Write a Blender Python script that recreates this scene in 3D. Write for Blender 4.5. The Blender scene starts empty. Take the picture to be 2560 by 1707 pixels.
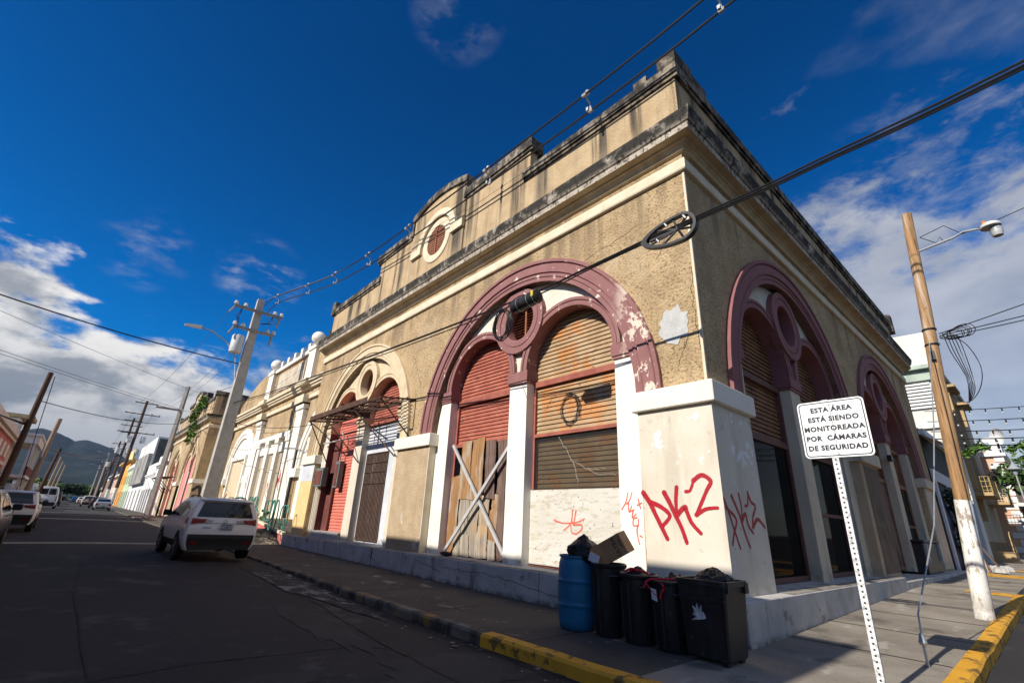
import bpy, bmesh, math, random
from mathutils import Vector, Matrix, noise
from mathutils.geometry import tessellate_polygon
S = bpy.context.scene
rad = math.radians
# ---------------------------------------------------------------- camera
cd = bpy.data.cameras.new("camera")
cd.sensor_width = 36.0
cd.lens = 16.359
cd.clip_start = 0.05
cd.clip_end = 20000
camera = bpy.data.objects.new("camera", cd)
S.collection.objects.link(camera)
CAM = Vector((-7.58, -3.55, 1.42))
yaw, pitch, roll = rad(48.966), rad(21.280), rad(-2.682)
fw = Vector((math.cos(yaw) * math.cos(pitch), math.sin(yaw) * math.cos(pitch), math.sin(pitch)))
rt = Vector((math.sin(yaw), -math.cos(yaw), 0))
dn = fw.cross(rt)
r2 = rt * math.cos(roll) + dn * math.sin(roll)
d2 = -rt * math.sin(roll) + dn * math.cos(roll)
mw = Matrix((r2, -d2, -fw)).transposed().to_4x4()
mw.translation = CAM
camera.matrix_world = mw
S.camera = camera
# ---------------------------------------------------------------- light
SUN_EL = rad(33.9)
LD = Vector((math.cos(SUN_EL), -0.018, -math.sin(SUN_EL))).normalized()   # travel direction of the sunlight
sl = bpy.data.lights.new("sun", 'SUN')
sl.energy = 5.0
sl.angle = rad(0.5)
sl.color = (1.0, 0.93, 0.82)
sun = bpy.data.objects.new("sun", sl)
S.collection.objects.link(sun)
sun.rotation_euler = LD.to_track_quat('-Z', 'Y').to_euler()
W = bpy.data.worlds.new("World")
S.world = W
W.use_nodes = True
S.view_settings.view_transform = 'Standard'
S.view_settings.look = 'None'
S.view_settings.gamma = 1
S.view_settings.exposure = 0.28
S.cycles.max_bounces = 5
S.cycles.diffuse_bounces = 3
S.cycles.glossy_bounces = 3
S.cycles.transparent_max_bounces = 12
S.cycles.caustics_reflective = False
S.cycles.caustics_refractive = False


def build_world():
    nt = W.node_tree
    N = nt.nodes
    L = nt.links
    for n in list(N):
        N.remove(n)
    out = N.new('ShaderNodeOutputWorld')
    bg = N.new('ShaderNodeBackground')
    bg.inputs[1].default_value = 0.062
    L.new(bg.outputs[0], out.inputs[0])
    sky = N.new('ShaderNodeTexSky')
    sky.sky_type = 'NISHITA'
    sky.sun_disc = False
    sky.sun_elevation = SUN_EL
    sky.sun_rotation = rad(271)
    sky.altitude = 50
    sky.air_density = 1.0
    sky.dust_density = 0.3
    sky.ozone_density = 3.5
    hs = N.new('ShaderNodeHueSaturation')
    hs.inputs['Saturation'].default_value = 1.62
    hs.inputs['Value'].default_value = 1.0
    hs.inputs['Hue'].default_value = 0.512
    L.new(sky.outputs[0], hs.inputs['Color'])
    tc = N.new('ShaderNodeTexCoord')

    def vm(op, a, b=None):
        n = N.new('ShaderNodeVectorMath')
        n.operation = op
        for i, q in ((0, a), (1, b)):
            if q is None:
                continue
            if hasattr(q, 'links'):
                L.new(q, n.inputs[i])
            else:
                n.inputs[i].default_value = q
        return n

    def mm(op, a, b=0.0, clamp=False):
        n = N.new('ShaderNodeMath')
        n.operation = op
        n.use_clamp = clamp
        for i, q in ((0, a), (1, b)):
            if hasattr(q, 'links'):
                L.new(q, n.inputs[i])
            else:
                n.inputs[i].default_value = q
        return n.outputs[0]

    def nz(sc, det, ro, vec, dist=0.0):
        n = N.new('ShaderNodeTexNoise')
        n.inputs['Scale'].default_value = sc
        n.inputs['Detail'].default_value = det
        n.inputs['Roughness'].default_value = ro
        n.inputs['Distortion'].default_value = dist
        L.new(vec, n.inputs['Vector'])
        return n.outputs['Fac']

    def ss(x, lo, hi):
        n = N.new('ShaderNodeMapRange')
        n.interpolation_type = 'SMOOTHSTEP'
        L.new(x, n.inputs['Value'])
        n.inputs['From Min'].default_value = lo
        n.inputs['From Max'].default_value = hi
        return n.outputs['Result']
    d = tc.outputs['Generated']
    nd = vm('NORMALIZE', d).outputs[0]
    sq = vm('MULTIPLY', nd, (1, 1, 2.1)).outputs[0]
    big = nz(3.6, 8, 0.52, sq, 0.0)
    fine = nz(12, 6, 0.55, sq, 0.15)
    shade = nz(6.5, 7, 0.55, vm('ADD', sq, (3.1, 1.7, 0.06)).outputs[0], 0.2)

    def dot(v):
        return vm('DOT_PRODUCT', nd, v).outputs['Value']

    def cone(v, lo, hi):
        vv = Vector(v).normalized()
        return ss(dot(tuple(vv)), lo, hi)
    b0 = mm('SUBTRACT', big, 0.5)
    f0 = mm('SUBTRACT', fine, 0.5)
    nsum = mm('ADD', mm('MULTIPLY', b0, 0.62), mm('MULTIPLY', f0, 0.22))
    # bank of cumulus low over the long street
    left = ss(mm('ADD', dot((-0.17, 0.29, -0.94)), mm('MULTIPLY', nsum, 0.95)), 0.030, 0.085)
    # thinner streaky cloud over the side street
    rgt = ss(mm('ADD', dot((0.57, 0.12, -0.81)), mm('ADD', mm('MULTIPLY', b0, 0.55), mm('MULTIPLY', mm('SUBTRACT', nz(9.0, 9, 0.62, vm('MULTIPLY', nd, (1.2, 1.2, 2.6)).outputs[0], 0.25), 0.5), 0.62))), -0.02, 0.20)
    rgt = mm('MULTIPLY', rgt, 0.8)
    # small detached wisps
    st = vm('MULTIPLY', nd, (2.0, 2.0, 5.0)).outputs[0]
    wn = nz(5.0, 8, 0.62, st, 0.15)
    wisp = None
    for v, lo, hi, am in (((0.15, 0.90, 0.41), 0.9965, 0.9997, 0.34), ((-0.02, 0.92, 0.40), 0.997, 0.9999, 0.2),
                          ((0.27, 0.49, 0.83), 0.9955, 0.9997, 0.16), ((0.84, -0.02, 0.54), 0.985, 0.999, 0.28),
                          ((0.82, -0.12, 0.60), 0.994, 0.9995, 0.3)):
        k = mm('MULTIPLY', mm('MULTIPLY', cone(v, lo, hi), ss(wn, 0.46, 0.68)), am)
        wisp = k if wisp is None else mm('MAXIMUM', wisp, k)
    south_fill = mm('MULTIPLY', ss(mm('ADD', dot((0.05, -0.94, 0.33)), mm('MULTIPLY', nsum, 1.1)), 0.28, 0.62), 0.40)  # out-of-view cloud added in the south to brighten the shaded facade
    cover = mm('MAXIMUM', mm('MAXIMUM', mm('MAXIMUM', left, rgt), wisp), south_fill, True)
    el = N.new('ShaderNodeSeparateXYZ')
    L.new(nd, el.inputs[0])
    # cloud brightness: lit tops, grey bellies, darker towards the mountains
    lum = mm('ADD', mm('MULTIPLY', ss(mm('ADD', shade, mm('MULTIPLY', f0, 0.55)), 0.38, 0.62), 0.72), 0.28)
    low = mm('ADD', mm('MULTIPLY', ss(el.outputs[2], 0.05, 0.30), 0.62), 0.38)
    side = ss(dot((0.94, -0.2, 0.2)), 0.3, 0.6)
    rl_ = mm('ADD', mm('MULTIPLY', shade, 0.7), 0.14)
    clum = mm('ADD', mm('MULTIPLY', mm('MULTIPLY', lum, low), mm('SUBTRACT', 1.0, side)), mm('MULTIPLY', rl_, side))
    clum = mm('MAXIMUM', clum, mm('MULTIPLY', south_fill, 0.9))
    cr = N.new('ShaderNodeMix')
    cr.data_type = 'RGBA'
    L.new(clum, cr.inputs['Factor'])
    cr.inputs[6].default_value = (1.5, 2.1, 3.1, 1)
    cr.inputs[7].default_value = (12.2, 12.0, 11.8, 1)
    mx = N.new('ShaderNodeMix')
    mx.data_type = 'RGBA'
    L.new(cover, mx.inputs['Factor'])
    grad = N.new('ShaderNodeMapRange')
    L.new(el.outputs[2], grad.inputs['Value'])
    for k_, v_ in (('From Min', .30), ('From Max', .75), ('To Min', 1.72), ('To Max', 1.2)):
        grad.inputs[k_].default_value = v_
    gsc = N.new('ShaderNodeVectorMath')
    gsc.operation = 'SCALE'
    L.new(hs.outputs[0], gsc.inputs[0])
    L.new(grad.outputs[0], gsc.inputs['Scale'])
    L.new(gsc.outputs[0], mx.inputs[6])
    L.new(cr.outputs[2], mx.inputs[7])
    L.new(mx.outputs[2], bg.inputs[0])


build_world()
# ---------------------------------------------------------------- helpers


def sm(a, b, x):
    t = max(0.0, min(1.0, (x - a) / (b - a)))
    return t * t * (3 - 2 * t)


def gz(x, y):      # pavement level
    gy = 0.0085 * max(0.0, y - 4) * sm(0, 12, y)
    gx = 0.0265 * max(0.0, min(x, 9.5)) + 0.010 * max(0.0, min(x, 90) - 9.5)
    return gy + gx


def gs(x, y):      # road level
    crown = 0.05 * max(0.0, 1 - ((x + 6.6) / 3.6) ** 2) if y > -1 else 0
    return gz(x, y) - 0.15 + 0.09 * sm(3, 13, y) + crown * sm(-1, 5, y)


class MB:
    def __init__(s, m=None):
        s.v = []
        s.f = []
        s.m = m

    def add(s, vs, fs):
        o = len(s.v)
        s.v += [tuple(s.m(*p)) if s.m else tuple(p) for p in vs]
        s.f += [tuple(i + o for i in f) for f in fs]
        return s

    def box(s, x0, x1, y0, y1, z0, z1):
        v = [(x0, y0, z0), (x1, y0, z0), (x1, y1, z0), (x0, y1, z0), (x0, y0, z1), (x1, y0, z1), (x1, y1, z1), (x0, y1, z1)]
        return s.add(v, [(3, 2, 1, 0), (4, 5, 6, 7), (0, 1, 5, 4), (1, 2, 6, 5), (2, 3, 7, 6), (3, 0, 4, 7)])

    def obox(s, c, sx, sy, sz, rot):      # oriented box, centre c, rot = 3x3
        v = []
        for k in range(8):
            p = Vector(((-1, 1)[k & 1] * sx / 2, (-1, 1)[(k >> 1) & 1] * sy / 2, (-1, 1)[(k >> 2) & 1] * sz / 2))
            v.append(tuple(Vector(c) + rot @ p))
        return s.add(v, [(0, 2, 3, 1), (4, 5, 7, 6), (0, 1, 5, 4), (2, 6, 7, 3), (0, 4, 6, 2), (1, 3, 7, 5)])

    def prism(s, poly, w0, w1, holes=()):      # poly in (u, z); thickness along w; mesh coords (u, w, z)
        loops = [list(poly)] + [list(h) for h in holes]
        tri = tessellate_polygon([[Vector((p[0], p[1], 0)) for p in l] for l in loops])
        flat = [p for l in loops for p in l]
        n = len(flat)
        v = [(p[0], w1, p[1]) for p in flat] + [(p[0], w0, p[1]) for p in flat]
        f = [tuple(t) for t in tri] + [tuple(i + n for i in reversed(t)) for t in tri]
        o = 0
        for l in loops:
            k = len(l)
            for i in range(k):
                a, b = o + i, o + (i + 1) % k
                f.append((a, b, b + n, a + n))
            o += k
        return s.add(v, f)

    def arc(s, c, prof, a0, a1, n=32):      # sweep (r, w) profile about (u, z)
        v = []
        k = len(prof)
        for i in range(n + 1):
            a = rad(a0 + (a1 - a0) * i / n)
            for r, w in prof:
                v.append((c[0] + r * math.cos(a), w, c[1] + r * math.sin(a)))
        f = []
        full = abs(a1 - a0) >= 359.9
        for i in range(n):
            for j in range(k - 1):
                f.append((i * k + j, i * k + j + 1, (i + 1) * k + j + 1, (i + 1) * k + j))
        if not full:
            f.append(tuple(range(k)))
            f.append(tuple(n * k + j for j in reversed(range(k))))
        return s.add(v, f)

    def tube(s, pts, r, n=6, cap=True):
        pts = [Vector(p) for p in pts]
        v = []
        R = r if isinstance(r, (list, tuple)) else [r] * len(pts)
        for i, p in enumerate(pts):
            t = (pts[min(i + 1, len(pts) - 1)] - pts[max(i - 1, 0)]).normalized()
            a = t.cross(Vector((0, 0, 1)))
            if a.length < 1e-3:
                a = t.cross(Vector((1, 0, 0)))
            a.normalize()
            b = a.cross(t)
            for k in range(n):
                q = 2 * math.pi * k / n
                v.append(tuple(p + (a * math.cos(q) + b * math.sin(q)) * R[i]))
        f = []
        for i in range(len(pts) - 1):
            for k in range(n):
                f.append((i * n + k, i * n + (k + 1) % n, (i + 1) * n + (k + 1) % n, (i + 1) * n + k))
        if cap:
            f.append(tuple(range(n)))
            f.append(tuple((len(pts) - 1) * n + k for k in range(n)))
        return s.add(v, f)

    def lathe(s, prof, n=24, c=(0, 0, 0), sx=1.0, sy=1.0):      # (r, z) about z
        v = []
        for r, z in prof:
            for k in range(n):
                a = 2 * math.pi * k / n
                v.append((c[0] + r * math.cos(a) * sx, c[1] + r * math.sin(a) * sy, c[2] + z))
        f = []
        for i in range(len(prof) - 1):
            for k in range(n):
                f.append((i * n + k, i * n + (k + 1) % n, (i + 1) * n + (k + 1) % n, (i + 1) * n + k))
        f.append(tuple(range(n)))
        f.append(tuple((len(prof) - 1) * n + k for k in range(n)))
        return s.add(v, f)

    def build(s, name, mat=None, parent=None, smooth=False, bevel=0.0):
        me = bpy.data.meshes.new(name)
        me.from_pydata(s.v, [], s.f)
        bm = bmesh.new()
        bm.from_mesh(me)
        bmesh.ops.recalc_face_normals(bm, faces=bm.faces)
        if bevel:
            bmesh.ops.bevel(bm, geom=[e for e in bm.edges if len(e.link_faces) == 2 and e.calc_face_angle(0) > 0.6],
                            offset=bevel, segments=1, affect='EDGES')
        bm.to_mesh(me)
        bm.free()
        if mat:
            me.materials.append(mat)
        if smooth:
            for p in me.polygons:
                p.use_smooth = True
            me.update()
            if smooth != 'all' and hasattr(me, 'set_sharp_from_angle'):
                me.set_sharp_from_angle(angle=rad(40))
        o = bpy.data.objects.new(name, me)
        S.collection.objects.link(o)
        if parent:
            o.parent = parent
            o.matrix_parent_inverse = parent_inv(parent)
        return o


def world_of(o):
    if o.parent:
        return world_of(o.parent) @ o.matrix_parent_inverse @ o.matrix_basis
    return o.matrix_basis.copy()


def parent_inv(p):
    return world_of(p).inverted()


def tag(o, label, cat, group=None, kind=None):
    if label:
        o['label'] = label
    if cat:
        o['category'] = cat
    if group:
        o['group'] = group
    if kind:
        o['kind'] = kind
    return o


def thing(name, label, cat, loc=(0, 0, 0), group=None, rz=0.0):
    o = bpy.data.objects.new(name, None)
    o.empty_display_size = 0.2
    S.collection.objects.link(o)
    o.location = loc
    o.rotation_euler = (0, 0, rz)
    return tag(o, label, cat, group)


def copy_tree(o, parent=None):
    c = o.copy()
    S.collection.objects.link(c)
    if parent:
        c.parent = parent
    for ch in list(o.children):
        copy_tree(ch, c)
    return c


def struct(o):
    o['kind'] = 'structure'
    return o


def text_mesh(body, size, mat, name, parent, org, ux, uz, bold=0.0, thick=0.002, align='CENTER', space=1.0):
    cu = bpy.data.curves.new(name, 'FONT')
    cu.body = body
    cu.size = size
    cu.align_x = align
    cu.align_y = 'CENTER'
    cu.offset = bold
    cu.space_character = space
    cu.extrude = thick
    cu.resolution_u = 3
    tmp = bpy.data.objects.new("t", cu)
    S.collection.objects.link(tmp)
    dg = bpy.context.evaluated_depsgraph_get()
    dg.update()
    me = bpy.data.meshes.new_from_object(tmp.evaluated_get(dg))
    bpy.data.objects.remove(tmp)
    ux, uz = Vector(ux).normalized(), Vector(uz).normalized()
    un = ux.cross(uz)
    mt = Matrix((ux, uz, un)).transposed().to_4x4()
    mt.translation = Vector(org)
    me.transform(mt)
    me.materials.clear()
    me.materials.append(mat)
    me.name = name
    o = bpy.data.objects.new(name, me)
    S.collection.objects.link(o)
    o.parent = parent
    o.matrix_parent_inverse = parent_inv(parent)
    return o


# ---------------------------------------------------------------- materials
def mat(name, c1, c2=None, sc=2.0, rough=0.85, bump=0.0, bsc=40.0, bdist=0.02, layers=(), metal=0.0, spec=0.4, stretch=(1, 1, 1), coat=0.0, obj=False):
    m = bpy.data.materials.new(name)
    m.use_nodes = True
    nt = m.node_tree
    N, L = nt.nodes, nt.links
    bs = N['Principled BSDF']
    bs.inputs['Roughness'].default_value = rough
    bs.inputs['Metallic'].default_value = metal
    bs.inputs['Specular IOR Level'].default_value = spec
    if coat:
        bs.inputs['Coat Weight'].default_value = coat
        bs.inputs['Coat Roughness'].default_value = 0.05
    if obj:
        tc = N.new('ShaderNodeTexCoord')
        pos = tc.outputs['Object']
    else:
        g = N.new('ShaderNodeNewGeometry')
        pos = g.outputs['Position']

    def nz(scale, det=5, st=(1, 1, 1), ro=0.6, off=0.0):
        mp = N.new('ShaderNodeMapping')
        mp.inputs['Scale'].default_value = st
        mp.inputs['Location'].default_value = (off, off * 1.7, off * 0.6)
        L.new(pos, mp.inputs['Vector'])
        n = N.new('ShaderNodeTexNoise')
        n.inputs['Scale'].default_value = scale
        n.inputs['Detail'].default_value = det
        n.inputs['Roughness'].default_value = ro
        L.new(mp.outputs[0], n.inputs['Vector'])
        return n.outputs['Fac']

    def rng(x, a, b, smooth=True):
        n = N.new('ShaderNodeMapRange')
        if smooth:
            n.interpolation_type = 'SMOOTHSTEP'
        n.inputs['From Min'].default_value = a
        n.inputs['From Max'].default_value = b
        L.new(x, n.inputs['Value'])
        return n.outputs['Result']

    def mul(a, b):
        n = N.new('ShaderNodeMath')
        n.operation = 'MULTIPLY'
        for i, q in ((0, a), (1, b)):
            if hasattr(q, 'links'):
                L.new(q, n.inputs[i])
            else:
                n.inputs[i].default_value = q
        return n.outputs[0]
    c2 = c2 or tuple(x * 0.78 for x in c1)
    mx = N.new('ShaderNodeMix')
    mx.data_type = 'RGBA'
    L.new(rng(nz(sc, 6, stretch), 0.3, 0.7), mx.inputs['Factor'])
    mx.inputs[6].default_value = (*c1, 1)
    mx.inputs[7].default_value = (*c2, 1)
    cur = mx.outputs[2]
    sepn = None
    for i, ly in enumerate(layers):
        fac = rng(nz(ly.get('sc', 3), ly.get('det', 6), ly.get('st', (1, 1, 1)), ly.get('ro', 0.62), 3.7 * (i + 1) + ly.get('off', 0)), ly['lo'], ly['hi'])
        if 'am' in ly:
            fac = mul(fac, ly['am'])
        for ax in 'xyz':      # stains keep to a band of the thing
            if ax in ly:
                if sepn is None:
                    sepn = N.new('ShaderNodeSeparateXYZ')
                    L.new(pos, sepn.inputs[0])
                a, b = ly[ax]
                fac = mul(fac, rng(sepn.outputs['XYZ'.index(ax.upper())], a, b))
        m2 = N.new('ShaderNodeMix')
        m2.data_type = 'RGBA'
        L.new(fac, m2.inputs['Factor'])
        L.new(cur, m2.inputs[6])
        m2.inputs[7].default_value = (*ly['c'], 1)
        cur = m2.outputs[2]
    L.new(cur, bs.inputs['Base Color'])
    if bump:
        bp = N.new('ShaderNodeBump')
        bp.inputs['Strength'].default_value = bump
        bp.inputs['Distance'].default_value = bdist
        L.new(nz(bsc, 4, stretch), bp.inputs['Height'])
        L.new(bp.outputs[0], bs.inputs['Normal'])
    return m


def glass_mat(name, tint=(0.02, 0.025, 0.03), alpha=0.45, ior=1.33):
    m = bpy.data.materials.new(name)
    m.use_nodes = True
    N, L = m.node_tree.nodes, m.node_tree.links
    for n in list(N):
        N.remove(n)
    out = N.new('ShaderNodeOutputMaterial')
    tr = N.new('ShaderNodeBsdfTransparent')
    tr.inputs[0].default_value = (0.80, 0.80, 0.79, 1)
    df = N.new('ShaderNodeBsdfDiffuse')
    df.inputs[0].default_value = (*tint, 1)
    m1 = N.new('ShaderNodeMixShader')
    m1.inputs[0].default_value = alpha
    L.new(tr.outputs[0], m1.inputs[1])
    L.new(df.outputs[0], m1.inputs[2])
    gl = N.new('ShaderNodeBsdfGlossy')
    gl.inputs['Roughness'].default_value = 0.04
    gl.inputs[0].default_value = (0.7, 0.7, 0.7, 1)
    fr = N.new('ShaderNodeFresnel')
    fr.inputs[0].default_value = ior
    m2 = N.new('ShaderNodeMixShader')
    L.new(fr.outputs[0], m2.inputs[0])
    L.new(m1.outputs[0], m2.inputs[1])
    L.new(gl.outputs[0], m2.inputs[2])
    L.new(m2.outputs[0], out.inputs[0])
    return m


def emit(m, col, st):
    b = m.node_tree.nodes['Principled BSDF']
    b.inputs['Emission Color'].default_value = (*col, 1)
    b.inputs['Emission Strength'].default_value = st
    return m


DK = (0.03, 0.026, 0.022)
M = {}
M['stucco'] = mat('tan_stucco', (0.585, 0.43, 0.245), (0.43, 0.305, 0.165), 1.3, 0.95, 1.0, 20, 0.06, [
    dict(c=(0.56, 0.42, 0.25), sc=9, lo=0.5, hi=0.72, am=0.55),
    dict(c=(0.17, 0.11, 0.06), sc=17, lo=0.52, hi=0.66, am=0.8), dict(c=(0.16, 0.105, 0.06), sc=7, lo=0.56, hi=0.70, am=0.5, det=9),
    dict(c=(0.55, 0.53, 0.5), sc=1.1, lo=0.66, hi=0.69, am=0.5, det=9, z=(6.0, 3.6)),
    dict(c=(0.17, 0.12, 0.075), sc=1.6, st=(1, 1, 0.10), lo=0.47, hi=0.64, am=0.75, z=(6.2, 8.5)),
    dict(c=(0.25, 0.18, 0.11), sc=2.0, st=(1, 1, 0.35), lo=0.5, hi=0.66, am=0.6, z=(5.2, 3.9)),
    dict(c=(0.33, 0.235, 0.14), sc=0.45, lo=0.5, hi=0.64, am=0.5, det=8),
    dict(c=(0.57, 0.45, 0.30), sc=0.7, lo=0.55, hi=0.66, am=0.5, det=8)])
M['stucco_parapet'] = mat('weathered_parapet_stucco', (0.56, 0.42, 0.25), (0.44, 0.315, 0.18), 1.5, 0.95, 0.9, 24, 0.04, [
    dict(c=(0.24, 0.16, 0.08), sc=26, lo=0.57, hi=0.72, am=0.6),
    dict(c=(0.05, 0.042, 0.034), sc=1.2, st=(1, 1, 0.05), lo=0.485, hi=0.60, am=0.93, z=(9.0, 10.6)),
    dict(c=(0.3, 0.24, 0.17), sc=3.0, st=(1, 1, 0.08), lo=0.5, hi=0.7, am=0.5)])
M['coping'] = mat('sooty_coping', (0.33, 0.28, 0.21), (0.18, 0.15, 0.12), 3, 0.95, 0.6, 25, 0.03, [
    dict(c=(0.025, 0.022, 0.019), sc=2.2, lo=0.40, hi=0.58, am=0.93, det=9),
    dict(c=(0.02, 0.018, 0.016), sc=7, st=(1, 1, 0.3), lo=0.5, hi=0.6, am=0.8)])
M['cornice'] = mat('stained_cornice', (0.55, 0.44, 0.29), (0.44, 0.33, 0.2), 2, 0.9, 0.4, 30, 0.02, [
    dict(c=(0.32, 0.22, 0.12), sc=2, st=(1, 1, 0.3), lo=0.45, hi=0.7, am=0.6)])
M['cornice_edge'] = mat('blackened_cornice_edge', (0.52, 0.46, 0.38), (0.34, 0.29, 0.23), 3, 0.95, 0.7, 22, 0.03, [
    dict(c=(0.03, 0.027, 0.023), sc=9, st=(1, 1, 0.6), lo=0.50, hi=0.60, am=0.9, det=10, ro=0.72),
    dict(c=(0.02, 0.018, 0.016), sc=2.5, lo=0.30, hi=0.52, am=0.95, det=9, z=(9.2, 9.33))])
M['cornice_shade'] = mat('blackened_shaded_cornice', (0.2, 0.17, 0.14), (0.1, 0.09, 0.08), 3, 0.95, 0.7, 22, 0.03, [  # darker cornice copy: side shade put into the base colour, blackening on top
    dict(c=(0.022, 0.02, 0.018), sc=2.5, lo=0.38, hi=0.56, am=0.95, det=9)])
M['band'] = mat('cream_band', (0.70, 0.62, 0.47), (0.60, 0.51, 0.36), 2.5, 0.85, 0.15, 30, 0.01, [
    dict(c=(0.42, 0.35, 0.25), sc=3, st=(1, 1, 0.3), lo=0.55, hi=0.75, am=0.5)])
M['maroon'] = mat('maroon_paint', (0.27, 0.125, 0.118), (0.235, 0.102, 0.098), 2.2, 0.75, 0.2, 40, 0.01, [
    dict(c=(0.72, 0.62, 0.52), sc=5, lo=0.635, hi=0.65, am=0.9, det=9),
    dict(c=(0.75, 0.64, 0.53), sc=1.6, lo=0.5, hi=0.515, am=0.95, det=10, ro=0.7, y=(2.0, 1.2)),
    dict(c=(0.20, 0.09, 0.09), sc=4, st=(1, 1, 0.2), lo=0.55, hi=0.7, am=0.5)])
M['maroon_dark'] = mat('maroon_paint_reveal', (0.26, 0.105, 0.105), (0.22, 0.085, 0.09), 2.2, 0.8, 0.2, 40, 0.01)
M['beige'] = mat('beige_paint', (0.66, 0.55, 0.38), (0.55, 0.44, 0.28), 2.2, 0.8, 0.2, 35, 0.01, [
    dict(c=(0.42, 0.33, 0.22), sc=3, st=(1, 1, 0.2), lo=0.55, hi=0.75, am=0.5)])
M['white_stucco'] = mat('white_stucco', (0.76, 0.72, 0.62), (0.68, 0.63, 0.52), 3, 0.95, 0.9, 38, 0.03)
M['white_paint'] = mat('white_pier_paint', (0.80, 0.775, 0.71), (0.75, 0.715, 0.63), 1.5, 0.7, 0.12, 25, 0.01, [
    dict(c=(0.42, 0.38, 0.3), sc=14, lo=0.68, hi=0.72, am=0.7),
    dict(c=(0.35, 0.32, 0.27), sc=3, lo=0.42, hi=0.62, am=0.75, z=(0.95, 0.5))])
M['cream'] = mat('cream_pier_paint', (0.66, 0.605, 0.51), (0.59, 0.53, 0.43), 1.4, 0.7, 0.18, 20, 0.012, [
    dict(c=(0.47, 0.42, 0.33), sc=2.2, st=(1, 1, 0.16), lo=0.5, hi=0.68, am=0.6),
    dict(c=(0.30, 0.27, 0.22), sc=3.5, st=(1, 1, .5), lo=0.60, hi=0.68, am=0.7, det=9, z=(2.4, 3.3)),
    dict(c=(0.74, 0.75, 0.77), sc=2.4, lo=0.585, hi=0.60, am=0.9, det=9, z=(2.35, 2.7)),
    dict(c=(0.25, 0.22, 0.18), sc=9, lo=0.66, hi=0.7, am=0.7),
    dict(c=(0.4, 0.36, 0.3), sc=4, lo=0.45, hi=0.62, am=0.7, z=(0.9, 0.5))])
M['cream_shade'] = mat('shaded_pier_paint', (0.60, 0.52, 0.39), (0.50, 0.43, 0.32), 1.4, 0.75, 0.18, 20, 0.012, [  # darker copy of the cream, shade of the side facade put into the colour
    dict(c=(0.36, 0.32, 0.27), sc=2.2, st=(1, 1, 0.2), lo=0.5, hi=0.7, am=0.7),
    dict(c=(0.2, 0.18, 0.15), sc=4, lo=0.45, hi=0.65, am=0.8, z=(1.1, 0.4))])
M['cap'] = mat('white_cap_paint', (0.80, 0.755, 0.66), (0.75, 0.69, 0.58), 2, 0.75, 0.12, 25, 0.01)
M['tanped'] = mat('pedestal_stucco', (0.50, 0.385, 0.255), (0.40, 0.30, 0.19), 2, 0.95, 0.9, 26, 0.03, [
    dict(c=(0.25, 0.18, 0.1), sc=28, lo=0.56, hi=0.72, am=0.7),
    dict(c=(0.66, 0.6, 0.52), sc=2, lo=0.64, hi=0.66, am=0.8, det=8, z=(1.7, 1.3))])
M['ochre'] = mat('ochre_paint', (0.76, 0.55, 0.27), (0.70, 0.48, 0.22), 2, 0.8, 0.1, 20, 0.01, [dict(c=(0.3, 0.25, 0.18), sc=12, lo=0.68, hi=0.71, am=0.8)])
M['plinth'] = mat('grey_plinth', (0.52, 0.50, 0.475), (0.38, 0.365, 0.345), 2.2, 0.9, 0.4, 18, 0.02, [
    dict(c=(0.09, 0.08, 0.07), sc=1.7, st=(1, 1, 0.35), lo=0.56, hi=0.70, am=0.65, det=9),
    dict(c=(0.20, 0.13, 0.08), sc=3, lo=0.6, hi=0.66, am=0.7, det=9),
    dict(c=(0.62, 0.6, 0.57), sc=3, lo=0.6, hi=0.7, am=0.5),
    dict(c=(0.05, 0.045, 0.035), sc=4, lo=0.35, hi=0.6, am=0.8, z=(0.13, 0.0))])
M['plinth_top'] = mat('grimy_plinth_top', (0.33, 0.30, 0.26), (0.2, 0.18, 0.15), 3, 0.95, 0.5, 20, 0.02, [dict(c=(0.07, 0.06, 0.045), sc=2.5, lo=0.45, hi=0.65, am=0.8)])
M['shutter_tan'] = mat('rusty_tan_slats', (0.44, 0.315, 0.185), (0.33, 0.22, 0.12), 2, 0.7, 0.2, 50, 0.005, [
    dict(c=(0.48, 0.19, 0.045), sc=1.8, lo=0.48, hi=0.62, am=0.75, det=8),
    dict(c=(0.12, 0.05, 0.035), sc=5, st=(1, 1, 3), lo=0.62, hi=0.67, am=0.85, det=8)])
M['shutter_red'] = mat('red_slats', (0.40, 0.125, 0.08), (0.30, 0.08, 0.052), 2, 0.65, 0.15, 50, 0.005, [
    dict(c=(0.13, 0.045, 0.035), sc=3, st=(1, 1, 3), lo=0.6, hi=0.67, am=0.8, det=8),
    dict(c=(0.5, 0.2, 0.12), sc=2, lo=0.52, hi=0.7, am=0.5)])
M['shutter_brown'] = mat('brown_slats', (0.27, 0.13, 0.055), (0.17, 0.08, 0.035), 2, 0.7, 0.2, 50, 0.005, [dict(c=(0.07, 0.035, 0.02), sc=4, lo=0.5, hi=0.65, am=0.7)])
M['rollup'] = mat('salmon_rollup_door', (0.62, 0.19, 0.14), (0.56, 0.15, 0.11), 2, 0.6, 0.1, 30, 0.005, [dict(c=(0.2, 0.06, 0.05), sc=6, lo=0.64, hi=0.7, am=0.6)])
M['brown_frame'] = mat('brown_window_frame', (0.15, 0.06, 0.045), (0.10, 0.04, 0.032), 4, 0.7, 0.2, 30, 0.005)
M['redwood'] = mat('red_frame', (0.36, 0.115, 0.075), (0.25, 0.07, 0.05), 4, 0.7, 0.2, 30, 0.005)
M['dark_red'] = mat('dark_red_reveal', (0.16, 0.05, 0.042), (0.11, 0.035, 0.03), 2, 0.7, 0.2, 20, 0.01, [dict(c=(0.3, 0.1, 0.04), sc=3, lo=0.6, hi=0.66, am=0.6)])
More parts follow.
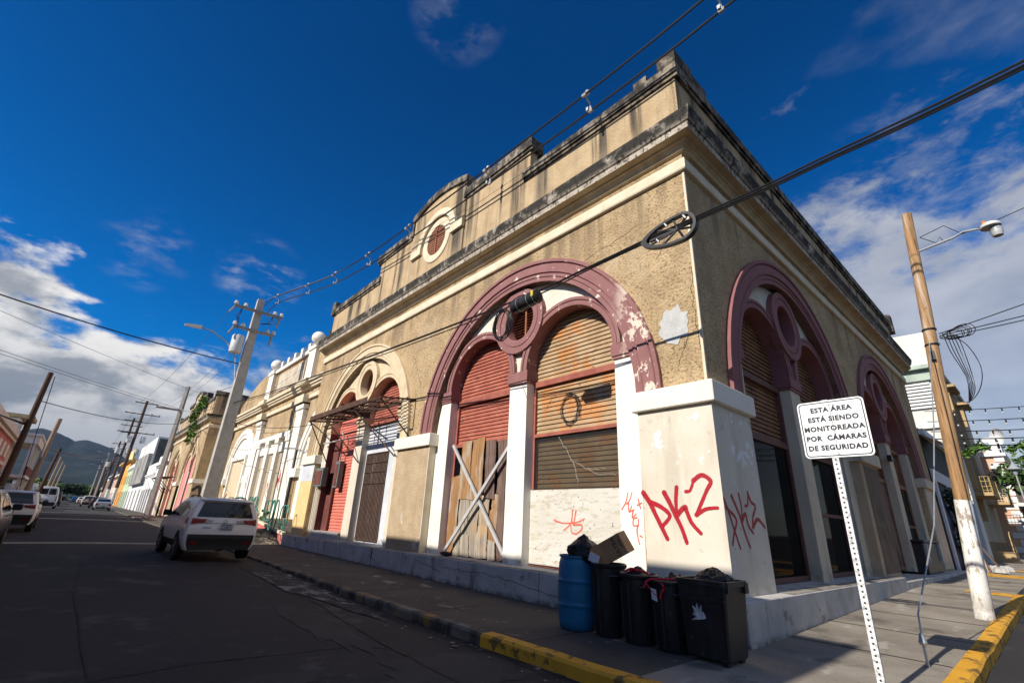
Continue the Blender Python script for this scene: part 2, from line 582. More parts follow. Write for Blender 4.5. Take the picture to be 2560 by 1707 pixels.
M['rust'] = mat('rusty_iron', (0.085, 0.045, 0.03), (0.05, 0.03, 0.024), 8, 0.85, 0.3, 60, 0.003, [dict(c=(0.22, 0.085, 0.035), sc=6, lo=0.5, hi=0.7, am=0.7)])
M['louvre'] = mat('oculus_slats', (0.34, 0.13, 0.06), (0.22, 0.085, 0.045), 6, 0.8, 0.2, 30, 0.005)
M['dark'] = mat('dark_interior', (0.012, 0.011, 0.011), None, 3, 0.95)
M['glass'] = glass_mat('dusty_glass', (0.10, 0.105, 0.11), 0.12)
M['glass_dark'] = glass_mat('dark_glass', (0.02, 0.02, 0.022), 0.25, 1.12)
M['ply'] = mat('whitewashed_plywood', (0.62, 0.60, 0.545), (0.54, 0.51, 0.44), 1.2, 0.8, 0.25, 12, 0.01, [
    dict(c=(0.46, 0.41, 0.31), sc=5.5, st=(1, 0.5, 2.6), lo=0.54, hi=0.62, am=0.75, det=5), dict(c=(0.40, 0.34, 0.24), sc=9, st=(1, .5, 2.4), lo=.6, hi=.66, am=.5, det=3),
    dict(c=(0.42, 0.25, 0.11), sc=1.6, st=(1, 1.4, 1.4), lo=0.6, hi=0.72, am=0.6),
    dict(c=(0.08, 0.07, 0.06), sc=16, lo=0.715, hi=0.74, am=0.9, det=1)], stretch=(1, 0.6, 2.4))
M['wood_or'] = mat('orange_plank', (0.37, 0.20, 0.08), (0.25, 0.13, 0.055), 1.6, 0.8, 0.5, 6, 0.01, [dict(c=(0.40, 0.35, 0.28), sc=1.2, st=(1, 3, 0.8), lo=0.48, hi=0.62, am=0.75), dict(c=(0.12, 0.06, 0.03), sc=3, st=(1, 5, 0.3), lo=0.55, hi=0.68, am=0.7)], stretch=(1, 7, 0.7))
M['wood_gr'] = mat('silvered_plank', (0.42, 0.37, 0.30), (0.24, 0.20, 0.16), 1.6, 0.85, 0.6, 6, 0.012, [dict(c=(0.1, 0.075, 0.055), sc=3, st=(1, 6, 0.25), lo=0.55, hi=0.66, am=0.8), dict(c=(0.5, 0.3, 0.13), sc=1.5, lo=0.5, hi=0.7, am=0.6)], stretch=(1, 7, 0.5))
M['wood_br'] = mat('brown_split_plank', (0.20, 0.13, 0.105), (0.11, 0.07, 0.055), 2, 0.85, 0.7, 6, 0.015, [dict(c=(0.03, 0.02, 0.015), sc=3, st=(1, 7, 0.25), lo=0.55, hi=0.66, am=0.8)], stretch=(1, 7, 0.5))
M['alu'] = mat('aluminium_bar', (0.62, 0.62, 0.62), (0.5, 0.5, 0.5), 4, 0.5, 0.1, 30, 0.003, metal=0.3)
M['panel'] = mat('greyish_boarded_panel', (0.62, 0.65, 0.70), (0.5, 0.53, 0.58), 1.5, 0.75, 0.2, 15, 0.01, [
    dict(c=(0.45, 0.2, 0.06), sc=1.4, lo=0.6, hi=0.7, am=0.8, det=8, z=(2.2, 3.6)),
    dict(c=(0.2, 0.2, 0.22), sc=4, lo=0.42, hi=0.6, am=0.9, z=(1.2, 0.5))])
def spray_mat(name, c1, c2, hard=.35):
    m = mat(name, c1, c2, 9, .6)
    N, L = m.node_tree.nodes, m.node_tree.links
    at_ = N.new('ShaderNodeAttribute')
    at_.attribute_name = 'edge'
    ge_ = N.new('ShaderNodeNewGeometry')
    nz_ = N.new('ShaderNodeTexNoise')
    nz_.inputs['Scale'].default_value = 70
    nz_.inputs['Detail'].default_value = 6
    L.new(ge_.outputs['Position'], nz_.inputs['Vector'])
    ma = N.new('ShaderNodeMath')
    ma.operation = 'MULTIPLY_ADD'
    L.new(nz_.outputs['Fac'], ma.inputs[0])
    ma.inputs[1].default_value = .5
    ma.inputs[2].default_value = -.27
    ad = N.new('ShaderNodeMath')
    ad.operation = 'ADD'
    L.new(at_.outputs['Fac'], ad.inputs[0])
    L.new(ma.outputs[0], ad.inputs[1])
    mr_ = N.new('ShaderNodeMapRange')
    mr_.interpolation_type = 'SMOOTHSTEP'
    mr_.inputs['From Min'].default_value = .02
    mr_.inputs['From Max'].default_value = hard
    L.new(ad.outputs[0], mr_.inputs['Value'])
    L.new(mr_.outputs['Result'], N['Principled BSDF'].inputs['Alpha'])
    return m


M['red_spray'] = spray_mat('red_spray_paint', (0.40, 0.004, 0.018), (0.33, 0.004, 0.014), .42)
M['orange_spray'] = spray_mat('thin_red_spray_paint', (0.70, 0.11, 0.07), (0.62, 0.17, 0.12), .6)
M['black_spray'] = mat('black_marker_paint', (0.03, 0.028, 0.028), None, 8, 0.6)
M['black_scrawl'] = spray_mat('black_spray_paint', (0.03, 0.028, 0.028), (.04, .036, .034), .6)
M['blue_spray'] = spray_mat('blue_spray_paint', (0.1, 0.16, 0.3), (.12, .18, .3), .6)
M['black_rubber'] = mat('black_cable', (0.016, 0.016, 0.017), (0.01, 0.01, 0.011), 8, 0.45)
M['wire'] = mat('grey_wire', (0.06, 0.06, 0.062), None, 8, 0.5)
M['steel'] = mat('galvanised_steel', (0.46, 0.47, 0.47), (0.36, 0.37, 0.37), 6, 0.45, 0.1, 40, 0.003, metal=0.6)
M['porcelain'] = mat('glazed_insulator', (0.72, 0.73, 0.72), None, 8, 0.3)
M['concrete_pole'] = mat('concrete_pole', (0.46, 0.44, 0.40), (0.37, 0.35, 0.31), 3, 0.9, 0.3, 30, 0.01, [dict(c=(0.2, 0.18, 0.16), sc=2, st=(1, 1, 0.15), lo=0.56, hi=0.7, am=0.6)])
M['black_plastic'] = mat('black_plastic', (0.011, 0.011, 0.012), (0.018, 0.018, 0.019), 5, 0.45, 0.15, 30, 0.004, [
    dict(c=(0.055, 0.052, 0.048), sc=5, st=(1, 1, 0.25), lo=0.56, hi=0.72, am=0.6, det=9), dict(c=(0.11, 0.105, 0.10), sc=22, st=(1, 1, 0.4), lo=0.68, hi=0.73, am=0.7, det=3)])


# ---------------------------------------------------------------- ground, road, pavements
def grid(xs, ys, zf):
    v = [(x, y, zf(x, y)) for y in ys for x in xs]
    n = len(xs)
    f = [(j * n + i, j * n + i + 1, (j + 1) * n + i + 1, (j + 1) * n + i) for j in range(len(ys) - 1) for i in range(n - 1)]
    return v, f


def frange(a, b, st):
    n = max(1, int(round((b - a) / st)))
    return [a + (b - a) * i / n for i in range(n + 1)]


M['asphalt'] = mat('worn_asphalt', (0.030, 0.028, 0.028), (0.020, 0.0187, 0.0187), 0.5, 0.9, 0.55, 55, 0.012, [
    dict(c=(0.09, 0.084, 0.078), sc=60, lo=0.62, hi=0.75, am=0.5, det=2),
    dict(c=(0.022, 0.02, 0.019), sc=0.9, st=(1, 0.25, 1), lo=0.56, hi=0.66, am=0.7),
    dict(c=(0.12, 0.075, 0.035), sc=0.55, lo=0.66, hi=0.72, am=0.5, det=8),
    dict(c=(0.085, 0.08, 0.074), sc=1.1, lo=0.56, hi=0.66, am=0.6, det=10), dict(c=(0.015, 0.014, 0.014), sc=2.2, lo=0.62, hi=0.68, am=0.7, det=6)])
M['asphalt_patch'] = mat('patched_asphalt', (0.046, 0.043, 0.041), (0.03, 0.028, 0.027), 1.5, 0.9, 0.5, 60, 0.01, [dict(c=(0.025, 0.023, 0.02), sc=3, lo=0.55, hi=0.65, am=0.8)])
M['tar'] = mat('tar_seam', (0.014, 0.013, 0.013), None, 3, 0.8)
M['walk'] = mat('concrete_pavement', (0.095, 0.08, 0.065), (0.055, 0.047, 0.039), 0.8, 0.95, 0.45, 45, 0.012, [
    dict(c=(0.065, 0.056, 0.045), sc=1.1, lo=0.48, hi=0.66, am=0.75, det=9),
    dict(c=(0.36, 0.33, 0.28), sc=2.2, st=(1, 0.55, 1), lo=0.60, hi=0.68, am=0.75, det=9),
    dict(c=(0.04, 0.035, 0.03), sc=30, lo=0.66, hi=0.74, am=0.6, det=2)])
M['walk_sun'] = mat('sunlit_pavement', (0.30, 0.265, 0.215), (0.20, 0.17, 0.135), 0.7, 0.95, 0.5, 45, 0.012, [  # lighter pavement copy, sunlight on the side street put into the colour
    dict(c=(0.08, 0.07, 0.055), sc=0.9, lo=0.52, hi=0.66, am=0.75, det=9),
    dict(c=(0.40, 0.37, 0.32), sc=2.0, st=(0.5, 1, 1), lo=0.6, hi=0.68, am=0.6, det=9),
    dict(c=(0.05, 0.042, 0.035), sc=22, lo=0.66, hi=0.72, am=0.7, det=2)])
M['kerb'] = mat('grimy_kerb', (0.20, 0.175, 0.14), (0.11, 0.095, 0.075), 2, 0.95, 0.6, 25, 0.015, [
    dict(c=(0.03, 0.026, 0.022), sc=3, lo=0.42, hi=0.6, am=0.85, det=9), dict(c=(0.34, 0.19, 0.03), sc=1.6, lo=0.52, hi=0.60, am=0.8, det=9, y=(9.0, 3.0))])
M['yellow'] = mat('worn_yellow_kerb_paint', (0.70, 0.36, 0.025), (0.58, 0.28, 0.02), 2.5, 0.8, 0.4, 25, 0.012, [
    dict(c=(0.09, 0.06, 0.03), sc=4.5, lo=0.54, hi=0.62, am=0.85, det=9), dict(c=(0.2, 0.15, 0.1), sc=14, lo=0.64, hi=0.7, am=0.8)])
M['field'] = mat('dry_green_ground', (0.06, 0.085, 0.03), (0.09, 0.085, 0.045), 0.02, 1.0)
M['slurry'] = mat('dried_cement_slurry', (0.24, 0.24, 0.24), (0.15, 0.15, 0.15), 2.5, 0.95, 0.5, 20, 0.015, [dict(c=(0.026, 0.024, 0.024), sc=4.5, st=(1, 0.6, 1), lo=0.42, hi=0.53, am=1.0, det=10), dict(c=(0.026, 0.024, 0.024), sc=1.6, lo=0.45, hi=0.58, am=0.95, det=6)])

xs = [-880, -200] + frange(-60, -12, 6) + frange(-11, 1, 1) + frange(3, 27, 2) + frange(32, 100, 8) + [200, 980]
ys = [-300, -120] + frange(-60, -8, 8) + frange(-7, 30, 1) + frange(34, 250, 6) + [300, 420, 900, 1800, 2860]
mb = MB().add(*grid(xs, ys, lambda x, y: gs(x, min(y, 240))))
struct(mb.build('road', M['asphalt']))


def slab(name, xs, ys, mt, dz=0.0, depth=0.35, zf=gz):
    v, f = grid(xs, ys, lambda x, y: zf(x, y) + dz)
    n = len(v)
    nx, ny = len(xs), len(ys)
    v += [(x, y, z - depth) for x, y, z in v]
    rim = [(i, i + 1) for i in range(nx - 1)] + [((ny - 1) * nx + i + 1, (ny - 1) * nx + i) for i in range(nx - 1)]
    rim += [((j + 1) * nx, j * nx) for j in range(ny - 1)] + [(j * nx + nx - 1, (j + 1) * nx + nx - 1) for j in range(ny - 1)]
    f += [(a, b, b + n, a + n) for a, b in rim]
    return struct(MB().add(v, f).build(name, mt))


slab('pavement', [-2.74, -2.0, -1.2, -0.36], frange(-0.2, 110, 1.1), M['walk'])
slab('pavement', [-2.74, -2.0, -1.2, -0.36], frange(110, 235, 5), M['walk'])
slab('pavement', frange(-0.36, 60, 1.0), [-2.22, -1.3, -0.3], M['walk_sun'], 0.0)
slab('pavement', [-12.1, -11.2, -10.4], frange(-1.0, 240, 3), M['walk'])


def ribbon(name, pts, w, h, mt, zlo):      # kerbstone run: list of (x, y) along inner edge, normal to the road side on the left
    pr = []
    for i, p in enumerate(pts):
        a = Vector(pts[max(i - 1, 0)])
        b = Vector(pts[min(i + 1, len(pts) - 1)])
        t = (b - a).normalized()
        nrm = Vector((-t.y, t.x))
        z = gz(*p)
        q = Vector(p) + nrm * w
        jz = 0.012 * (noise.noise((p[0] * 1.7, p[1] * 1.7, 3)))
        jx = 0.018 * noise.noise((p[0] * 1.3, p[1] * 1.3, 9))
        q2 = Vector(p) + nrm * (w - 0.03 + jx)
        q = q + nrm * jx
        pr.append([(p[0], p[1], z - zlo), (p[0], p[1], z + h + jz), (q2.x, q2.y, z + h + jz - 0.004), (q.x, q.y, z + h - 0.035 + jz), (q.x, q.y, z - zlo)])
    v = [c for r in pr for c in r]
    f = []
    for i in range(len(pr) - 1):
        for j in range(4):
            f.append((i * 5 + j, i * 5 + j + 1, (i + 1) * 5 + j + 1, (i + 1) * 5 + j))
    f += [tuple(range(5)), tuple((len(pr) - 1) * 5 + k for k in range(5))]
    return struct(MB().add(v, f).build(name, mt))


# kerb: long grey run on the left street, yellow round the corner and along the side street
cor = [(-0.55 - 2.19 * math.cos(t), -0.05 - 2.17 * math.sin(t)) for t in [math.pi / 2 * i / 14 for i in range(15)]]
v = [(-0.36, -0.2, gz(0, 0))] + [(x + 0.002, y, gz(x, y)) for x, y in [(-2.74, -0.2)] + [c for c in cor if c[1] < -0.2]] + [(-0.36, -2.22, gz(0, 0))]
struct(MB().add(v + [(a, b, c - 0.3) for a, b, c in v], [tuple(range(len(v)))] + [(i, (i + 1) % len(v), (i + 1) % len(v) + len(v), i + len(v)) for i in range(len(v))]).build('pavement', M['walk_sun']))
ribbon('kerb', [(-2.74, y) for y in frange(2.15, 110, 0.55)], 0.17, 0.006, M['kerb'], 0.3)
ribbon('kerb', [(-2.74, y) for y in frange(110, 235, 5)], 0.17, 0.006, M['kerb'], 0.3)
ribbon('kerb', list(reversed([(-2.74, y) for y in frange(0.0, 2.14, 0.3)][::-1] + cor[1:] + [(x, -2.22) for x in frange(-0.2, 11.2, 0.4)])), 0.2, 0.014, M['yellow'], 0.3)
ribbon('kerb', list(reversed([(x, -2.22) for x in frange(11.2, 17.5, 0.6)])), 0.2, -0.1, M['kerb'], 0.3)
ribbon('kerb', list(reversed([(x, -2.22) for x in frange(17.5, 60, 0.8)])), 0.2, 0.014, M['yellow'], 0.3)
ribbon('kerb', list(reversed([(-10.4, y) for y in frange(-1, 235, 3)])), 0.17, 0.006, M['kerb'], 0.3)

# pavement joints, cement spill, patches and tar seams in the road
mb = MB()
for y in frange(1.5, 50, 2.4):
    mb.add([(-2.72, y, gz(0, y) + .004), (-0.37, y + .05, gz(0, y) + .004), (-0.37, y + .085, gz(0, y) + .004), (-2.72, y + .03, gz(0, y) + .004)], [(0, 1, 2, 3)])
for x in frange(0.9, 18, 1.9):
    mb.add([(x, -2.2, gz(x, -1) + .0045), (x + .03, -2.2, gz(x + .03, -1) + .0045), (x + .09, -.37, gz(x + .09, -1) + .0045), (x + .06, -.37, gz(x + .06, -1) + .0045)], [(0, 1, 2, 3)])
struct(mb.build('pavement_joints', M['tar']))
mb = MB()
for xa, xb, ya, yb in ((10.3, 11.2, -2.2, -1.3), (18.6, 20.6, -2.2, -.7), (24.5, 25.5, -2.2, -.8)):
    mb.add([(xa, ya, gz(xa, -1) + .006), (xb, ya, gz(xb, -1) + .006), (xb + .2, yb, gz(xb + .2, -1) + .006), (xa + .2, yb, gz(xa + .2, -1) + .006)], [(0, 1, 2, 3)])
struct(mb.build('pavement_marking', M['yellow']))


def blob(name, cx, cy, rx, ry, mt, seed, zf, dz=0.004, n=26):
    rr = random.Random(seed)
    v = [(cx, cy, zf(cx, cy) + dz)]
    for k in range(n):
        a = 2 * math.pi * k / n
        q = 0.72 + 0.5 * rr.random()
        x, y = cx + rx * q * math.cos(a), cy + ry * q * math.sin(a)
        v.append((x, y, zf(x, y) + dz))
    return struct(MB().add(v, [(0, 1 + k, 1 + (k + 1) % n) for k in range(n)]).build(name, mt))


blob('cement_spill', -3.40, 8.3, 0.46, 2.5, M['slurry'], 5, gs, 0.012)
blob('cement_spill', -3.25, 5.2, 0.22, 0.9, M['slurry'], 8, gs, 0.012)
blob('road_patch', -3.9, 1.4, 0.9, 0.75, M['asphalt_patch'], 11, gs)
blob('road_patch', -4.3, 4.3, 0.35, 1.8, M['asphalt_patch'], 12, gs)
blob('road_patch', -5.6, 2.0, 0.5, 0.25, M['asphalt_patch'], 14, gs)
for k, pts in enumerate((
        [(-11, 9.4), (-8.5, 8.9), (-6.6, 8.8), (-4.8, 8.3), (-3.2, 8.2)],
        [(-10, 2.6), (-7.6, 2.7), (-6.2, 3.0), (-4.6, 2.9), (-3.3, 3.4)],
        [(-4.1, 0.6), (-4.0, 3), (-3.7, 6), (-3.75, 10), (-3.8, 15)],
        [(-7.0, 3.0), (-7.1, 8), (-6.9, 14), (-7.0, 26)],
        [(-6.2, 0.4), (-5.2, 0.8), (-4.4, 0.5), (-3.5, 0.9)])):
    mb = MB()
    fine = []
    for i in range(len(pts) - 1):
        for j in range(8):
            t = j / 8
            x = pts[i][0] * (1 - t) + pts[i + 1][0] * t
            y = pts[i][1] * (1 - t) + pts[i + 1][1] * t
            fine.append((x + .05 * noise.noise((x * 3, y * 3, k)), y + .05 * noise.noise((x * 3, y * 3, k + 5))))
    for i in range(len(fine) - 1):
        a, b = Vector(fine[i]), Vector(fine[i + 1])
        t = (b - a).normalized()
        n = Vector((-t.y, t.x)) * (0.011 + 0.009 * noise.noise((a.x * 2, a.y * 2, 1)))
        mb.add([(p.x, p.y, gs(p.x, p.y) + 0.0065 + k * 0.0008) for p in (a - n, b - n, b + n, a + n)], [(0, 1, 2, 3)])
    struct(mb.build('tar_seam', M['tar']))
rr = random.Random(15)
mb = MB()
for k in range(150):
    if k < 95:
        x, y = -2.95 - abs(rr.gauss(0, .28)), rr.uniform(.5, 13)
        z = gs(x, y) + .012
    else:
        x, y = rr.uniform(-2.6, -.5), rr.uniform(.3, 12)
        z = gz(x, y) + .006
    a, q = rr.uniform(0, 6.28), rr.uniform(.008, .035) * (1 + .8 * (k % 9 == 0))
    mb.add([(x + q * math.cos(a + b) * (.6 + .6 * rr.random()), y + q * math.sin(a + b), z + .006 * rr.random()) for b in (0, 1.4, 3.0, 4.5)], [(0, 1, 2, 3)])
tag(mb.build('litter', mat('pale_litter', (.32, .29, .24), (.10, .07, .05), 6, .9)), 'scraps of litter and dry leaves along the kerb', 'litter', kind='stuff')
mb = MB()
ys_ = frange(.6, 30, .5)
for i in range(len(ys_) - 1):
    w0, w1 = (.16 + .12 * noise.noise((0, y_ * .9, 4)) for y_ in (ys_[i], ys_[i + 1]))
    mb.add([(-2.915, ys_[i], gs(-2.95, ys_[i]) + .0045), (-2.93 - w0, ys_[i], gs(-3.1, ys_[i]) + .0045), (-2.93 - w1, ys_[i + 1], gs(-3.1, ys_[i + 1]) + .0045), (-2.915, ys_[i + 1], gs(-2.95, ys_[i + 1]) + .0045)], [(0, 1, 2, 3)])
struct(mb.build('gutter', mat('gutter_grime', (.016, .0145, .013), (.03, .027, .023), 3, .85, .6, 20, .02, [dict(c=(.09, .085, .075), sc=4, lo=.56, hi=.64, am=.7, det=9)])))


# ---------------------------------------------------------------- the arcade building
def FL(x0=0.0):      # facade frame facing the long street: u = y, w outwards, z
    return lambda u, w, z: (x0 - w, u, z)


def FR(y0=0.0):      # facade frame facing the side street: u = x
    return lambda u, w, z: (u, y0 - w, z)


def arcpts(c, r, a0, a1, n):
    return [(c[0] + r * math.cos(rad(a0 + (a1 - a0) * i / n)), c[1] + r * math.sin(rad(a0 + (a1 - a0) * i / n))) for i in range(n + 1)]


SPR, RI, RO, SUB, SR, IMP = 3.82, 3.62, 4.2, 1.66, 1.34, 5.05


def slats(m, u0, u1, z0, z1, w, pitch, mt, name, parent, depth=0.035):
    mb = MB(m)
    n = max(1, int(round((z1 - z0) / pitch)))
    p = (z1 - z0) / n
    for i in range(n):
        z = z0 + i * p
        sag = 0.006 * math.sin(i * 2.3)
        mb.add([(u0, w + depth + sag, z + p * .06), (u1, w + depth - sag, z + p * .06), (u1, w + depth * .75, z + p * .55), (u0, w + depth * .75, z + p * .55),
                (u1, w, z + p), (u0, w, z + p), (u0, w - .01, z), (u1, w - .01, z)],
               [(0, 1, 2, 3), (3, 2, 4, 5), (0, 1, 7, 6)])
    return mb.build(name, mt, parent)


def arch_unit(b, m, c, ring, pierm, tymp, slat_l, slat_r, prong=True, n=36, soffit=None):
    """one big arch: moulded surround, tympanum, twin sub-arches, oculus, three piers"""
    ci = (c, SPR)
    soffit = soffit or ring
    mb = MB(m)
    mb.arc(ci, [(RI, -.30), (RI, .03), (3.72, .03), (3.74, .055), (3.78, .055), (3.80, .035), (3.835, .035), (3.85, .075), (4.07, .075), (4.085, .05), (4.105, .05), (4.12, .10), (4.2, .10), (4.2, -.02)], 0, 180, n)
    a = mb.build('arch_surround', ring, b)
    # tympanum plate with three openings
    hw = math.sqrt(RI ** 2 - (IMP - SPR) ** 2)
    a0 = math.degrees(math.asin((IMP - SPR) / RI))
    outer = arcpts((c - SUB, IMP), SR + .012, 180, 0, 24) + arcpts((c + SUB, IMP), SR + .012, 180, 0, 24)
    outer += arcpts(ci, RI + .02, a0, 180 - a0, n)
    hole = arcpts((c, 6.5), .565, 0, 360, 32)[:-1]
    t = MB(m).prism(outer, -.34, -.22, [hole]).build('tympanum', tymp, b)
    for s in (-1, 1):
        MB(m).arc((c + s * SUB, IMP), [(SR, -.54), (SR, -.13), (1.36, -.125), (1.45, -.125), (1.455, -.145), (1.47, -.145), (1.475, -.115), (1.55, -.115), (1.55, -.26)], 0, 180, 24).build('sub_arch', ring, t)
        MB(m).box(c + s * SUB - SR - .02, c + s * SUB + SR + .02, -.62, -.58, IMP - .05, IMP + SR + .1).build('backing', M['dark'], t)
    MB(m).arc((c, 6.5), [(.55, -.5), (.55, -.10), (.58, -.085), (.72, -.085), (.73, -.105), (.75, -.105), (.76, -.075), (.92, -.075), (.92, -.26)], 0, 360, 32).build('oculus_ring', ring, t)
    mb = MB(m)
    for k in range(13):
        z = 6.5 - .54 + k * .083
        h = math.sqrt(max(0, .55 ** 2 - (z + .04 - 6.5) ** 2))
        mb.add([(c - h, -.40, z), (c + h, -.40, z), (c + h, -.47, z + .06), (c - h, -.47, z + .06), (c - h, -.385, z + .012), (c + h, -.385, z + .012)], [(0, 1, 2, 3), (4, 5, 2, 3), (0, 1, 5, 4)])
    mb.box(c - .028, c + .028, -.42, -.355, 6.5 - .54, 6.5 + .54)
    mb.build('oculus_louvre', M['louvre'], t)
    MB(m).prism(arcpts((c, 6.5), .56, 0, 360, 20)[:-1], -.55, -.52).build('oculus_backing', M['dark'], t)
    # piers and their maroon imposts
    for u0, u1 in ((c - RI, c - SUB - SR), (c - .32, c + .32), (c + SUB + SR, c + RI)):
        MB(m).box(u0, u1, -.62, -.18, .5, 4.74).build('pier', pierm, b)
        e0 = .05 if u0 > c - RI + .1 else -.02
        e1 = .05 if u1 < c + RI - .1 else -.02
        lo, hi = u0 - e0, u1 + e1
        if u0 < c - 3 or u1 > c + 3:      # outer imposts stop at the surround
            lo, hi = max(lo, c - 3.60), min(hi, c + 3.60)
        mb = MB(m)
        mb.box(lo, hi, -.64, -.12, 4.80, IMP + .01)
        mb.box(lo + .02, hi - .02, -.63, -.145, 4.735, 4.80)
        mb.build('impost', ring, b)
    return a


def wall_with_arches(b, m, L, cs, zt, mt, zb=0.3, name='wall', th=.24, u_start=0.0):
    out = [(u_start, zb)]
    for c in cs:
        out += [(c - RI, zb)] + arcpts((c, SPR), RI, 180, 0, 36) + [(c + RI, zb)]
    out += [(L, zb), (L, zt), (u_start, zt)]
    return MB(m).prism(out, -th, 0).build(name, mt, b)


def frame(m, u0, u1, z0, z1, w, wd, mt, name, parent, dp=.06, bars=()):
    mb = MB(m)
    mb.box(u0, u0 + wd, w - dp, w, z0, z1).box(u1 - wd, u1, w - dp, w, z0, z1)
    mb.box(u0 + wd, u1 - wd, w - dp, w - .003, z1 - wd, z1).box(u0 + wd, u1 - wd, w - dp, w - .003, z0, z0 + wd)
    for z, h in bars:
        mb.box(u0 + wd, u1 - wd, w - dp, w + .012, z, z + h)
    return mb.build(name, mt, parent)


def strokes(m, paths, w, rads, mt, name, parent, thick=.004):
    """spray paint: flat ribbons lying 4 mm proud of the wall, round ends, (u, z) paths"""
    mb = MB(m)
    edge = []
    rads = [r * 1.45 for r in rads] if isinstance(rads, (list, tuple)) else rads * 1.5
    for pi, p in enumerate(paths):
        pts = []      # Catmull-Rom smoothing
        q = [p[0]] + list(p) + [p[-1]]
        for i in range(1, len(q) - 2):
            for j in range(6):
                t = j / 6
                pts.append(tuple(0.5 * ((2 * q[i][k]) + (-q[i - 1][k] + q[i + 1][k]) * t + (2 * q[i - 1][k] - 5 * q[i][k] + 4 * q[i + 1][k] - q[i + 2][k]) * t * t
                                        + (-q[i - 1][k] + 3 * q[i][k] - 3 * q[i + 1][k] + q[i + 2][k]) * t ** 3) for k in (0, 1)))
        pts.append(p[-1])
        n = len(pts)
        r0 = rads if not isinstance(rads, (list, tuple)) else rads[pi % len(rads)]
        lay = w + thick + pi * .0006
        L_, R_ = [], []
        for i in range(n):
            a, c2 = Vector(pts[max(i - 1, 0)]), Vector(pts[min(i + 1, n - 1)])
            t = c2 - a
            if t.length < 1e-6:
                t = Vector((1, 0))
            t.normalize()
            r = r0 * (1.0 - 0.28 * i / n) * (1 + .10 * noise.noise((i * .4, pi, 2)))
            nn = Vector((-t.y, t.x)) * r
            L_.append((pts[i][0] + nn.x, lay, pts[i][1] + nn.y))
            R_.append((pts[i][0] - nn.x, lay, pts[i][1] - nn.y))
        C_ = [(p_[0], lay, p_[1]) for p_ in pts]
        for i in range(n - 1):
            mb.add([L_[i], L_[i + 1], C_[i + 1], C_[i]], [(0, 1, 2, 3)])
            mb.add([C_[i], C_[i + 1], R_[i + 1], R_[i]], [(0, 1, 2, 3)])
            edge += [0, 0, 1, 1, 1, 1, 0, 0]
        for e, r in ((0, r0), (n - 1, r0 * .72)):
            mb.add([C_[e]] + [(pts[e][0] + r * math.cos(k * math.pi / 6), lay + .0003, pts[e][1] + r * math.sin(k * math.pi / 6)) for k in range(12)], [(0, 1 + k, 1 + (k + 1) % 12) for k in range(12)])
            edge += [1] + [0] * 12
    o = mb.build(name, mt, parent)
    at_ = o.data.attributes.new('edge', 'FLOAT', 'POINT')
    for i, e in enumerate(edge):
        at_.data[i].value = e
    return o


CPROF = [(.0, 8.84), (.07, 8.86), (.09, 8.93), (.15, 8.99), (.19, 9.0), (.20, 9.04), (.36, 9.06), (.37, 9.19), (.345, 9.20), (.345, 9.22), (.39, 9.23), (.43, 9.30), (.47, 9.46), (.47, 9.51), (.06, 9.60)]


def corner_sweep(prof, uL, uR):      # along the long facade, round the corner, along the side facade
    v = []
    for w, z in prof:
        v += [(-w, uL, z), (-w, -w, z), (uR, -w, z)]
    f = []
    for i in range(len(prof) - 1):
        for k in range(2):
            f.append((i * 3 + k, i * 3 + k + 1, (i + 1) * 3 + k + 1, (i + 1) * 3 + k))
    f.append(tuple(i * 3 for i in range(len(prof))))
    f.append(tuple(i * 3 + 2 for i in range(len(prof))))
    return MB().add(v, f)


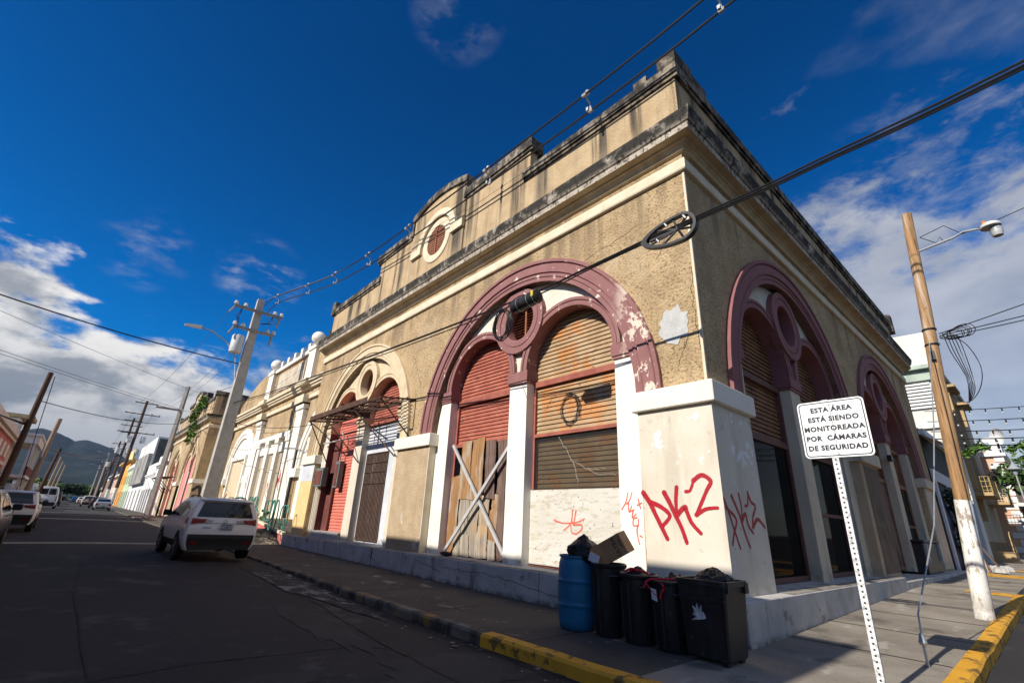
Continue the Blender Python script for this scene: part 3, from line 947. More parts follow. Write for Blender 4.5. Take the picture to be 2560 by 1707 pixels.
def parapet_long(b, m, u0, flip, L):
    """stepped parapet with central gable and oculus; returns the gable part"""
    q = (lambda u: u0 + L - u) if flip else (lambda u: u0 + u)
    W0, W1 = -.22, .06
    x0_ = -.06 if not flip and u0 == 0 else 0.0
    pol = [(x0_, 9.35), (x0_, 10.93), (4.63, 10.93), (4.63, 12.0), (14.25, 12.0), (14.25, 10.93), (19.05, 10.93), (19.05, 9.35)]
    par = MB(m).prism([(q(u), z) for u, z in pol], W0, W1).build('parapet', M['stucco_parapet'], b)
    gp = [(7.86, 9.36)] + [(7.86, 12.86)] + [(7.86 + 3.6 * i / 12, 12.86 + .36 * math.sin(math.pi * i / 12)) for i in range(1, 12)] + [(11.46, 12.86), (11.46, 9.36)]
    ga = MB(m).prism([(q(u), z) for u, z in gp], W0 - .1, W1 + .05).build('gable', M['stucco_parapet'], b)
    mb = MB(m)
    top = [(7.80 + 3.72 * i / 14, 12.86 + .36 * math.sin(math.pi * i / 14)) for i in range(15)]
    for i in range(14):
        (a, za), (c, zc) = top[i], top[i + 1]
        A, C_ = q(a), q(c)
        vs = [(A, W1 + .13, za - .12), (C_, W1 + .13, zc - .12), (C_, W1 + .13, zc + .16), (A, W1 + .13, za + .16),
              (A, W0 - .2, za - .12), (C_, W0 - .2, zc - .12), (C_, W0 - .2, zc + .16), (A, W0 - .2, za + .16)]
        mb.add(vs, [(0, 1, 2, 3), (3, 2, 6, 7), (0, 1, 5, 4), (4, 5, 6, 7)] + ([(0, 3, 7, 4)] if i == 0 else []) + ([(1, 2, 6, 5)] if i == 13 else []))
    for s in (7.80, 11.38):
        mb.box(min(q(s), q(s + .14)), max(q(s), q(s + .14)), W0, W1 + .11, 12.05, 12.72)
    mb.build('gable_coping', M['coping'], ga)

    def cope(a, c, z0, z1, wo=.16, wi=-.36):
        lo, hi = min(q(a), q(c)), max(q(a), q(c))
        o = MB(m)
        o.box(lo, hi, wi, wo, z0 + .1, z1)
        o.box(lo + .01, hi - .01, wi, wo - .05, z0, z0 + .1)
        o.build('coping', M['coping'], par)
    cope(-.16 if not flip else 0.0, 4.86, 10.93, 11.30)
    cope(4.50, 7.79, 12.0, 12.42)
    cope(11.53, 14.5, 12.0, 12.42)
    cope(14.05, 19.25, 10.93, 11.28)
    MB(m).box(min(q(19.27), q(18.85)), max(q(19.27), q(18.85)), -.4, .19, 10.95, 11.62).build('corner_block', M['coping'], par)
    # oculus with hood
    oc = (q(9.55), 11.05)
    MB(m).arc(oc, [(.60, -.1), (.60, .14), (.63, .155), (.86, .155), (.89, .14), (.89, .08)], 0, 360, 36).build('oculus_ring', M['band'], ga)
    mb = MB(m)
    mb.arc(oc, [(1.0, .1), (1.0, .20), (1.03, .215), (1.24, .215), (1.27, .2), (1.27, .1)], 0, 180, 26)
    for s in (-1, 1):
        a, c = oc[0] + s * 1.0, oc[0] + s * 1.72
        mb.box(min(a, c), max(a, c), .1, .217, oc[1] - .2, oc[1] + .14)
    mb.build('hood_mould', M['band'], ga)
    mb = MB(m)
    for k in range(11):
        z = oc[1] - .58 + k * .106
        h = math.sqrt(max(0, .62 ** 2 - (z + .05 - oc[1]) ** 2))
        mb.add([(oc[0] - h, .125, z), (oc[0] + h, .125, z), (oc[0] + h, .112, z + .075), (oc[0] - h, .112, z + .075)], [(0, 1, 2, 3)])
    mb.box(oc[0] - .03, oc[0] + .03, .12, .15, oc[1] - .6, oc[1] + .6)
    mb.build('oculus_louvre', M['louvre'], ga)
    MB(m).prism(arcpts(oc, .64, 0, 360, 24)[:-1], .108, .1105).build('oculus_backing', M['dark'], ga)
    return par


LB, RB = 19.3, 20.25
b1 = thing('arcade_building', 'tan stucco corner building with maroon arches, stepped parapet and spray painted corner pier', 'building', (0, 0, 0))
mL, mR = FL(), FR()
wall_with_arches(b1, mL, LB, (5.03, 14.2), 9.4, M['stucco'])
wall_with_arches(b1, mR, RB, (5.03, 14.2), 9.4, M['stucco'], u_start=.24)
# rest of the shell
mb = MB()
mb.box(0.25, RB - .01, LB - .25, LB - .005, .3, 10.9).box(RB - .25, RB - .005, .25, LB - .26, .3, 10.9).box(.27, RB - .26, .27, LB - .27, 9.7, 9.95)
mb.build('wall', M['stucco'], b1)
# near-black planes added behind the shutters to block light
MB().box(1.1, 1.15, 1.2, LB - .3, .3, 9.3).build('light_block_plane', M['dark'], b1)
MB().box(1.2, RB - .3, 1.1, 1.15, .3, 9.3).build('light_block_plane', M['dark'], b1)
arch_unit(b1, mL, 5.03, M['maroon'], M['white_paint'], M['white_stucco'], None, None, soffit=M['maroon_dark'])
arch_unit(b1, mL, 14.2, M['beige'], M['cream'], M['beige'], None, None)
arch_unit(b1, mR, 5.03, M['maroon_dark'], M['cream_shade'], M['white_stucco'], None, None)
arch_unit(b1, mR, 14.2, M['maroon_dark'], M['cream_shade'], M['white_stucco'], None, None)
# mouldings
corner_sweep([(.0, 8.36), (.075, 8.37), (.09, 8.40), (.09, 8.60), (.06, 8.66), (0, 8.68)], LB - .02, RB - .02).build('band', M['band'], b1)
corner_sweep(CPROF[:7], LB + .12, RB + .12).build('cornice', M['cornice'], b1)
ce = corner_sweep(CPROF[6:], LB + .16, RB + .18)
ceo = ce.build('cornice_edge', M['cornice_edge'], b1)
parapet_long(b1, mL, 0.0, False, LB)
pr = MB(mR)
pr.box(.222, 19.6, -.22, .0595, 9.35, 10.93)
pr.build('parapet', M['stucco_parapet'], b1)
mb = MB(mR)
mb.box(.361, 19.6, -.36, .16, 11.03, 11.30).box(.361, 19.6, -.36, .11, 10.93, 11.03)
mb.box(19.6, 20.1, -.4, .2, 10.8, 11.7)
mb.build('coping', M['coping'], b1)
MB().box(-.17, .62, -.17, .28, 11.305, 11.64).build('corner_block', M['coping'], b1)
MB(mL).box(.6, .95, -.3, .13, 11.305, 11.52).build('corner_block', M['coping'], b1)
MB(mR).box(.63, 1.35, -.3, .15, 11.305, 11.58).build('corner_block', M['coping'], b1)
# white arris at the corner
MB().box(-.012, .035, -.012, .035, 3.85, 8.34).build('corner_bead', M['band'], b1)
# plinth (top level, pavement rises along it)
mb = MB()
mb.box(-.36, .9, -.36, LB, -.2, .545).box(.9, 9.28, -.36, .9, -.2, .545).box(9.28, RB, -.36, .9, -.2, .43)
mb.build('plinth', M['plinth'], b1, bevel=.012)
# worn top surface
mb = MB()
mb.box(-.335, -.10, 1.4, LB - .05, .546, .553).box(1.45, 9.25, -.335, -.1, .546, .553)
mb.build('plinth_top', M['plinth_top'], b1)


def pedestal(m, u0, u1, body, cap, zb=.5, wb=.05, wc=.15, cl=.1, cr=.1):
    p = MB(m).box(u0, u1, -.3, wb, zb, 3.49).build('pedestal', body, b1)
    MB(m).box(u0 - cl, u1 + cr, -.28, wc, 3.47, 3.83).build('pedestal_cap', cap, p, bevel=.012)
    return p


# corner pier with battered faces
cp = MB()
bt, tp = -.10, -.055
cp.add([(bt, 1.32, .5), (bt, bt, .5), (1.42, bt, .5), (1.42, .4, .5), (.4, 1.32, .5), (tp, 1.38, 3.5), (tp, tp, 3.5), (1.44, tp, 3.5), (1.44, .4, 3.5), (.4, 1.38, 3.5)],
       [(0, 1, 6, 5), (1, 2, 7, 6), (2, 3, 8, 7), (4, 0, 5, 9), (5, 6, 7, 8, 9), (0, 1, 2, 3, 4), (3, 4, 9, 8)])
cpo = cp.build('corner_pier', M['cream'], b1)
MB().add([(-.15, 1.47, 3.46), (-.15, -.15, 3.46), (1.52, -.15, 3.46), (1.52, .3, 3.46), (.3, 1.47, 3.46), (-.15, 1.47, 3.83), (-.15, -.15, 3.83), (1.52, -.15, 3.83), (1.52, .3, 3.83), (.3, 1.47, 3.83)],
         [(0, 1, 6, 5), (1, 2, 7, 6), (2, 3, 8, 7), (4, 0, 5, 9), (5, 6, 7, 8, 9), (0, 1, 2, 3, 4), (3, 4, 9, 8)]).build('pier_cap', M['cap'], cpo, bevel=.014)
PK_L = [[(1.34, 2.02), (1.22, 1.86), (1.09, 1.61), (0.92, 1.29)], [(1.22, 1.87), (1.03, 1.80), (0.88, 1.70), (0.86, 1.62), (1.00, 1.48)], [(0.93, 2.02), (0.83, 1.84), (0.75, 1.67), (0.65, 1.46), (0.58, 1.25)],
        [(0.69, 2.10), (0.72, 1.88), (0.72, 1.68)], [(0.71, 1.67), (0.57, 1.79), (0.54, 1.72), (0.47, 1.55), (0.33, 1.40)], [(0.53, 2.03), (0.45, 2.05), (0.38, 2.20)], [(0.38, 2.20), (0.23, 2.28), (0.09, 2.18), (0.17, 2.04), (0.38, 1.67)], [(0.38, 1.67), (0.21, 1.76), (0.02, 1.78)]]
PK_R = [[(-0.06, 1.91), (0.03, 1.77), (0.14, 1.53), (0.29, 1.21)], [(-0.02, 1.79), (0.28, 1.63), (0.14, 1.42), (0.04, 1.26)], [(0.22, 1.98), (0.42, 1.70), (0.54, 1.41), (0.65, 1.23)], [(0.49, 2.03), (0.53, 1.84), (0.49, 1.64)],
        [(0.50, 1.62), (0.64, 1.73), (0.70, 1.55), (0.84, 1.44)], [(0.68, 1.85), (0.79, 1.88), (0.85, 2.07)], [(0.85, 2.07), (0.93, 1.93), (1.08, 1.86), (0.91, 1.68), (0.86, 1.53)], [(0.86, 1.53), (1.10, 1.66), (1.34, 1.54)]]


def batter(uw):      # lay strokes on the battered face
    return lambda u, w, z: uw(u, w + .10 - .045 * (z - .5) / 3.0, z)


RL, RR_ = [.042, .036, .038, .032, .036, .026, .034, .03], [.027, .024, .028, .022, .026, .022, .026, .03]
for i0, i1 in ((0, 2), (2, 5), (5, 8)):      # P, K, Z
    strokes(batter(mL), PK_L[i0:i1], .0, RL[i0:i1], M['red_spray'], 'graffiti', cpo)
    strokes(batter(mR), PK_R[i0:i1], .0, RR_[i0:i1], M['red_spray'], 'graffiti', cpo)
pm = pedestal(mL, 8.62, 10.56, M['tanped'], M['cap'])
MB(mL).box(8.60, 8.63, -.16, .058, .53, 3.46).build('edge_bead', M['band'], pm)
pl = pedestal(mL, 17.84, LB - .02, M['ochre'], M['cap'])
MB(mL).box(17.84, LB - .02, .05, .056, 2.75, 3.46).build('bare_patch', M['panel'], pl)
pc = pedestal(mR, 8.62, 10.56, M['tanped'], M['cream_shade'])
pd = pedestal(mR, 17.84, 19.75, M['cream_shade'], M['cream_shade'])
# grey repair patch and hairline cracks beside the corner
rr = random.Random(31)
pt_ = [(.52 + .34 * math.cos(a) * (.75 + .4 * rr.random()), 5.05 + .36 * math.sin(a) * (.75 + .45 * rr.random())) for a in [2 * math.pi * k / 22 for k in range(22)]]
MB(mL).prism(pt_, .002, .012).build('repair_patch', mat('cement_repair', (.52, .52, .51), (.42, .42, .41), 5, .95, .5, 30, .02), b1)
mb = MB(mL)
for a, c in (((.02, 7.3), (.5, 7.0)), ((.5, 7.0), (.75, 6.6)), ((.06, 4.9), (.4, 4.55)), ((.3, 4.7), (.5, 4.2)), ((.02, 6.2), (.12, 5.6)), ((.10, 5.6), (.06, 4.4)), ((1.1, 7.6), (2.6, 7.35)), ((10.2, 6.5), (9.6, 5.4))):
    p = [(a[0] + (c[0] - a[0]) * t / 9 + rr.uniform(-.03, .03), .001, a[1] + (c[1] - a[1]) * t / 9 + rr.uniform(-.03, .03)) for t in range(10)]
    MB(mL).tube(p, .0055, 4).build('wall_crack', M['dark'], b1)
mb = MB(mL)
for a, c in (((6.9, .33), (5.2, .36)), ((5.2, .36), (2.6, .12)), ((8.2, .40), (7.0, .22)), ((11.0, .35), (10.2, .1))):
    p = [(a[0] + (c[0] - a[0]) * t / 14 + rr.uniform(-.02, .02), .361, a[1] + (c[1] - a[1]) * t / 14 + rr.uniform(-.025, .025)) for t in range(15)]
    mb.tube(p, .005, 4)
for u in (3.6, 8.9, 10.75, 13.1, 15.0, 16.9, 18.2):
    mb.tube([(u, .36, .54), (u + .02, .361, .3), (u, .36, -.02)], .006 if u != 10.75 else .02, 4)
mb.build('plinth_crack', M['dark'], b1)
# scrawl on the white pier and the plywood
MUG = [[(1.99, 1.75), (1.89, 1.89), (1.84, 2.05)], [(1.88, 1.85), (1.82, 1.90), (1.75, 2.05)], [(1.84, 1.87), (1.83, 1.71), (1.77, 1.81)], [(1.83, 1.71), (1.72, 1.75)], [(1.74, 1.74), (1.77, 1.61), (1.68, 1.68)],
       [(1.67, 1.61), (1.74, 1.59), (1.75, 1.48), (1.65, 1.49), (1.64, 1.59)], [(1.65, 1.49), (1.68, 1.37), (1.64, 1.17)], [(1.62, 1.31), (1.57, 1.29)], [(1.62, 1.93), (1.58, 1.77)], [(1.64, 1.83), (1.55, 1.87)]]
AB = [[(3.93, 1.52), (3.69, 1.47), (3.32, 1.49), (3.08, 1.57)], [(3.40, 1.74), (3.45, 1.48), (3.65, 1.33)], [(3.31, 1.72), (3.38, 1.46), (3.43, 1.56)], [(3.38, 1.44), (3.18, 1.45), (3.15, 1.38), (3.29, 1.28), (3.43, 1.30), (3.45, 1.43)]]
wp = [o for o in b1.children if o.name.startswith('pier')]
strokes(mL, MUG, -.18, .013, M['orange_spray'], 'graffiti', wp[0])

# --- arch A, near bay: tan slats, glass, whitewashed plywood
u0, u1 = 5.03 - SUB - SR, 5.03 - .32
slats(mL, u0, u1, 4.80, 6.5, -.54, .105, M['shutter_tan'], 'roller_shutter', b1)
slats(mL, u0 + .05, u1 - .06, 3.46, 4.64, -.54, .105, M['shutter_tan'], 'roller_shutter', b1)
fr = frame(mL, u0 - .01, u1 + .01, .56, 4.78, -.44, .07, M['redwood'], 'window_frame', b1, .1, ((4.64, .14), (3.38, .08)))
MB(mL).box(u0 + .06, u1 - .06, -.485, -.478, 2.1, 3.38).build('pane', M['glass'], fr)
slats(mL, u0 + .06, u1 - .06, 2.1, 3.38, -.60, .105, M['shutter_tan'], 'inner_shutter', fr)
pw = MB(mL).box(u0 - .01, u1 + .02, -.46, -.40, .60, 2.16).build('plywood_panel', M['ply'], b1, bevel=.004)
strokes(mL, AB, -.40, .016, M['orange_spray'], 'graffiti', pw)
# cracks in the pane
mb = MB(mL)
rr = random.Random(3)
for a, c in (((3.9, 3.34), (3.45, 2.75)), ((3.45, 2.75), (2.75, 2.45)), ((3.45, 2.75), (3.3, 2.3)), ((2.75, 2.45), (2.3, 2.42)), ((3.05, 2.58), (2.6, 2.55))):
    p = [(a[0] + (c[0] - a[0]) * t / 6 + rr.uniform(-.02, .02), -.475, a[1] + (c[1] - a[1]) * t / 6 + rr.uniform(-.02, .02)) for t in range(7)]
    mb.tube(p, .003, 3)
mb.build('glass_crack', M['white_paint'], fr)
# --- arch A, far bay: red slats over broken planks
u0, u1 = 5.03 + .32, 5.03 + SUB + SR
slats(mL, u0, u1, 4.80, 6.5, -.54, .105, M['shutter_red'], 'roller_shutter', b1)
slats(mL, u0 + .05, u1 - .06, 3.5, 4.64, -.54, .105, M['shutter_red'], 'roller_shutter', b1)
fr = frame(mL, u0 - .01, u1 + .01, .56, 4.78, -.44, .09, M['redwood'], 'window_frame', b1, .1, ((4.64, .14), (3.40, .09)))
MB(mL).box(u0 + .06, u1 - .06, -.5, -.493, .6, 3.4).build('pane', M['glass_dark'], fr)
rr = random.Random(21)
for (a, c, za, zc, mt, wd) in ((6.52, 7.05, 1.98, 3.56, 'wood_or', -.36), (7.05, 7.52, 1.98, 3.55, 'wood_or', -.365), (5.98, 6.40, 2.0, 3.46, 'wood_br', -.37), (5.40, 5.90, 2.1, 3.44, 'wood_br', -.375),
                               (7.55, 7.98, .62, 2.60, 'wood_or', -.40), (7.06, 7.50, .60, 2.0, 'wood_gr', -.385), (6.62, 7.03, .58, 2.05, 'wood_gr', -.38), (6.2, 6.60, 1.3, 2.06, 'wood_gr', -.39),
                               (6.18, 6.60, .58, 1.32, 'wood_gr', -.375), (5.85, 6.16, 1.0, 1.75, 'wood_or', -.37), (5.86, 6.16, .58, 1.0, 'wood_gr', -.372), (5.82, 6.1, 1.7, 2.1, 'wood_or', -.38),
                               (5.55, 5.80, .58, 2.5, 'wood_br', -.365), (5.36, 5.54, 1.2, 2.6, 'wood_gr', -.385), (5.36, 5.54, .58, 1.2, 'wood_br', -.37), (7.30, 7.6, .58, 1.3, 'wood_gr', -.362), (6.9, 7.28, .58, 1.1, 'wood_gr', -.355)):
    mb = MB(mL)
    n = 7
    vv = []
    sk = rr.uniform(-.03, .03)
    for i in range(n + 1):
        t = i / n
        z = za + (zc - za) * t
        jl, jr = rr.uniform(-.014, .014), rr.uniform(-.014, .014)
        if i in (0, n):
            zl, zr_ = z + rr.uniform(-.05, .03), z + rr.uniform(-.05, .03)
        else:
            zl = zr_ = z
        bow = .012 * math.sin(math.pi * t) + (.03 if mt == 'wood_br' else .0) * rr.random()
        vv += [(a + jl + sk * t, wd + bow, zl), (c - .012 + jr + sk * t, wd + bow, zr_), (c - .012 + jr + sk * t, wd - .03 + bow, zr_), (a + jl + sk * t, wd - .03 + bow, zl)]
    ff = [(0, 1, 2, 3), tuple(n * 4 + k for k in range(4))]
    for i in range(n):
        for k in range(4):
            ff.append((i * 4 + k, i * 4 + (k + 1) % 4, i * 4 + 4 + (k + 1) % 4, i * 4 + 4 + k))
    mb.add(vv, ff)
    mb.build('plank', M[mt], b1)
for a, c, w in (((7.84, .58), (5.30, 3.24), -.22), ((7.84, 3.45), (5.42, .72), -.27)):
    d = Vector((c[0] - a[0], 0, c[1] - a[1]))
    t = d.normalized()
    n_ = Vector((-t.z, 0, t.x))
    rot = Matrix((t, Vector((0, 1, 0)), n_)).transposed()
    MB(mL).obox(((a[0] + c[0]) / 2, w, (a[1] + c[1]) / 2), d.length, .05, .085, rot).build('cross_bar', M['alu'], b1)
# --- arch B (beige), near bay: boarded door behind an iron gate; far bay: salmon roller door
u0, u1 = 14.2 - SUB - SR, 14.2 - .32
slats(mL, u0, u1, 4.70, 6.5, -.54, .105, M['shutter_red'], 'roller_shutter', b1)
MB(mL).box(u0, u1, -.48, -.43, .56, 4.66).build('boarded_door', M['panel'], b1)
MB(mL).box(u0, u1, -.46, -.36, 4.66, 4.78).build('door_head', M['redwood'], b1)
g = MB(mL)
ga0, ga1 = 12.05, 13.72
for k in range(17):
    u = ga0 + (ga1 - ga0) * k / 16
    g.tube([(u, -.40, .62), (u, -.40, 3.62)], .013, 5)
for z in (.64, 2.55, 2.95, 3.28, 3.62):
    g.tube([(ga0, -.395, z), (ga1, -.395, z)], .02, 5)
g.build('iron_gate', M['rust'], b1)
MB(mL).box(ga0, ga1 + .1, -.429, -.422, .6, 3.6).build('gate_backing', mat('rusty_corrugated_sheet', (0.20, 0.14, 0.115), (0.11, 0.075, 0.065), 2, 0.85, 0.5, 8, 0.02, [dict(c=(0.45, 0.43, 0.42), sc=1.4, st=(1, 4, 0.25), lo=0.58, hi=0.66, am=0.8)], stretch=(1, 8, 0.4)), b1)
u0, u1 = 14.2 + .32, 14.2 + SUB + SR
slats(mL, u0, u1, .80, 6.5, -.56, .12, M['rollup'], 'roller_door', b1)
MB(mL).box(u1 - .02, u1 + .03, -.54, -.17, .5, 5.0).build('door_reveal', M['dark_red'], b1)
MB(mL).box(u0 + .05, u1 - .05, -.5, -.1, .5, .80).build('door_step', M['plinth'], b1)
MB(mL).box(u1 - .62, u1 - .05, -.5, -.42, .56, 4.4).build('door_post', M['dark_red'], b1)
# meter boxes and conduits
for (a, c, za, zc, w0, w1) in ((16.75, 17.55, 2.5, 3.25, -.17, .06), (15.85, 16.25, 2.45, 3.5, -.44, -.24)):
    mx = MB(mL).box(a, c, w0, w1, za, zc).build('meter_box', mat('green_grey_meter_box', (0.16, 0.2, 0.19), (0.11, 0.14, 0.135), 5, 0.6), b1, bevel=.01)
    MB(mL).box(a + .08, c - .08, w1, w1 + .02, za + .08, zc - .12).build('door', M['dark_red'], mx)
for u, w, r in ((17.62, -.12, .035), (17.45, -.13, .028), (17.3, -.13, .028)):
    MB(mL).tube([(u, w, .56), (u, w, 2.5)], r, 8).build('conduit', M['cream'], b1)
MB(mL).tube([(16.05, -.3, 3.5), (16.05, -.3, 4.5), (16.3, -.3, 4.75)], .035, 8).build('conduit', M['steel'], b1)
MB(mL).tube([(10.72, -.12, .55), (10.72, -.12, 1.05)], .03, 8).build('valve_pipe', M['steel'], b1)

# --- rusty awning frame over arch B
aw = thing('awning_frame', 'rusty bare iron awning frame bolted over the beige arch with a roller door', 'awning', (0, 14, 5))
A0, A1, ZW, ZF = 9.85, 18.4, 5.08, 4.92
a = MB(mL)
a.tube([(A0, .02, ZW), (A1, .02, ZW)], .035, 6)
a.tube([(A0 + 2.5, 1.0, ZF + .1), (A0 + 4.2, .3, ZW + .18), (A0 + 6.0, .9, ZW + .05)], .028, 5)
a.box(A0 + 3.2, A0 + 3.3, .05, 1.2, ZF - .06, ZW + .12).box(A0 + 5.0, A0 + 5.4, .1, 1.0, ZW + .02, ZW + .05)
a.tube([(A0, 1.22, ZF), (A1 - 2.3, 1.22, ZF)], .028, 6)
a.box(A0 + 1.0, A1 - 2.4, 1.225, 1.24, ZF - .02, ZF + .17)
for k in range(8):
    u = A0 + (A1 - 2.3 - A0) * k / 7
    a.tube([(u, .02, ZW), (u, 1.22, ZF)], .03, 5)
for w in (.2, .35, .5, .68, .82, .95, 1.1):
    a.tube([(A0 + .2, w, ZW - .13 * w), (A1 - 2.4, w, ZW - .13 * w)], .019, 5)
a.tube([(A1, .02, ZW), (A1 - 2.3, 1.22, ZF)], .026, 5)
a.tube([(A0 + 1.5, .5, ZW + .12), (A1 - 3.2, .55, ZW + .1)], .02, 5)
a.build('frame', M['rust'], aw)
for u, ub in ((A0 + .15, 9.95), (12.1, 10.75), (14.6, 13.9), (16.1, 16.4)):
    MB(mL).tube([(u, 1.18, ZF), (ub, .03 if ub < 11 or ub > 16.0 else -.16, 3.3 if ub > 10 else 3.86)], .024, 5).build('brace', M['rust'], aw)
MB(mL).tube([(13.5, .02, 4.25), (17.4, .0, 4.3)], .03, 6).build('crossbar', M['alu'], aw)

M['shutter_dim'] = mat('faded_brown_slats', (0.36, 0.27, 0.18), (0.22, 0.16, 0.105), 1.4, 0.8, 0.2, 40, 0.005, [dict(c=(0.10, 0.07, 0.05), sc=1.2, lo=0.5, hi=0.66, am=0.7)])
# --- side street arches: brown slats above glass shopfronts
for c, dim in ((5.03, 0), (14.2, 1)):
    for s in (-1, 1):
        u0, u1 = (c - SUB - SR, c - .32) if s < 0 else (c + .32, c + SUB + SR)
        slats(mR, u0, u1, 3.45, 6.5, -.54, .105, M['shutter_brown'], 'roller_shutter', b1)
        bars = ((4.66, .12), (3.3, .14)) + (((1.9, .08),) if s > 0 else ())
        fr = frame(mR, u0, u1, .56, 4.78, -.42, .09, M['brown_frame'] if not dim else M['shutter_brown'], 'window_frame', b1, .1, bars)
        if dim and s < 0:
            MB(mR).box(u0 + .08, u1 - .08, -.47, -.45, .6, 3.3).build('board', M['wood_br'], fr)
        else:
            MB(mR).box(u0 + .08, u1 - .08, -.47, -.463, .6, 3.3).build('pane', M['glass_dark'], fr)
            slats(mR, u0 + .09, u1 - .09, .6, 3.3, -.62, .105, M['shutter_dim'], 'inner_shutter', fr)
# black scrawl on the boarded pedestal between the side arches
MB(mR).box(8.95, 10.5, .051, .06, .6, 3.4).build('brown_board', mat('brown_board', (0.165, 0.115, 0.08), (0.11, 0.075, 0.052), 2, 0.85, 0.2, 20, 0.01), pc)
strokes(mR, [[(9.3, 2.5), (9.35, 2.95), (9.55, 3.05), (9.75, 2.8), (9.6, 2.5), (9.75, 2.4), (9.95, 2.75), (10.1, 2.95)], [(9.4, 2.2), (9.5, 1.9), (9.6, 2.25), (9.75, 1.95), (9.85, 2.3)],
             [(9.4, 1.75), (9.55, 1.3), (9.7, 1.7), (9.8, 1.2)], [(9.95, 2.2), (10.1, 1.8), (10.0, 1.5), (10.2, 1.3)]], .06, .016, M['black_scrawl'], 'graffiti', pc)
MB(mR).box(13.55, 13.85, -.17, -.04, 4.05, 4.25).build('lamp_box', M['black_plastic'], b1)


# ---------------------------------------------------------------- the white columned hall beyond it
b2 = thing('columned_hall', 'set back hall front with white pilasters, balls on its attic and blind white arches', 'building', (2.1, 32, 0))
m2 = FL(2.1)
C2 = 32.2
mb = MB(m2).prism([(18.6, .3), (18.6, 9.3), (46.6, 9.3), (46.6, .3)], -.4, 0)
mb.build('wall', M['stucco'], b2)
sh = []
for i in range(13):
    t = i / 12
    sh.append((C2 - 5.2 - 8.8 * t, 12.35 - 1.9 * t ** 1.6 + .25 * math.sin(math.pi * t)))
pol = [(C2 - 4.9, 9.3), (C2 - 4.9, 12.5)] + sh + [(C2 - 14.0, 9.3)]
MB(m2).prism([(2 * C2 - u, z) for u, z in pol], -.3, -.02).build('attic_shoulder', M['stucco'], b2)
MB(m2).prism([(u, z) for u, z in pol if u > 18.6], -.3, -.02).build('attic_shoulder', M['stucco'], b2)
MB(m2).box(C2 - 4.9, C2 + 4.9, -.3, .02, 9.3, 11.9).build('attic', M['stucco'], b2)
MB(m2).box(C2 - 3.0, C2 + 3.0, .02, .09, 10.0, 11.4).build('inscription_panel', mat('crumbled_plaster_panel', (0.6, 0.54, 0.43), (0.42, 0.36, 0.27), 1.6, 0.95, 0.8, 7, 0.05), b2)
mb = MB(m2)
mb.box(C2 - 5.3, C2 + 5.3, -.35, .2, 11.75, 12.0)
for k in range(5):
    u = C2 - 3.0 + k * 1.5
    mb.box(u - .22, u + .22, -.3, .1, 12.0, 12.62)
mb.build('balustrade', M['white_paint'], b2)
for s in (-1, 1):
    u = C2 + s * 4.55
    p = MB(m2).box(u - .62, u + .62, -.3, .28, 9.55, 11.75).box(u - .74, u + .74, -.34, .36, 11.75, 12.02).build('attic_post', M['white_paint'], b2)
    q = MB().lathe([(.06, -.62), (.3, -.6), (.34, -.5), (.2, -.45)] + [(.46 * math.sin(a), -.46 * math.cos(a)) for a in [math.pi * (k + 1.2) / 12 for k in range(11)]], 20, (2.1 - .05, u, 12.62))
    q.build('ball', M['white_paint'], p, smooth=True)
    pil = MB(m2)
    pil.box(u - .62, u + .62, 0, .28, .9, 7.5)
    for k in range(3):
        pil.box(u - .66 - .06 * k, u + .66 + .06 * k, 0, .30 + .06 * k, 7.3 + .35 * k, 7.55 + .35 * k)
    pil.build('pilaster', M['white_paint'], b2)
    pil = MB(m2)
    pil.box(u - .8, u + .8, .0, .5, 8.0, 8.5).box(u - .85, u + .85, .0, .6, 9.2, 9.56)
    pil.build('entablature_block', M['band'], b2)
MB(m2).box(18.7, 46.55, 0, .16, 8.25, 8.5).build('band', M['band'], b2)
mb = MB(m2)
for w, z in ((.2, 9.0), (.3, 9.15), (.42, 9.32)):
    mb.box(18.7, 46.55, 0, w, z, z + .16 if z < 9.3 else 9.5)
mb.build('cornice', M['band'], b2)
for c in (C2 - 9.2, C2 + 9.2):
    mb = MB(m2)
    mb.arc((c, SPR), [(3.3, .0), (3.3, .14), (3.55, .14), (3.57, .10), (3.62, .10), (3.64, .18), (4.0, .18), (4.1, .12), (4.1, 0)], 0, 180, 30)
    mb.build('arch_surround', M['white_paint'], b2)
    MB(m2).prism([(c - 3.3, .9)] + [(c - 3.3, SPR)] + arcpts((c, SPR), 3.3, 180, 0, 24) + [(c + 3.3, .9)], .0, .02).build('blind_arch', M['white_paint'], b2)
    MB(m2).box(c - 2.0, c + 2.0, .02, .05, .9, 5.3).build('opening_board', mat('beige_board', (0.62, 0.52, 0.36), (0.55, 0.45, 0.3), 1.5, 0.8, stretch=(1, 3, .5)), b2)
    mb = MB(m2)
    mb.box(c - 2.3, c - 2.0, 0, .2, .9, 5.3).box(c + 2.0, c + 2.3, 0, .2, .9, 5.3).box(c - 2.3, c + 2.3, 0, .22, 5.3, 5.6)
    mb.box(c - 4.15, c - 3.1, .0, .3, 3.4, 3.9).box(c + 3.1, c + 4.15, .0, .3, 3.4, 3.9)
    mb.build('opening_frame', M['white_paint'], b2)
mb = MB(m2)
mb.box(C2 - 3.6, C2 + 3.6, 0, .35, 6.1, 6.4)
for k in range(4):
    u = C2 - 3.3 + k * 2.2
    mb.box(u - .3, u + .3, 0, .28, .9, 6.1).box(u - .42, u + .42, 0, .34, 5.75, 6.1)
for k in range(3):
    u = C2 - 2.2 + k * 2.2
    mb.box(u - .8, u + .8, 0, .16, 5.2, 5.8)
mb.build('doorway_frame', M['white_paint'], b2)
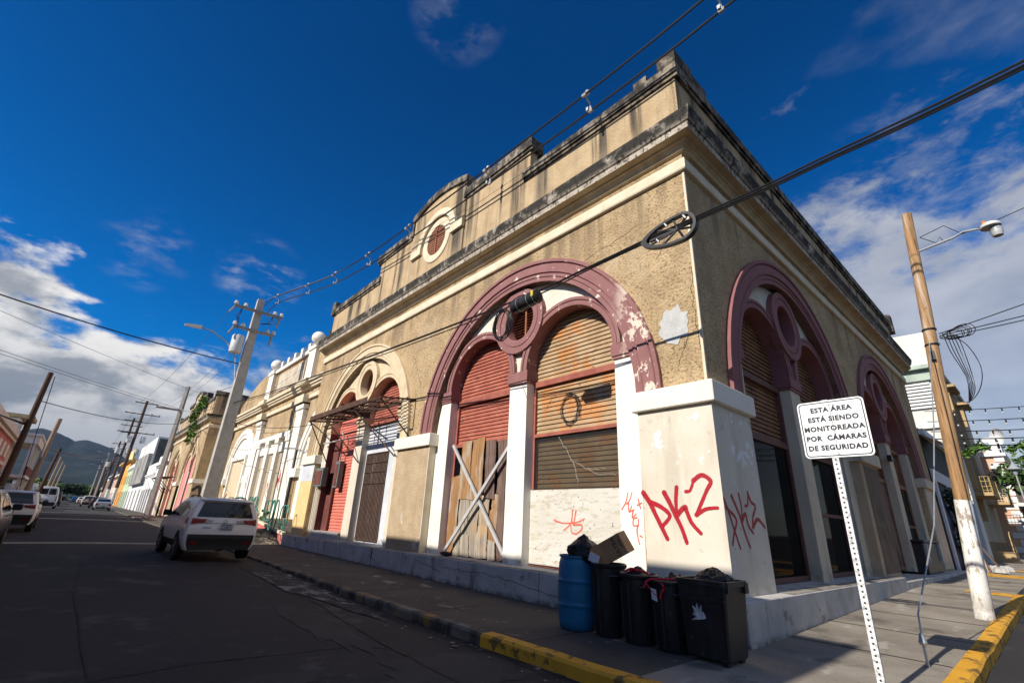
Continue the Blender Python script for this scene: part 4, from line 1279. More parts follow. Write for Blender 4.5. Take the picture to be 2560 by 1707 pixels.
for k in range(3):
    u = C2 - 2.2 + k * 2.2
    MB(m2).box(u - .8, u + .8, 0, .04, .9, 5.2).build('door_board', mat('tan_door_board', (0.42, 0.36, 0.26), (0.34, 0.28, 0.2), 2, 0.85), b2)
strokes(m2, [[(C2 - 3.5, 3.2), (C2 - 3.3, 3.7), (C2 - 3.1, 3.2)], [(C2 - 3.2, 3.9), (C2 - 3.3, 3.0)], [(C2 - 3.4, 2.7), (C2 - 3.1, 3.4), (C2 - 3.05, 2.9)], [(C2 - 1.3, 2.6), (C2 - 1.1, 3.2), (C2 - .9, 2.6), (C2 - 1.2, 2.3)]], .28, .05, M['red_spray'], 'graffiti', b2)
strokes(m2, [[(C2 + 4.2, 3.0), (C2 + 4.4, 3.9), (C2 + 4.7, 3.1)], [(C2 + 4.3, 2.6), (C2 + 4.6, 3.4), (C2 + 4.8, 2.5)], [(C2 + 4.4, 2.2), (C2 + 4.7, 2.5)]], .28, .05, M['blue_spray'], 'graffiti', b2)
MB(m2).tube([(C2 - 5.35, .2, .9), (C2 - 5.35, .2, 5.0)], .07, 8).build('drain_pipe', M['black_plastic'], b2)
MB().box(2.6, 14, 18.6, 46.6, .3, 9.3).build('wall', M['stucco'], b2)

# entrance terrace with red plinth and ramp
te = thing('entrance_terrace', 'raised terrace with salmon red side wall and white edge before the columned hall', 'terrace', (0, 30, 0))
M['redwall'] = mat('salmon_red_wall', (0.60, 0.175, 0.15), (0.52, 0.14, 0.12), 2, 0.85, 0.2, 25, 0.01, [dict(c=(0.16, 0.05, 0.05), sc=3, lo=0.52, hi=0.64, am=0.6)])
MB().box(-.3, 2.1, 24.5, 46.0, -.1, .98).build('plinth_wall', M['redwall'], te)
MB().add([(-.3, 19.35, .5), (2.09, 19.35, .5), (2.09, 24.5, .98), (-.3, 24.5, .98), (-.3, 19.35, -.1), (2.09, 19.35, -.1), (2.09, 24.5, -.1), (-.3, 24.5, -.1)], [(0, 1, 2, 3), (0, 3, 7, 4), (0, 1, 5, 4), (2, 3, 7, 6), (1, 2, 6, 5)]).build('ramp', M['redwall'], te)
MB().add([(-.19, 19.36, .504), (2.08, 19.36, .504), (2.08, 24.5, .984), (-.19, 24.5, .984)], [(0, 1, 2, 3)]).box(-.19, 2.08, 24.51, 45.9, .981, .99).build('deck', M['walk'], te)
MB().box(-.36, 2.08, 24.5, 46.0, .98, 1.1).add([(-.36, 19.35, .5), (-.2, 19.35, .5), (-.2, 24.5, .98), (-.36, 24.5, .98), (-.36, 19.35, .62), (-.2, 19.35, .62), (-.2, 24.5, 1.1), (-.36, 24.5, 1.1)], [(0, 1, 5, 4), (1, 2, 6, 5), (2, 3, 7, 6), (3, 0, 4, 7), (4, 5, 6, 7), (0, 1, 2, 3)]).build('edge', M['band'], te)
MB().add([(-1.5, 19.4, .12), (-.37, 19.4, .12), (-.37, 21, .7), (-1.5, 21, .7), (-1.5, 24.5, .2), (-.37, 24.5, .2), (-1.5, 19.4, -.1), (-.37, 19.4, -.1), (-1.5, 24.5, -.1), (-.37, 24.5, -.1), (-.37, 21, -.1), (-1.5, 21, -.1)],
         [(0, 1, 2, 3), (3, 2, 5, 4), (0, 3, 11, 6), (3, 4, 8, 11), (0, 1, 7, 6), (4, 5, 9, 8)]).build('front_ramp', M['redwall'], te)
MB().add([(-1.52, 19.38, .125), (-.37, 19.38, .125), (-.37, 21, .705), (-1.52, 21, .705), (-1.52, 24.52, .205), (-.37, 24.52, .205), (-1.52, 19.38, .06), (-1.52, 21, .6), (-1.52, 24.52, .1)], [(0, 1, 2, 3), (3, 2, 5, 4), (0, 3, 7, 6), (3, 4, 8, 7)]).build('ramp_deck', M['coping'], te)
M['green_rail'] = mat('green_enamel_rail', (0.055, 0.24, 0.20), (0.04, 0.18, 0.15), 4, 0.4)


def loop(mb, c, hw, hh, r=.028):      # rounded upright loop in the street plane
    mb.tube([(c[0], c[1] + hw * math.cos(a), c[2] + hh * math.sin(a)) for a in [2 * math.pi * k / 20 for k in range(21)]], r, 6)


ra = thing('ramp_railing', 'teal green tubular ramp railing with looped ends by the salmon red wall', 'railing', (-.35, 22, .6))
mb = MB()
x = -1.42
mb.tube([(x, 24.4, 1.05), (x, 21.0, 1.60), (x, 20.0, 1.55), (x, 19.6, 1.3), (x, 19.7, .9), (x, 20.6, .75), (x, 24.4, .48)], .03, 6)
mb.build('rail', M['green_rail'], ra)
for y in (20.6, 22.2, 24.0):
    MB().tube([(x, y, .2), (x, y, 1.6 - .16 * max(0, y - 21))], .028, 6).build('post', M['green_rail'], ra)
mb = MB()
for y in (18.95, 19.5):
    loop(mb, (-.9, y, 1.3), .24, .62)
mb.build('loop', M['green_rail'], ra)
rb = thing('terrace_railing', 'teal green railing of rounded panels along the edge of the raised terrace', 'railing', (-.2, 28, 1.1))
for y, hw in ((19.9, .55), (22.3, .75), (24.9, .4), (25.9, .4), (28.3, .9), (30.5, .9), (32.8, .9), (35, .9)):
    mb = MB()
    z0 = 1.1 if y > 24.4 else .62 + .48 * (y - 19.35) / 5.15
    P = []
    for k in range(25):
        a = 2 * math.pi * k / 24
        P.append((-.26, y + hw * math.copysign(abs(math.cos(a)) ** .55, math.cos(a)), z0 + .58 + .46 * math.copysign(abs(math.sin(a)) ** .55, math.sin(a))))
    mb.tube(P, .027, 6)
    mb.tube([(-.26, y - hw * .4, z0), (-.26, y - hw * .4, z0 + 1.0)], .025, 6).tube([(-.26, y + hw * .4, z0), (-.26, y + hw * .4, z0 + 1.0)], .025, 6)
    mb.build('panel', M['green_rail'], rb)

# ---------------------------------------------------------------- twin of the arcade building further along
b3 = thing('twin_building', 'tan stucco twin of the corner building with pink doors and ivy on its parapet', 'building', (0, 56, 0))
Y3 = 46.6
m3 = lambda u, w, z: (-w, Y3 + u, z)
L3 = 20.0
wall_with_arches(b3, m3, L3, (5.3, 14.6), 9.4, M['stucco'], -.1)
MB().box(.9, 20, Y3 + .005, Y3 + L3 - .005, -.1, 9.3).box(0.005, 2.5, Y3 + .002, Y3 + .25, -.1, 9.35).box(.23, 12, Y3 + .3, Y3 + L3 - .3, 9.0, 9.35).build('wall', M['stucco'], b3)
pink = mat('pink_door_paint', (0.74, 0.29, 0.27), (0.68, 0.25, 0.23), 2, 0.7, 0.1, 20, 0.01)
for c in (5.3, 14.6):
    arch_unit(b3, m3, c, M['beige'], M['band'], M['beige'], None, None, n=24)
    for s in (-1, 1):
        u0, u1 = (c - SUB - SR, c - .32) if s < 0 else (c + .32, c + SUB + SR)
        MB(m3).box(u0, u1, -.55, -.25 if c < 8 else -.5, -.1, 6.3).build('door', pink if c < 8 else M['rollup'], b3)


def sweep_ends(prof, y0, y1, ret=3.0):      # street front plus returns on both ends
    v = []
    for w, z in prof:
        v += [(ret, y0 - w, z), (-w, y0 - w, z), (-w, y1 + w, z), (ret, y1 + w, z)]
    f = []
    for i in range(len(prof) - 1):
        for k in range(3):
            f.append((i * 4 + k, i * 4 + k + 1, i * 4 + 5 + k, i * 4 + 4 + k))
    f += [tuple(i * 4 for i in range(len(prof))), tuple(i * 4 + 3 for i in range(len(prof)))]
    return MB().add(v, f)


sweep_ends([(.0, 8.36), (.09, 8.40), (.09, 8.60), (0, 8.68)], Y3, Y3 + L3).build('band', M['band'], b3)
sweep_ends(CPROF[:7], Y3, Y3 + L3).build('cornice', M['cornice'], b3)
sweep_ends(CPROF[6:], Y3, Y3 + L3).build('cornice_edge', M['cornice_edge'], b3)
parapet_long(b3, m3, .35, False, LB)
MB().box(-.06, 9, Y3 - .06, Y3 + .3, 9.35, 11.3).build('parapet', M['stucco_parapet'], b3)
MB().box(-.2, 9, Y3 - .16, Y3 + .35, 11.3, 11.75).build('coping', M['coping'], b3)
for u0, u1 in ((0, 1.68), (8.92, 10.98), (18.22, L3)):
    p = MB(m3).box(u0, u1, -.3, .05, -.1, 3.49).build('pedestal', M['tanped'], b3)
    MB(m3).box(u0 - .12, u1 + .12, -.28, .15, 3.47, 3.83).build('pedestal_cap', M['cap'], p)
p = MB().box(-.04, 2.3, Y3 - .06, Y3, -.1, 3.45).build('pedestal', M['tanped'], b3)
MB().box(-.14, 2.2, Y3 - .16, Y3, 3.46, 3.83).build('pedestal_cap', M['cap'], p)
mS = lambda u, w, z: (u, Y3 - .06 - w, z)
strokes(mS, [[(.1, 2.9), (.5, 3.2), (.7, 2.3), (.3, 1.9), (.2, 2.4)], [(.9, 3.1), (1.2, 2.1), (1.5, 3.0), (1.7, 2.0)], [(.2, 1.5), (.8, 1.9), (1.4, 1.4), (1.9, 1.9)]], 0, .09, M['black_spray'], 'graffiti', p)
aw2 = thing('awning_frame', 'small rusty iron awning frame over the far arch of the twin building', 'awning', (0, 61, 4.4))
mb = MB(m3)
for u in (11.5, 13.4, 15.3, 17.2):
    mb.tube([(u, 0, 4.4), (u, 1.5, 4.3)], .04, 5).tube([(u, 1.45, 4.3), (u, .02, 2.8)], .035, 5)
for w in (.1, .8, 1.5):
    mb.tube([(11.5, w, 4.4 - .06 * w), (17.2, w, 4.4 - .06 * w)], .04, 5)
mb.build('frame', M['rust'], aw2)

# ---------------------------------------------------------------- row of houses on the right of the long street


def paint(name, c, dirt=.5, bump=.15):
    return mat(name, c, tuple(q * .86 for q in c), .8, .85, bump, 15, .02, [dict(c=tuple(q * .35 for q in c), sc=1.0, st=(1, 1, .2), lo=.55, hi=.7, am=dirt)])


def rowhouse(name, label, y0, y1, h, col, x=0.0, trim=(0.8, .78, .74), cornice=.35, bays=3, door=(0.10, 0.08, 0.08), par=0.5, dep=14, side=None, dirt=.5, group=None, mirror=False):
    b = thing(name, label, 'house', (x, (y0 + y1) / 2, gz(0, y0)), group)
    zb = gz(0, y0) - .3
    mm = (lambda u, w, z: (x + w, u, z)) if mirror else (lambda u, w, z: (x - w, u, z))
    wm = paint(name + '_wall', col, dirt)
    tm = paint(name + '_trim', trim, .3)
    dm = paint(name + '_door', door, .3)
    zg = gz(0, (y0 + y1) / 2)
    MB(mm).box(y0 + .02, y1 - .02, -dep, 0, zb, zg + h).build('wall', wm, b)
    mb = MB(mm)
    if cornice:
        mb.box(y0, y1, -.2, cornice * .5, zg + h - .55, zg + h - .4).box(y0 - .02, y1 + .02, -.2, cornice, zg + h - .38, zg + h - .16)
        mb.box(y0 + .2, y1 - .2, -.3, .05, zg + h, zg + h + par)
        mb.build('cornice', tm, b)
    n = bays
    for k in range(n):
        c = y0 + (y1 - y0) * (k + .5) / n
        wd = min(1.2, (y1 - y0) / n * .5)
        hh = min(2.9, h * .62)
        f = MB(mm)
        f.box(c - wd / 2 - .14, c - wd / 2, 0, .07, zb, zg + hh + .14).box(c + wd / 2, c + wd / 2 + .14, 0, .07, zb, zg + hh + .14).box(c - wd / 2, c + wd / 2, 0, .075, zg + hh, zg + hh + .18)
        fo = f.build('door_frame', tm, b)
        MB(mm).box(c - wd / 2, c + wd / 2, -.02, .02, zg - .1, zg + hh).build('door', dm, fo)
        if h > 6.5:
            f = MB(mm).box(c - wd / 2 - .1, c + wd / 2 + .1, 0, .09, zg + 4.3, zg + 4.42).box(c - wd / 2 - .1, c + wd / 2 + .1, 0, .06, zg + 6.0, zg + 6.12).build('window_frame', tm, b)
            MB(mm).box(c - wd / 2, c + wd / 2, -.02, .03, zg + 4.42, zg + 6.0).build('pane', M['glass_dark'], f)
    return b


G_ROW = 'houses along the right of the long street'
rowhouse('white_house', 'low white house with a moulded cornice next to the tan twin building', 67.2, 77.0, 6.2, (0.80, .80, .79), bays=3, par=.9, group=G_ROW)
rowhouse('white_house', 'white house with dark doorway before the grey corrugated front', 77.0, 88, 5.2, (0.78, .78, .77), bays=4, cornice=.2, par=1.2, group=G_ROW)
gh = rowhouse('warehouse', 'tall white and grey warehouse with streaked corrugated upper front', 88, 112, 10.8, (0.78, .78, .77), bays=4, cornice=0, group=G_ROW, dirt=.7)
M['corr'] = mat('streaked_corrugated_front', (0.42, .41, .39), (0.28, .27, .255), .5, .8, .3, 8, .05, [dict(c=(0.05, .048, .045), sc=.9, st=(1, 3, .15), lo=.5, hi=.62, am=.9)], stretch=(1, 4, .3))
mb = MB()
for k in range(38):
    y = 88.2 + k * .5
    mb.add([(-.5, y, 4.6), (-.62, y + .25, 4.6), (-.5, y + .5, 4.6), (-.5, y, 9.0), (-.62, y + .25, 9.0), (-.5, y + .5, 9.0)], [(0, 1, 4, 3), (1, 2, 5, 4)])
mb.box(-.49, 0, 88.2, 107.2, 4.6, 9.0)
mb.build('corrugated_front', M['corr'], gh)
MB().box(.2, 13, 87.6, 88.02, 5, 11.3).build('side_wall', mat('blackened_side_wall', (0.16, .155, .15), (0.06, .058, .055), .4, .9, .3, 4, .03), gh)
rowhouse('green_house', 'pale green house beyond the streaked corrugated warehouse', 112, 128, 7.6, (0.50, .62, .40), bays=4, cornice=.3, group=G_ROW)
rowhouse('orange_house', 'orange house with stepped gable behind the brown power pole', 128, 152, 9.6, (0.80, .38, .08), bays=4, cornice=.8, par=2.2, trim=(.85, .62, .3), group=G_ROW)
rowhouse('peach_house', 'peach coloured house with white pilasters past the orange one', 152, 172, 7.0, (0.80, .55, .42), bays=4, cornice=.6, group=G_ROW)
rowhouse('blue_house', 'bright blue and white house near the far parked cars', 172, 192, 7.6, (0.06, .22, .55), bays=4, cornice=.9, trim=(.8, .82, .85), par=1.0, group=G_ROW)
rowhouse('brown_house', 'dull brown house near the far end of the row', 192, 212, 7.0, (0.32, .25, .2), bays=3, cornice=.3, group=G_ROW)
rowhouse('white_house', 'small white house farthest along the right side of the street', 212, 234, 5.0, (0.75, .74, .72), bays=3, cornice=.3, group=G_ROW)

# ---------------------------------------------------------------- left side of the long street
G_LEFT = 'houses along the left of the long street'
XL = -12.1
XP = -11.6
ph = rowhouse('pink_house', 'pink house with white panelled parapet at the left edge', 22.5, 43.3, 5.35, (0.56, .16, .15), x=XP, bays=3, cornice=.35, par=.35, mirror=True, trim=(.72, .60, .55), door=(.32, .03, .03), group=G_LEFT)
mb = MB(lambda u, w, z: (XP + w, u, z))
for k in range(9):
    u = 23.0 + k * 2.25
    mb.box(u, u + 1.3, 0, .06, 3.95, 4.75)
mb.box(22.5, 43.3, 0, .08, 3.5, 3.7)
mb.build('parapet_panel', paint('pink_house_panel', (.74, .63, .60), .2), ph)
wb = rowhouse('balcony_house', 'pale two storey house with a white flat roofed balcony over the pavement', 45.0, 54, 5.4, (0.66, .62, .48), x=XL, bays=3, cornice=.0, mirror=True, group=G_LEFT)
wt = paint('white_balcony', (.78, .78, .76), .3)
MB().box(XL - 1, XL + 1.65, 45.5, 52, 5.3, 5.85).box(XL - .2, XL + 1.75, 45.3, 52.3, 5.85, 6.0).build('balcony_roof', wt, wb)
for y in (45.7, 48.7, 51.6):
    MB().box(XL + 1.3, XL + 1.55, y, y + .25, .3, 5.3).build('column', wt, wb)
MB().box(XL, XL + 1.65, 45.5, 52, 2.9, 3.1).build('balcony_floor', wt, wb)
MB().box(XL + 1.5, XL + 1.6, 45.6, 51.9, 3.1, 3.7).build('balcony_front', paint('dark_red_front', (.16, .045, .04), .3), wb)
up = rowhouse('upper_house', 'taller pale grey block behind the balcony house', 55.2, 58.6, 7.6, (0.60, .63, .64), x=XL - .6, bays=2, cornice=.0, mirror=True, group=G_LEFT)
MB().box(XL - 13, XL + .2, 54.9, 58.9, 8.1, 8.4).build('roof_slab', mat('ochre_eaves', (.4, .33, .2), (.32, .26, .15), 2), up)
rowhouse('plain_house', 'low pale house behind the leaning poles on the left', 66.2, 71, 2.4, (0.55, .56, .55), x=XL, bays=3, mirror=True, group=G_LEFT)
rowhouse('plain_house', 'low green roofed house past the white van', 77.2, 83, 2.4, (0.30, .42, .26), x=XL, bays=3, mirror=True, group=G_LEFT)
rowhouse('plain_house', 'grey low house far down the left side', 99.2, 108, 2.6, (0.45, .46, .47), x=XL, bays=3, mirror=True, group=G_LEFT)
rowhouse('plain_house', 'cream low house near the trees at the left', 126.2, 140, 2.6, (0.6, .56, .46), x=XL, bays=3, mirror=True, group=G_LEFT)
# buildings across the street that throw the long shade (beside and behind the camera)
G_OPP = 'shopfronts across the street from the arcade building'
rowhouse('shop_building', 'plain cream shop building facing the arcade from across the street', -.95, 19.55, 8.97 - gz(0, 9), (0.62, .56, .46), x=XL, bays=5, mirror=True, cornice=0, group=G_OPP)
rowhouse('shop_building', 'low cream annexe between the shop building and the pink house', 20.3, 22.45, 8.9 - gz(0, 21), (0.55, .5, .42), x=XL, bays=1, mirror=True, cornice=0, group=G_OPP)
rowhouse('shop_building', 'low tan shop building behind the camera on the other corner', -34, -13.6, 6.0, (0.52, .42, .3), x=XL, bays=4, mirror=True, cornice=.2, group=G_OPP)

# ---------------------------------------------------------------- side street, beyond the arcade building
bk = thing('dark_house', 'narrow black painted house with white trim and a climbing vine', 'house', (23.5, 0, .3))
MB().box(RB + .15, 27.6, -.02, 9, 0, 6.3).build('wall', mat('blue_black_paint', (0.02, .024, .03), (0.03, .035, .04), 2, .7), bk)
tr = paint('white_trim', (.72, .73, .74), .3)
mb = MB()
mb.box(RB + .1, 27.7, -.2, 0, 6.0, 6.25)
for x in (RB + .3, 23.6, 26.9):
    mb.box(x, x + .35, -.12, -.03, 0, 4.0)
mb.box(RB + .25, 27.3, -.12, -.03, 4.0, 4.5)
mb.build('trim', tr, bk)
MB().box(21.2, 23.4, -.06, -.03, .2, 3.6).build('door', mat('deep_blue_door', (0.015, .03, .09), None, 2, .5), bk)
MB().add([(RB + .1, -.7, 5.6), (22.4, -.7, 5.6), (22.4, -.02, 6.0), (RB + .1, -.02, 6.0), (RB + .1, -.7, 5.5), (22.4, -.7, 5.5)], [(0, 1, 2, 3), (0, 1, 5, 4)]).build('awning', tr, bk)
ww = thing('white_block', 'tall weathered white block with louvred window above the dark house', 'building', (33, 4, 0))
wm = mat('peeling_white_wall', (.70, .69, .63), (.60, .59, .53), .8, .9, .4, 4, .05, [dict(c=(.6, .55, .42), sc=1.0, lo=.58, hi=.64, am=.6, det=9), dict(c=(.2, .2, .19), sc=.8, st=(1, 1, .4), lo=.62, hi=.68, am=.6, z=(9, 12))])
MB().box(32.0, 33.8, -.16, 16, 0, 13.0).add([(32.0, -.16, 13.0), (33.8, -.16, 13.0), (33.8, 16, 13.0), (32.0, 16, 13.0), (32, -.16, 14.6), (33.8, -.16, 14.6), (33.8, 16, 14.9), (32.0, 16, 14.9)], [(4, 5, 6, 7), (0, 1, 5, 4), (1, 2, 6, 5), (2, 3, 7, 6), (3, 0, 4, 7)]).build('wall', wm, ww)
MB().box(31.4, 32.0, -.3, 6, 12.0, 12.25).box(31.75, 32.0, -.2, 6, 11.3, 12.0).box(32.0, 33.8, -.4, -.16, 12.0, 12.25).build('ledge', mat('green_grey_ledge', (.42, .5, .42), (.3, .36, .31), 2), ww)
lv = MB()
for k in range(8):
    z = 9.5 + k * .22
    lv.add([(31.84, .25, z), (31.84, 5, z), (31.97, 5, z + .18), (31.97, .25, z + .18)], [(0, 1, 2, 3)])
lv.build('louvre', mat('white_louvre', (.78, .78, .76), None, 3, .6), ww)
MB().box(31.8, 32.0, -.1, 6, 8.2, 8.4).build('ledge', mat('white_ledge', (.7, .7, .66), None, 3, .8), ww)
tb = thing('tan_apartments', 'tan apartment building with ochre balcony railings on the side street', 'building', (40, 1, 0))
mT = lambda x, y, z: (x, y + .45, z)
ta = mat('grey_tan_render', (.40, .35, .27), (.34, .29, .22), .4, .9, .2, 10, .02)
tb2 = mat('brown_render', (.22, .15, .08), (.18, .12, .065), .5, .9, .2, 10, .02)
oc = mat('ochre_trim', (.47, .32, .16), (.40, .27, .13), 1, .8)
MB(mT).box(33.82, 57, .15, 14, 0, 14.6).build('wall', ta, tb)
MB(mT).box(33.85, 57.2, .0, 14.2, 14.6, 15.1).build('roof_slab', ta, tb)
MB(mT).box(40.5, 51, .07, .148, 5.2, 14.0).build('brown_panel', tb2, tb)
MB(mT).box(33.9, 57, .08, .15, 0, 1.7).build('dado', tb2, tb)
MB(mT).box(37.6, 39, .05, .16, 0, 3.9).build('door', tb2, tb)
for xx in (41.2, 48.4):
    MB(mT).box(xx - .5, xx + 2.6, -.75, .15, 12.75, 12.95).box(xx, xx + .3, -.3, .15, 10.9, 12.75).build('window_hood', oc, tb)
for xx, zz in ((41.0, 3.0), (41.0, 5.2)):
    MB(mT).box(xx, xx + .3, -.35, .15, zz, zz + 2.0).build('fin', oc, tb)


def balcony(parent, x0, x1, y, z, mt, slabm):
    b = MB(mT).box(x0, x1, y, .15, z - .22, z).build('balcony_slab', slabm, parent)
    mb = MB(mT)
    for k in range(9):
        xx = x0 + .1 + (x1 - x0 - .2) * k / 8
        mb.box(xx - .014, xx + .014, y + .04, y + .065, z, z + 1.0)
    for k in range(6):
        yy = y + (0.15 - y) * k / 6
        mb.box(x0 + .04, x0 + .065, yy - .014, yy + .014, z, z + 1.0).box(x1 - .065, x1 - .04, yy - .014, yy + .014, z, z + 1.0)
    for zz in (.12, .36, .7, 1.0):
        mb.box(x0, x1, y + .035, y + .07, z + zz, z + zz + .028).box(x0 + .035, x0 + .07, y, .15, z + zz, z + zz + .028).box(x1 - .07, x1 - .035, y, .15, z + zz, z + zz + .028)
    mb.build('balcony_railing', mt, b)


balcony(tb, 38, 42.5, -1.2, 4.75, mat('ochre_railing', (.50, .36, .12), None, 1, .6), oc)
balcony(tb, 51, 55.5, -1.2, 4.9, mat('pale_railing', (.6, .5, .3), None, 1, .6), oc)
pk = thing('quoined_house', 'pink house with white quoins and a satellite dish behind the tan apartments', 'house', (66, 0, 0))
MB().box(58.1, 80, -.9, 14, 0, 10.0).build('wall', paint('salmon_render', (.70, .42, .28), .3), pk)
mb = MB()
for k in range(18):
    z = .3 + k * .62
    mb.box(58.0, 59.0 if k % 2 else 59.6, -1.0, -.86, z, z + .5).box(58.02, 58.12, -.86, .1 if k % 2 else -.3, z, z + .5)
mb.box(57.8, 80.3, -1.2, 1.2, 9.5, 9.8).box(58.0, 61, -1.05, -.3, 9.8, 11.0)
mb.build('quoins', tr, pk)
MB().box(57.2, 78, -3.2, -.9, 4.9, 5.2).build('awning_roof', mat('white_sheet_roof', (.74, .74, .73), None, 1, .6), pk)
MB().box(61, 63.5, -.95, -.88, 0, 3.4).build('doorway', M['dark'], pk)
MB().box(66, 66.4, -3.0, -2.6, 0, 4.9).box(60, 60.4, -3.0, -2.6, 0, 4.9).build('post', tr, pk)
sd = thing('satellite_dish', 'white satellite dish on the roof of the pink quoined house', 'dish', (58.2, -.9, 11))
dish = MB()
v = []
for i in range(5):
    for k in range(16):
        a = 2 * math.pi * k / 16
        r = .85 * (i + .02) / 4
        v.append((r * math.cos(a), -.28 + .28 * (r / .85) ** 2, r * math.sin(a)))
f = [(i * 16 + k, i * 16 + (k + 1) % 16, i * 16 + 16 + (k + 1) % 16, i * 16 + 16 + k) for i in range(4) for k in range(16)]
rot = Matrix.Rotation(rad(40), 3, 'Z')
q = MB()
q.add([tuple(rot @ Vector((p[0], -p[1] * -1, p[2])) + Vector((58, -1.0, 11.3))) for p in v], f)
q.build('dish_bowl', tr, sd)
MB().tube([(58.3, -.8, 10.5), (58.1, -.95, 11.3)], .05, 6).build('mast', M['steel'], sd)
# step rail by the tan building
gr = thing('step_rail', 'low ochre entrance step with a bent handrail at the tan apartments', 'step', (34.5, -1, .4))
MB().box(35.4, 36.6, -1.1, .1, .2, 1.1).build('step', oc, gr)
MB().tube([(35.5, -1.0, 1.1), (35.6, -1.0, 2.1), (36.2, -1.0, 2.25), (37.4, -1.0, 1.7), (38.0, -1.0, .5)], .03, 6).build('handrail', mat('rail_tan', (.5, .36, .16), None, 1, .6), gr)


# ---------------------------------------------------------------- poles
M['pole_wood'] = mat('weathered_pole_wood', (0.46, 0.27, 0.125), (0.30, 0.17, 0.08), 2.5, 0.9, 0.8, 5, 0.02, [
    dict(c=(0.085, 0.045, 0.025), sc=3, st=(6, 6, 0.35), lo=0.50, hi=0.70, am=0.75),
    dict(c=(0.60, 0.54, 0.46), sc=3, st=(5, 5, 0.25), lo=0.46, hi=0.70, am=0.7, z=(2.5, 7)),
    dict(c=(0.10, 0.05, 0.025), sc=1.0, st=(2, 2, .5), lo=0.5, hi=0.66, am=0.85, z=(5, 2.5)),
    dict(c=(0.05, 0.03, 0.02), sc=6, st=(1, 1, .7), lo=0.68, hi=0.72, am=0.9)], stretch=(7, 7, 0.3))
M['pole_dark'] = mat('creosoted_pole', (0.10, 0.058, 0.042), (0.055, 0.034, 0.027), 1.5, 0.9, 0.4, 5, 0.02, stretch=(5, 5, 0.4))
M['pole_pale'] = mat('pale_pole_wood', (0.34, 0.26, 0.19), (0.22, 0.16, 0.12), 1.5, 0.9, 0.4, 5, 0.02, stretch=(5, 5, 0.4))
M['limewash'] = mat('flaking_limewash', (0.80, 0.78, 0.74), (0.7, 0.67, 0.62), 3, 0.9, 0.5, 12, 0.02, [
    dict(c=(0.33, 0.27, 0.21), sc=7, st=(1.6, 1.6, 0.6), lo=0.555, hi=0.59, am=0.9, det=9), dict(c=(0.3, 0.27, 0.22), sc=3, lo=0.42, hi=0.6, am=0.8, z=(0.75, 0.2))])
M['pole_grey'] = mat('grey_pole', (0.30, 0.29, 0.27), (0.22, 0.21, 0.2), 2, 0.9)


def limb(p0, p1, r0, r1, n=14, seg=10, wob=0.0, seed=0):
    pts, rs = [], []
    for i in range(seg + 1):
        t = i / seg
        p = Vector(p0).lerp(Vector(p1), t)
        if wob:
            p += Vector((noise.noise((t * 3, seed, 1)), noise.noise((t * 3, seed, 7)), 0)) * wob
        pts.append(p)
        rs.append(r0 + (r1 - r0) * t + wob * .25 * noise.noise((t * 9, seed, 4)))
    return pts, rs


def insul(mb, p, s=1.0):
    mb.lathe([(.03 * s, 0), (.05 * s, .02 * s), (.08 * s, .03 * s), (.08 * s, .06 * s), (.05 * s, .07 * s), (.07 * s, .1 * s), (.06 * s, .14 * s), (.02 * s, .16 * s)], 8, p)


# wooden pole on the side street pavement
wpx, wpy = 5.62, -2.10
g0 = gz(wpx, wpy)
wp_ = thing('utility_pole', 'weathered brown wooden pole with limewashed white foot beside the yellow kerb', 'utility pole', (wpx, wpy, g0))
P0, P1 = Vector((wpx, wpy, g0 - .1)), Vector((wpx - .02, wpy - .66, 8.8))
pts, rs = limb(P0, P1, .142, .098, seg=16, wob=.03, seed=2)
k = 4
MB().tube(pts[:k + 1], [r + .006 for r in rs[:k + 1]], 16).build('painted_foot', M['limewash'], wp_, smooth=True)
MB().tube(pts[k:], rs[k:], 16).build('shaft', M['pole_wood'], wp_, smooth=True)
# lamp arm
arm = MB()
b_ = P0.lerp(P1, .88)
tip = Vector((wpx, wpy - 1.72, 7.88))
mid = Vector((wpx, wpy - 1.35, 7.86))
arm.tube([b_, b_.lerp(mid, .9), mid + Vector((0, -.12, .06)), tip], .026, 8)
lampa = arm.build('lamp_arm', M['steel'], wp_)
MB().lathe([(.02, .11), (.09, .1), (.16, .055), (.175, .0), (.17, -.015), (.08, -.02)], 20, tuple(tip + Vector((.02, -.18, -.02)))).build('lamp_head', mat('white_lamp_head', (.75, .76, .76), None, 3, .4), lampa, smooth=True)
MB().lathe([(.04, 0), (.042, .06), (.02, .075)], 10, tuple(tip + Vector((.0, -.1, .07)))).build('photocell', mat('orange_photocell', (.85, .25, .04), None, 3, .4), lampa)
MB().lathe([(.09, 0), (.11, -.08), (.085, -.21), (.06, -.22)], 14, tuple(tip + Vector((.03, -.24, -.06)))).build('lamp_lens', mat('grey_lamp_lens', (.45, .47, .47), (.2, .2, .2), 5, .3), lampa, smooth=True)
# hardware on the shaft
at = lambda t: P0.lerp(P1, t)
hw = MB()
for t in (.62, .66):
    c = at(t)
    hw.lathe([(.128, -.02), (.132, 0), (.128, .02)], 12, tuple(c))
hw.box(wpx - .2, wpx - .13, wpy - .42, wpy - .34, 5.1, 5.3)
hw.build('pole_bands', M['black_rubber'], wp_)


def sagline(a, b, sag, n=16):
    a, b = Vector(a), Vector(b)
    return [a.lerp(b, i / n) - Vector((0, 0, 4 * sag * (i / n) * (1 - i / n))) for i in range(n + 1)]


def cable(name, label, lines, r, mt=None, cat='cable', group=None, n=5):
    mb = MB()
    for l in lines:
        mb.tube(l, r, n)
    return tag(mb.build(name, mt or M['black_rubber']), label, cat, group)


G_W = 'overhead lines'
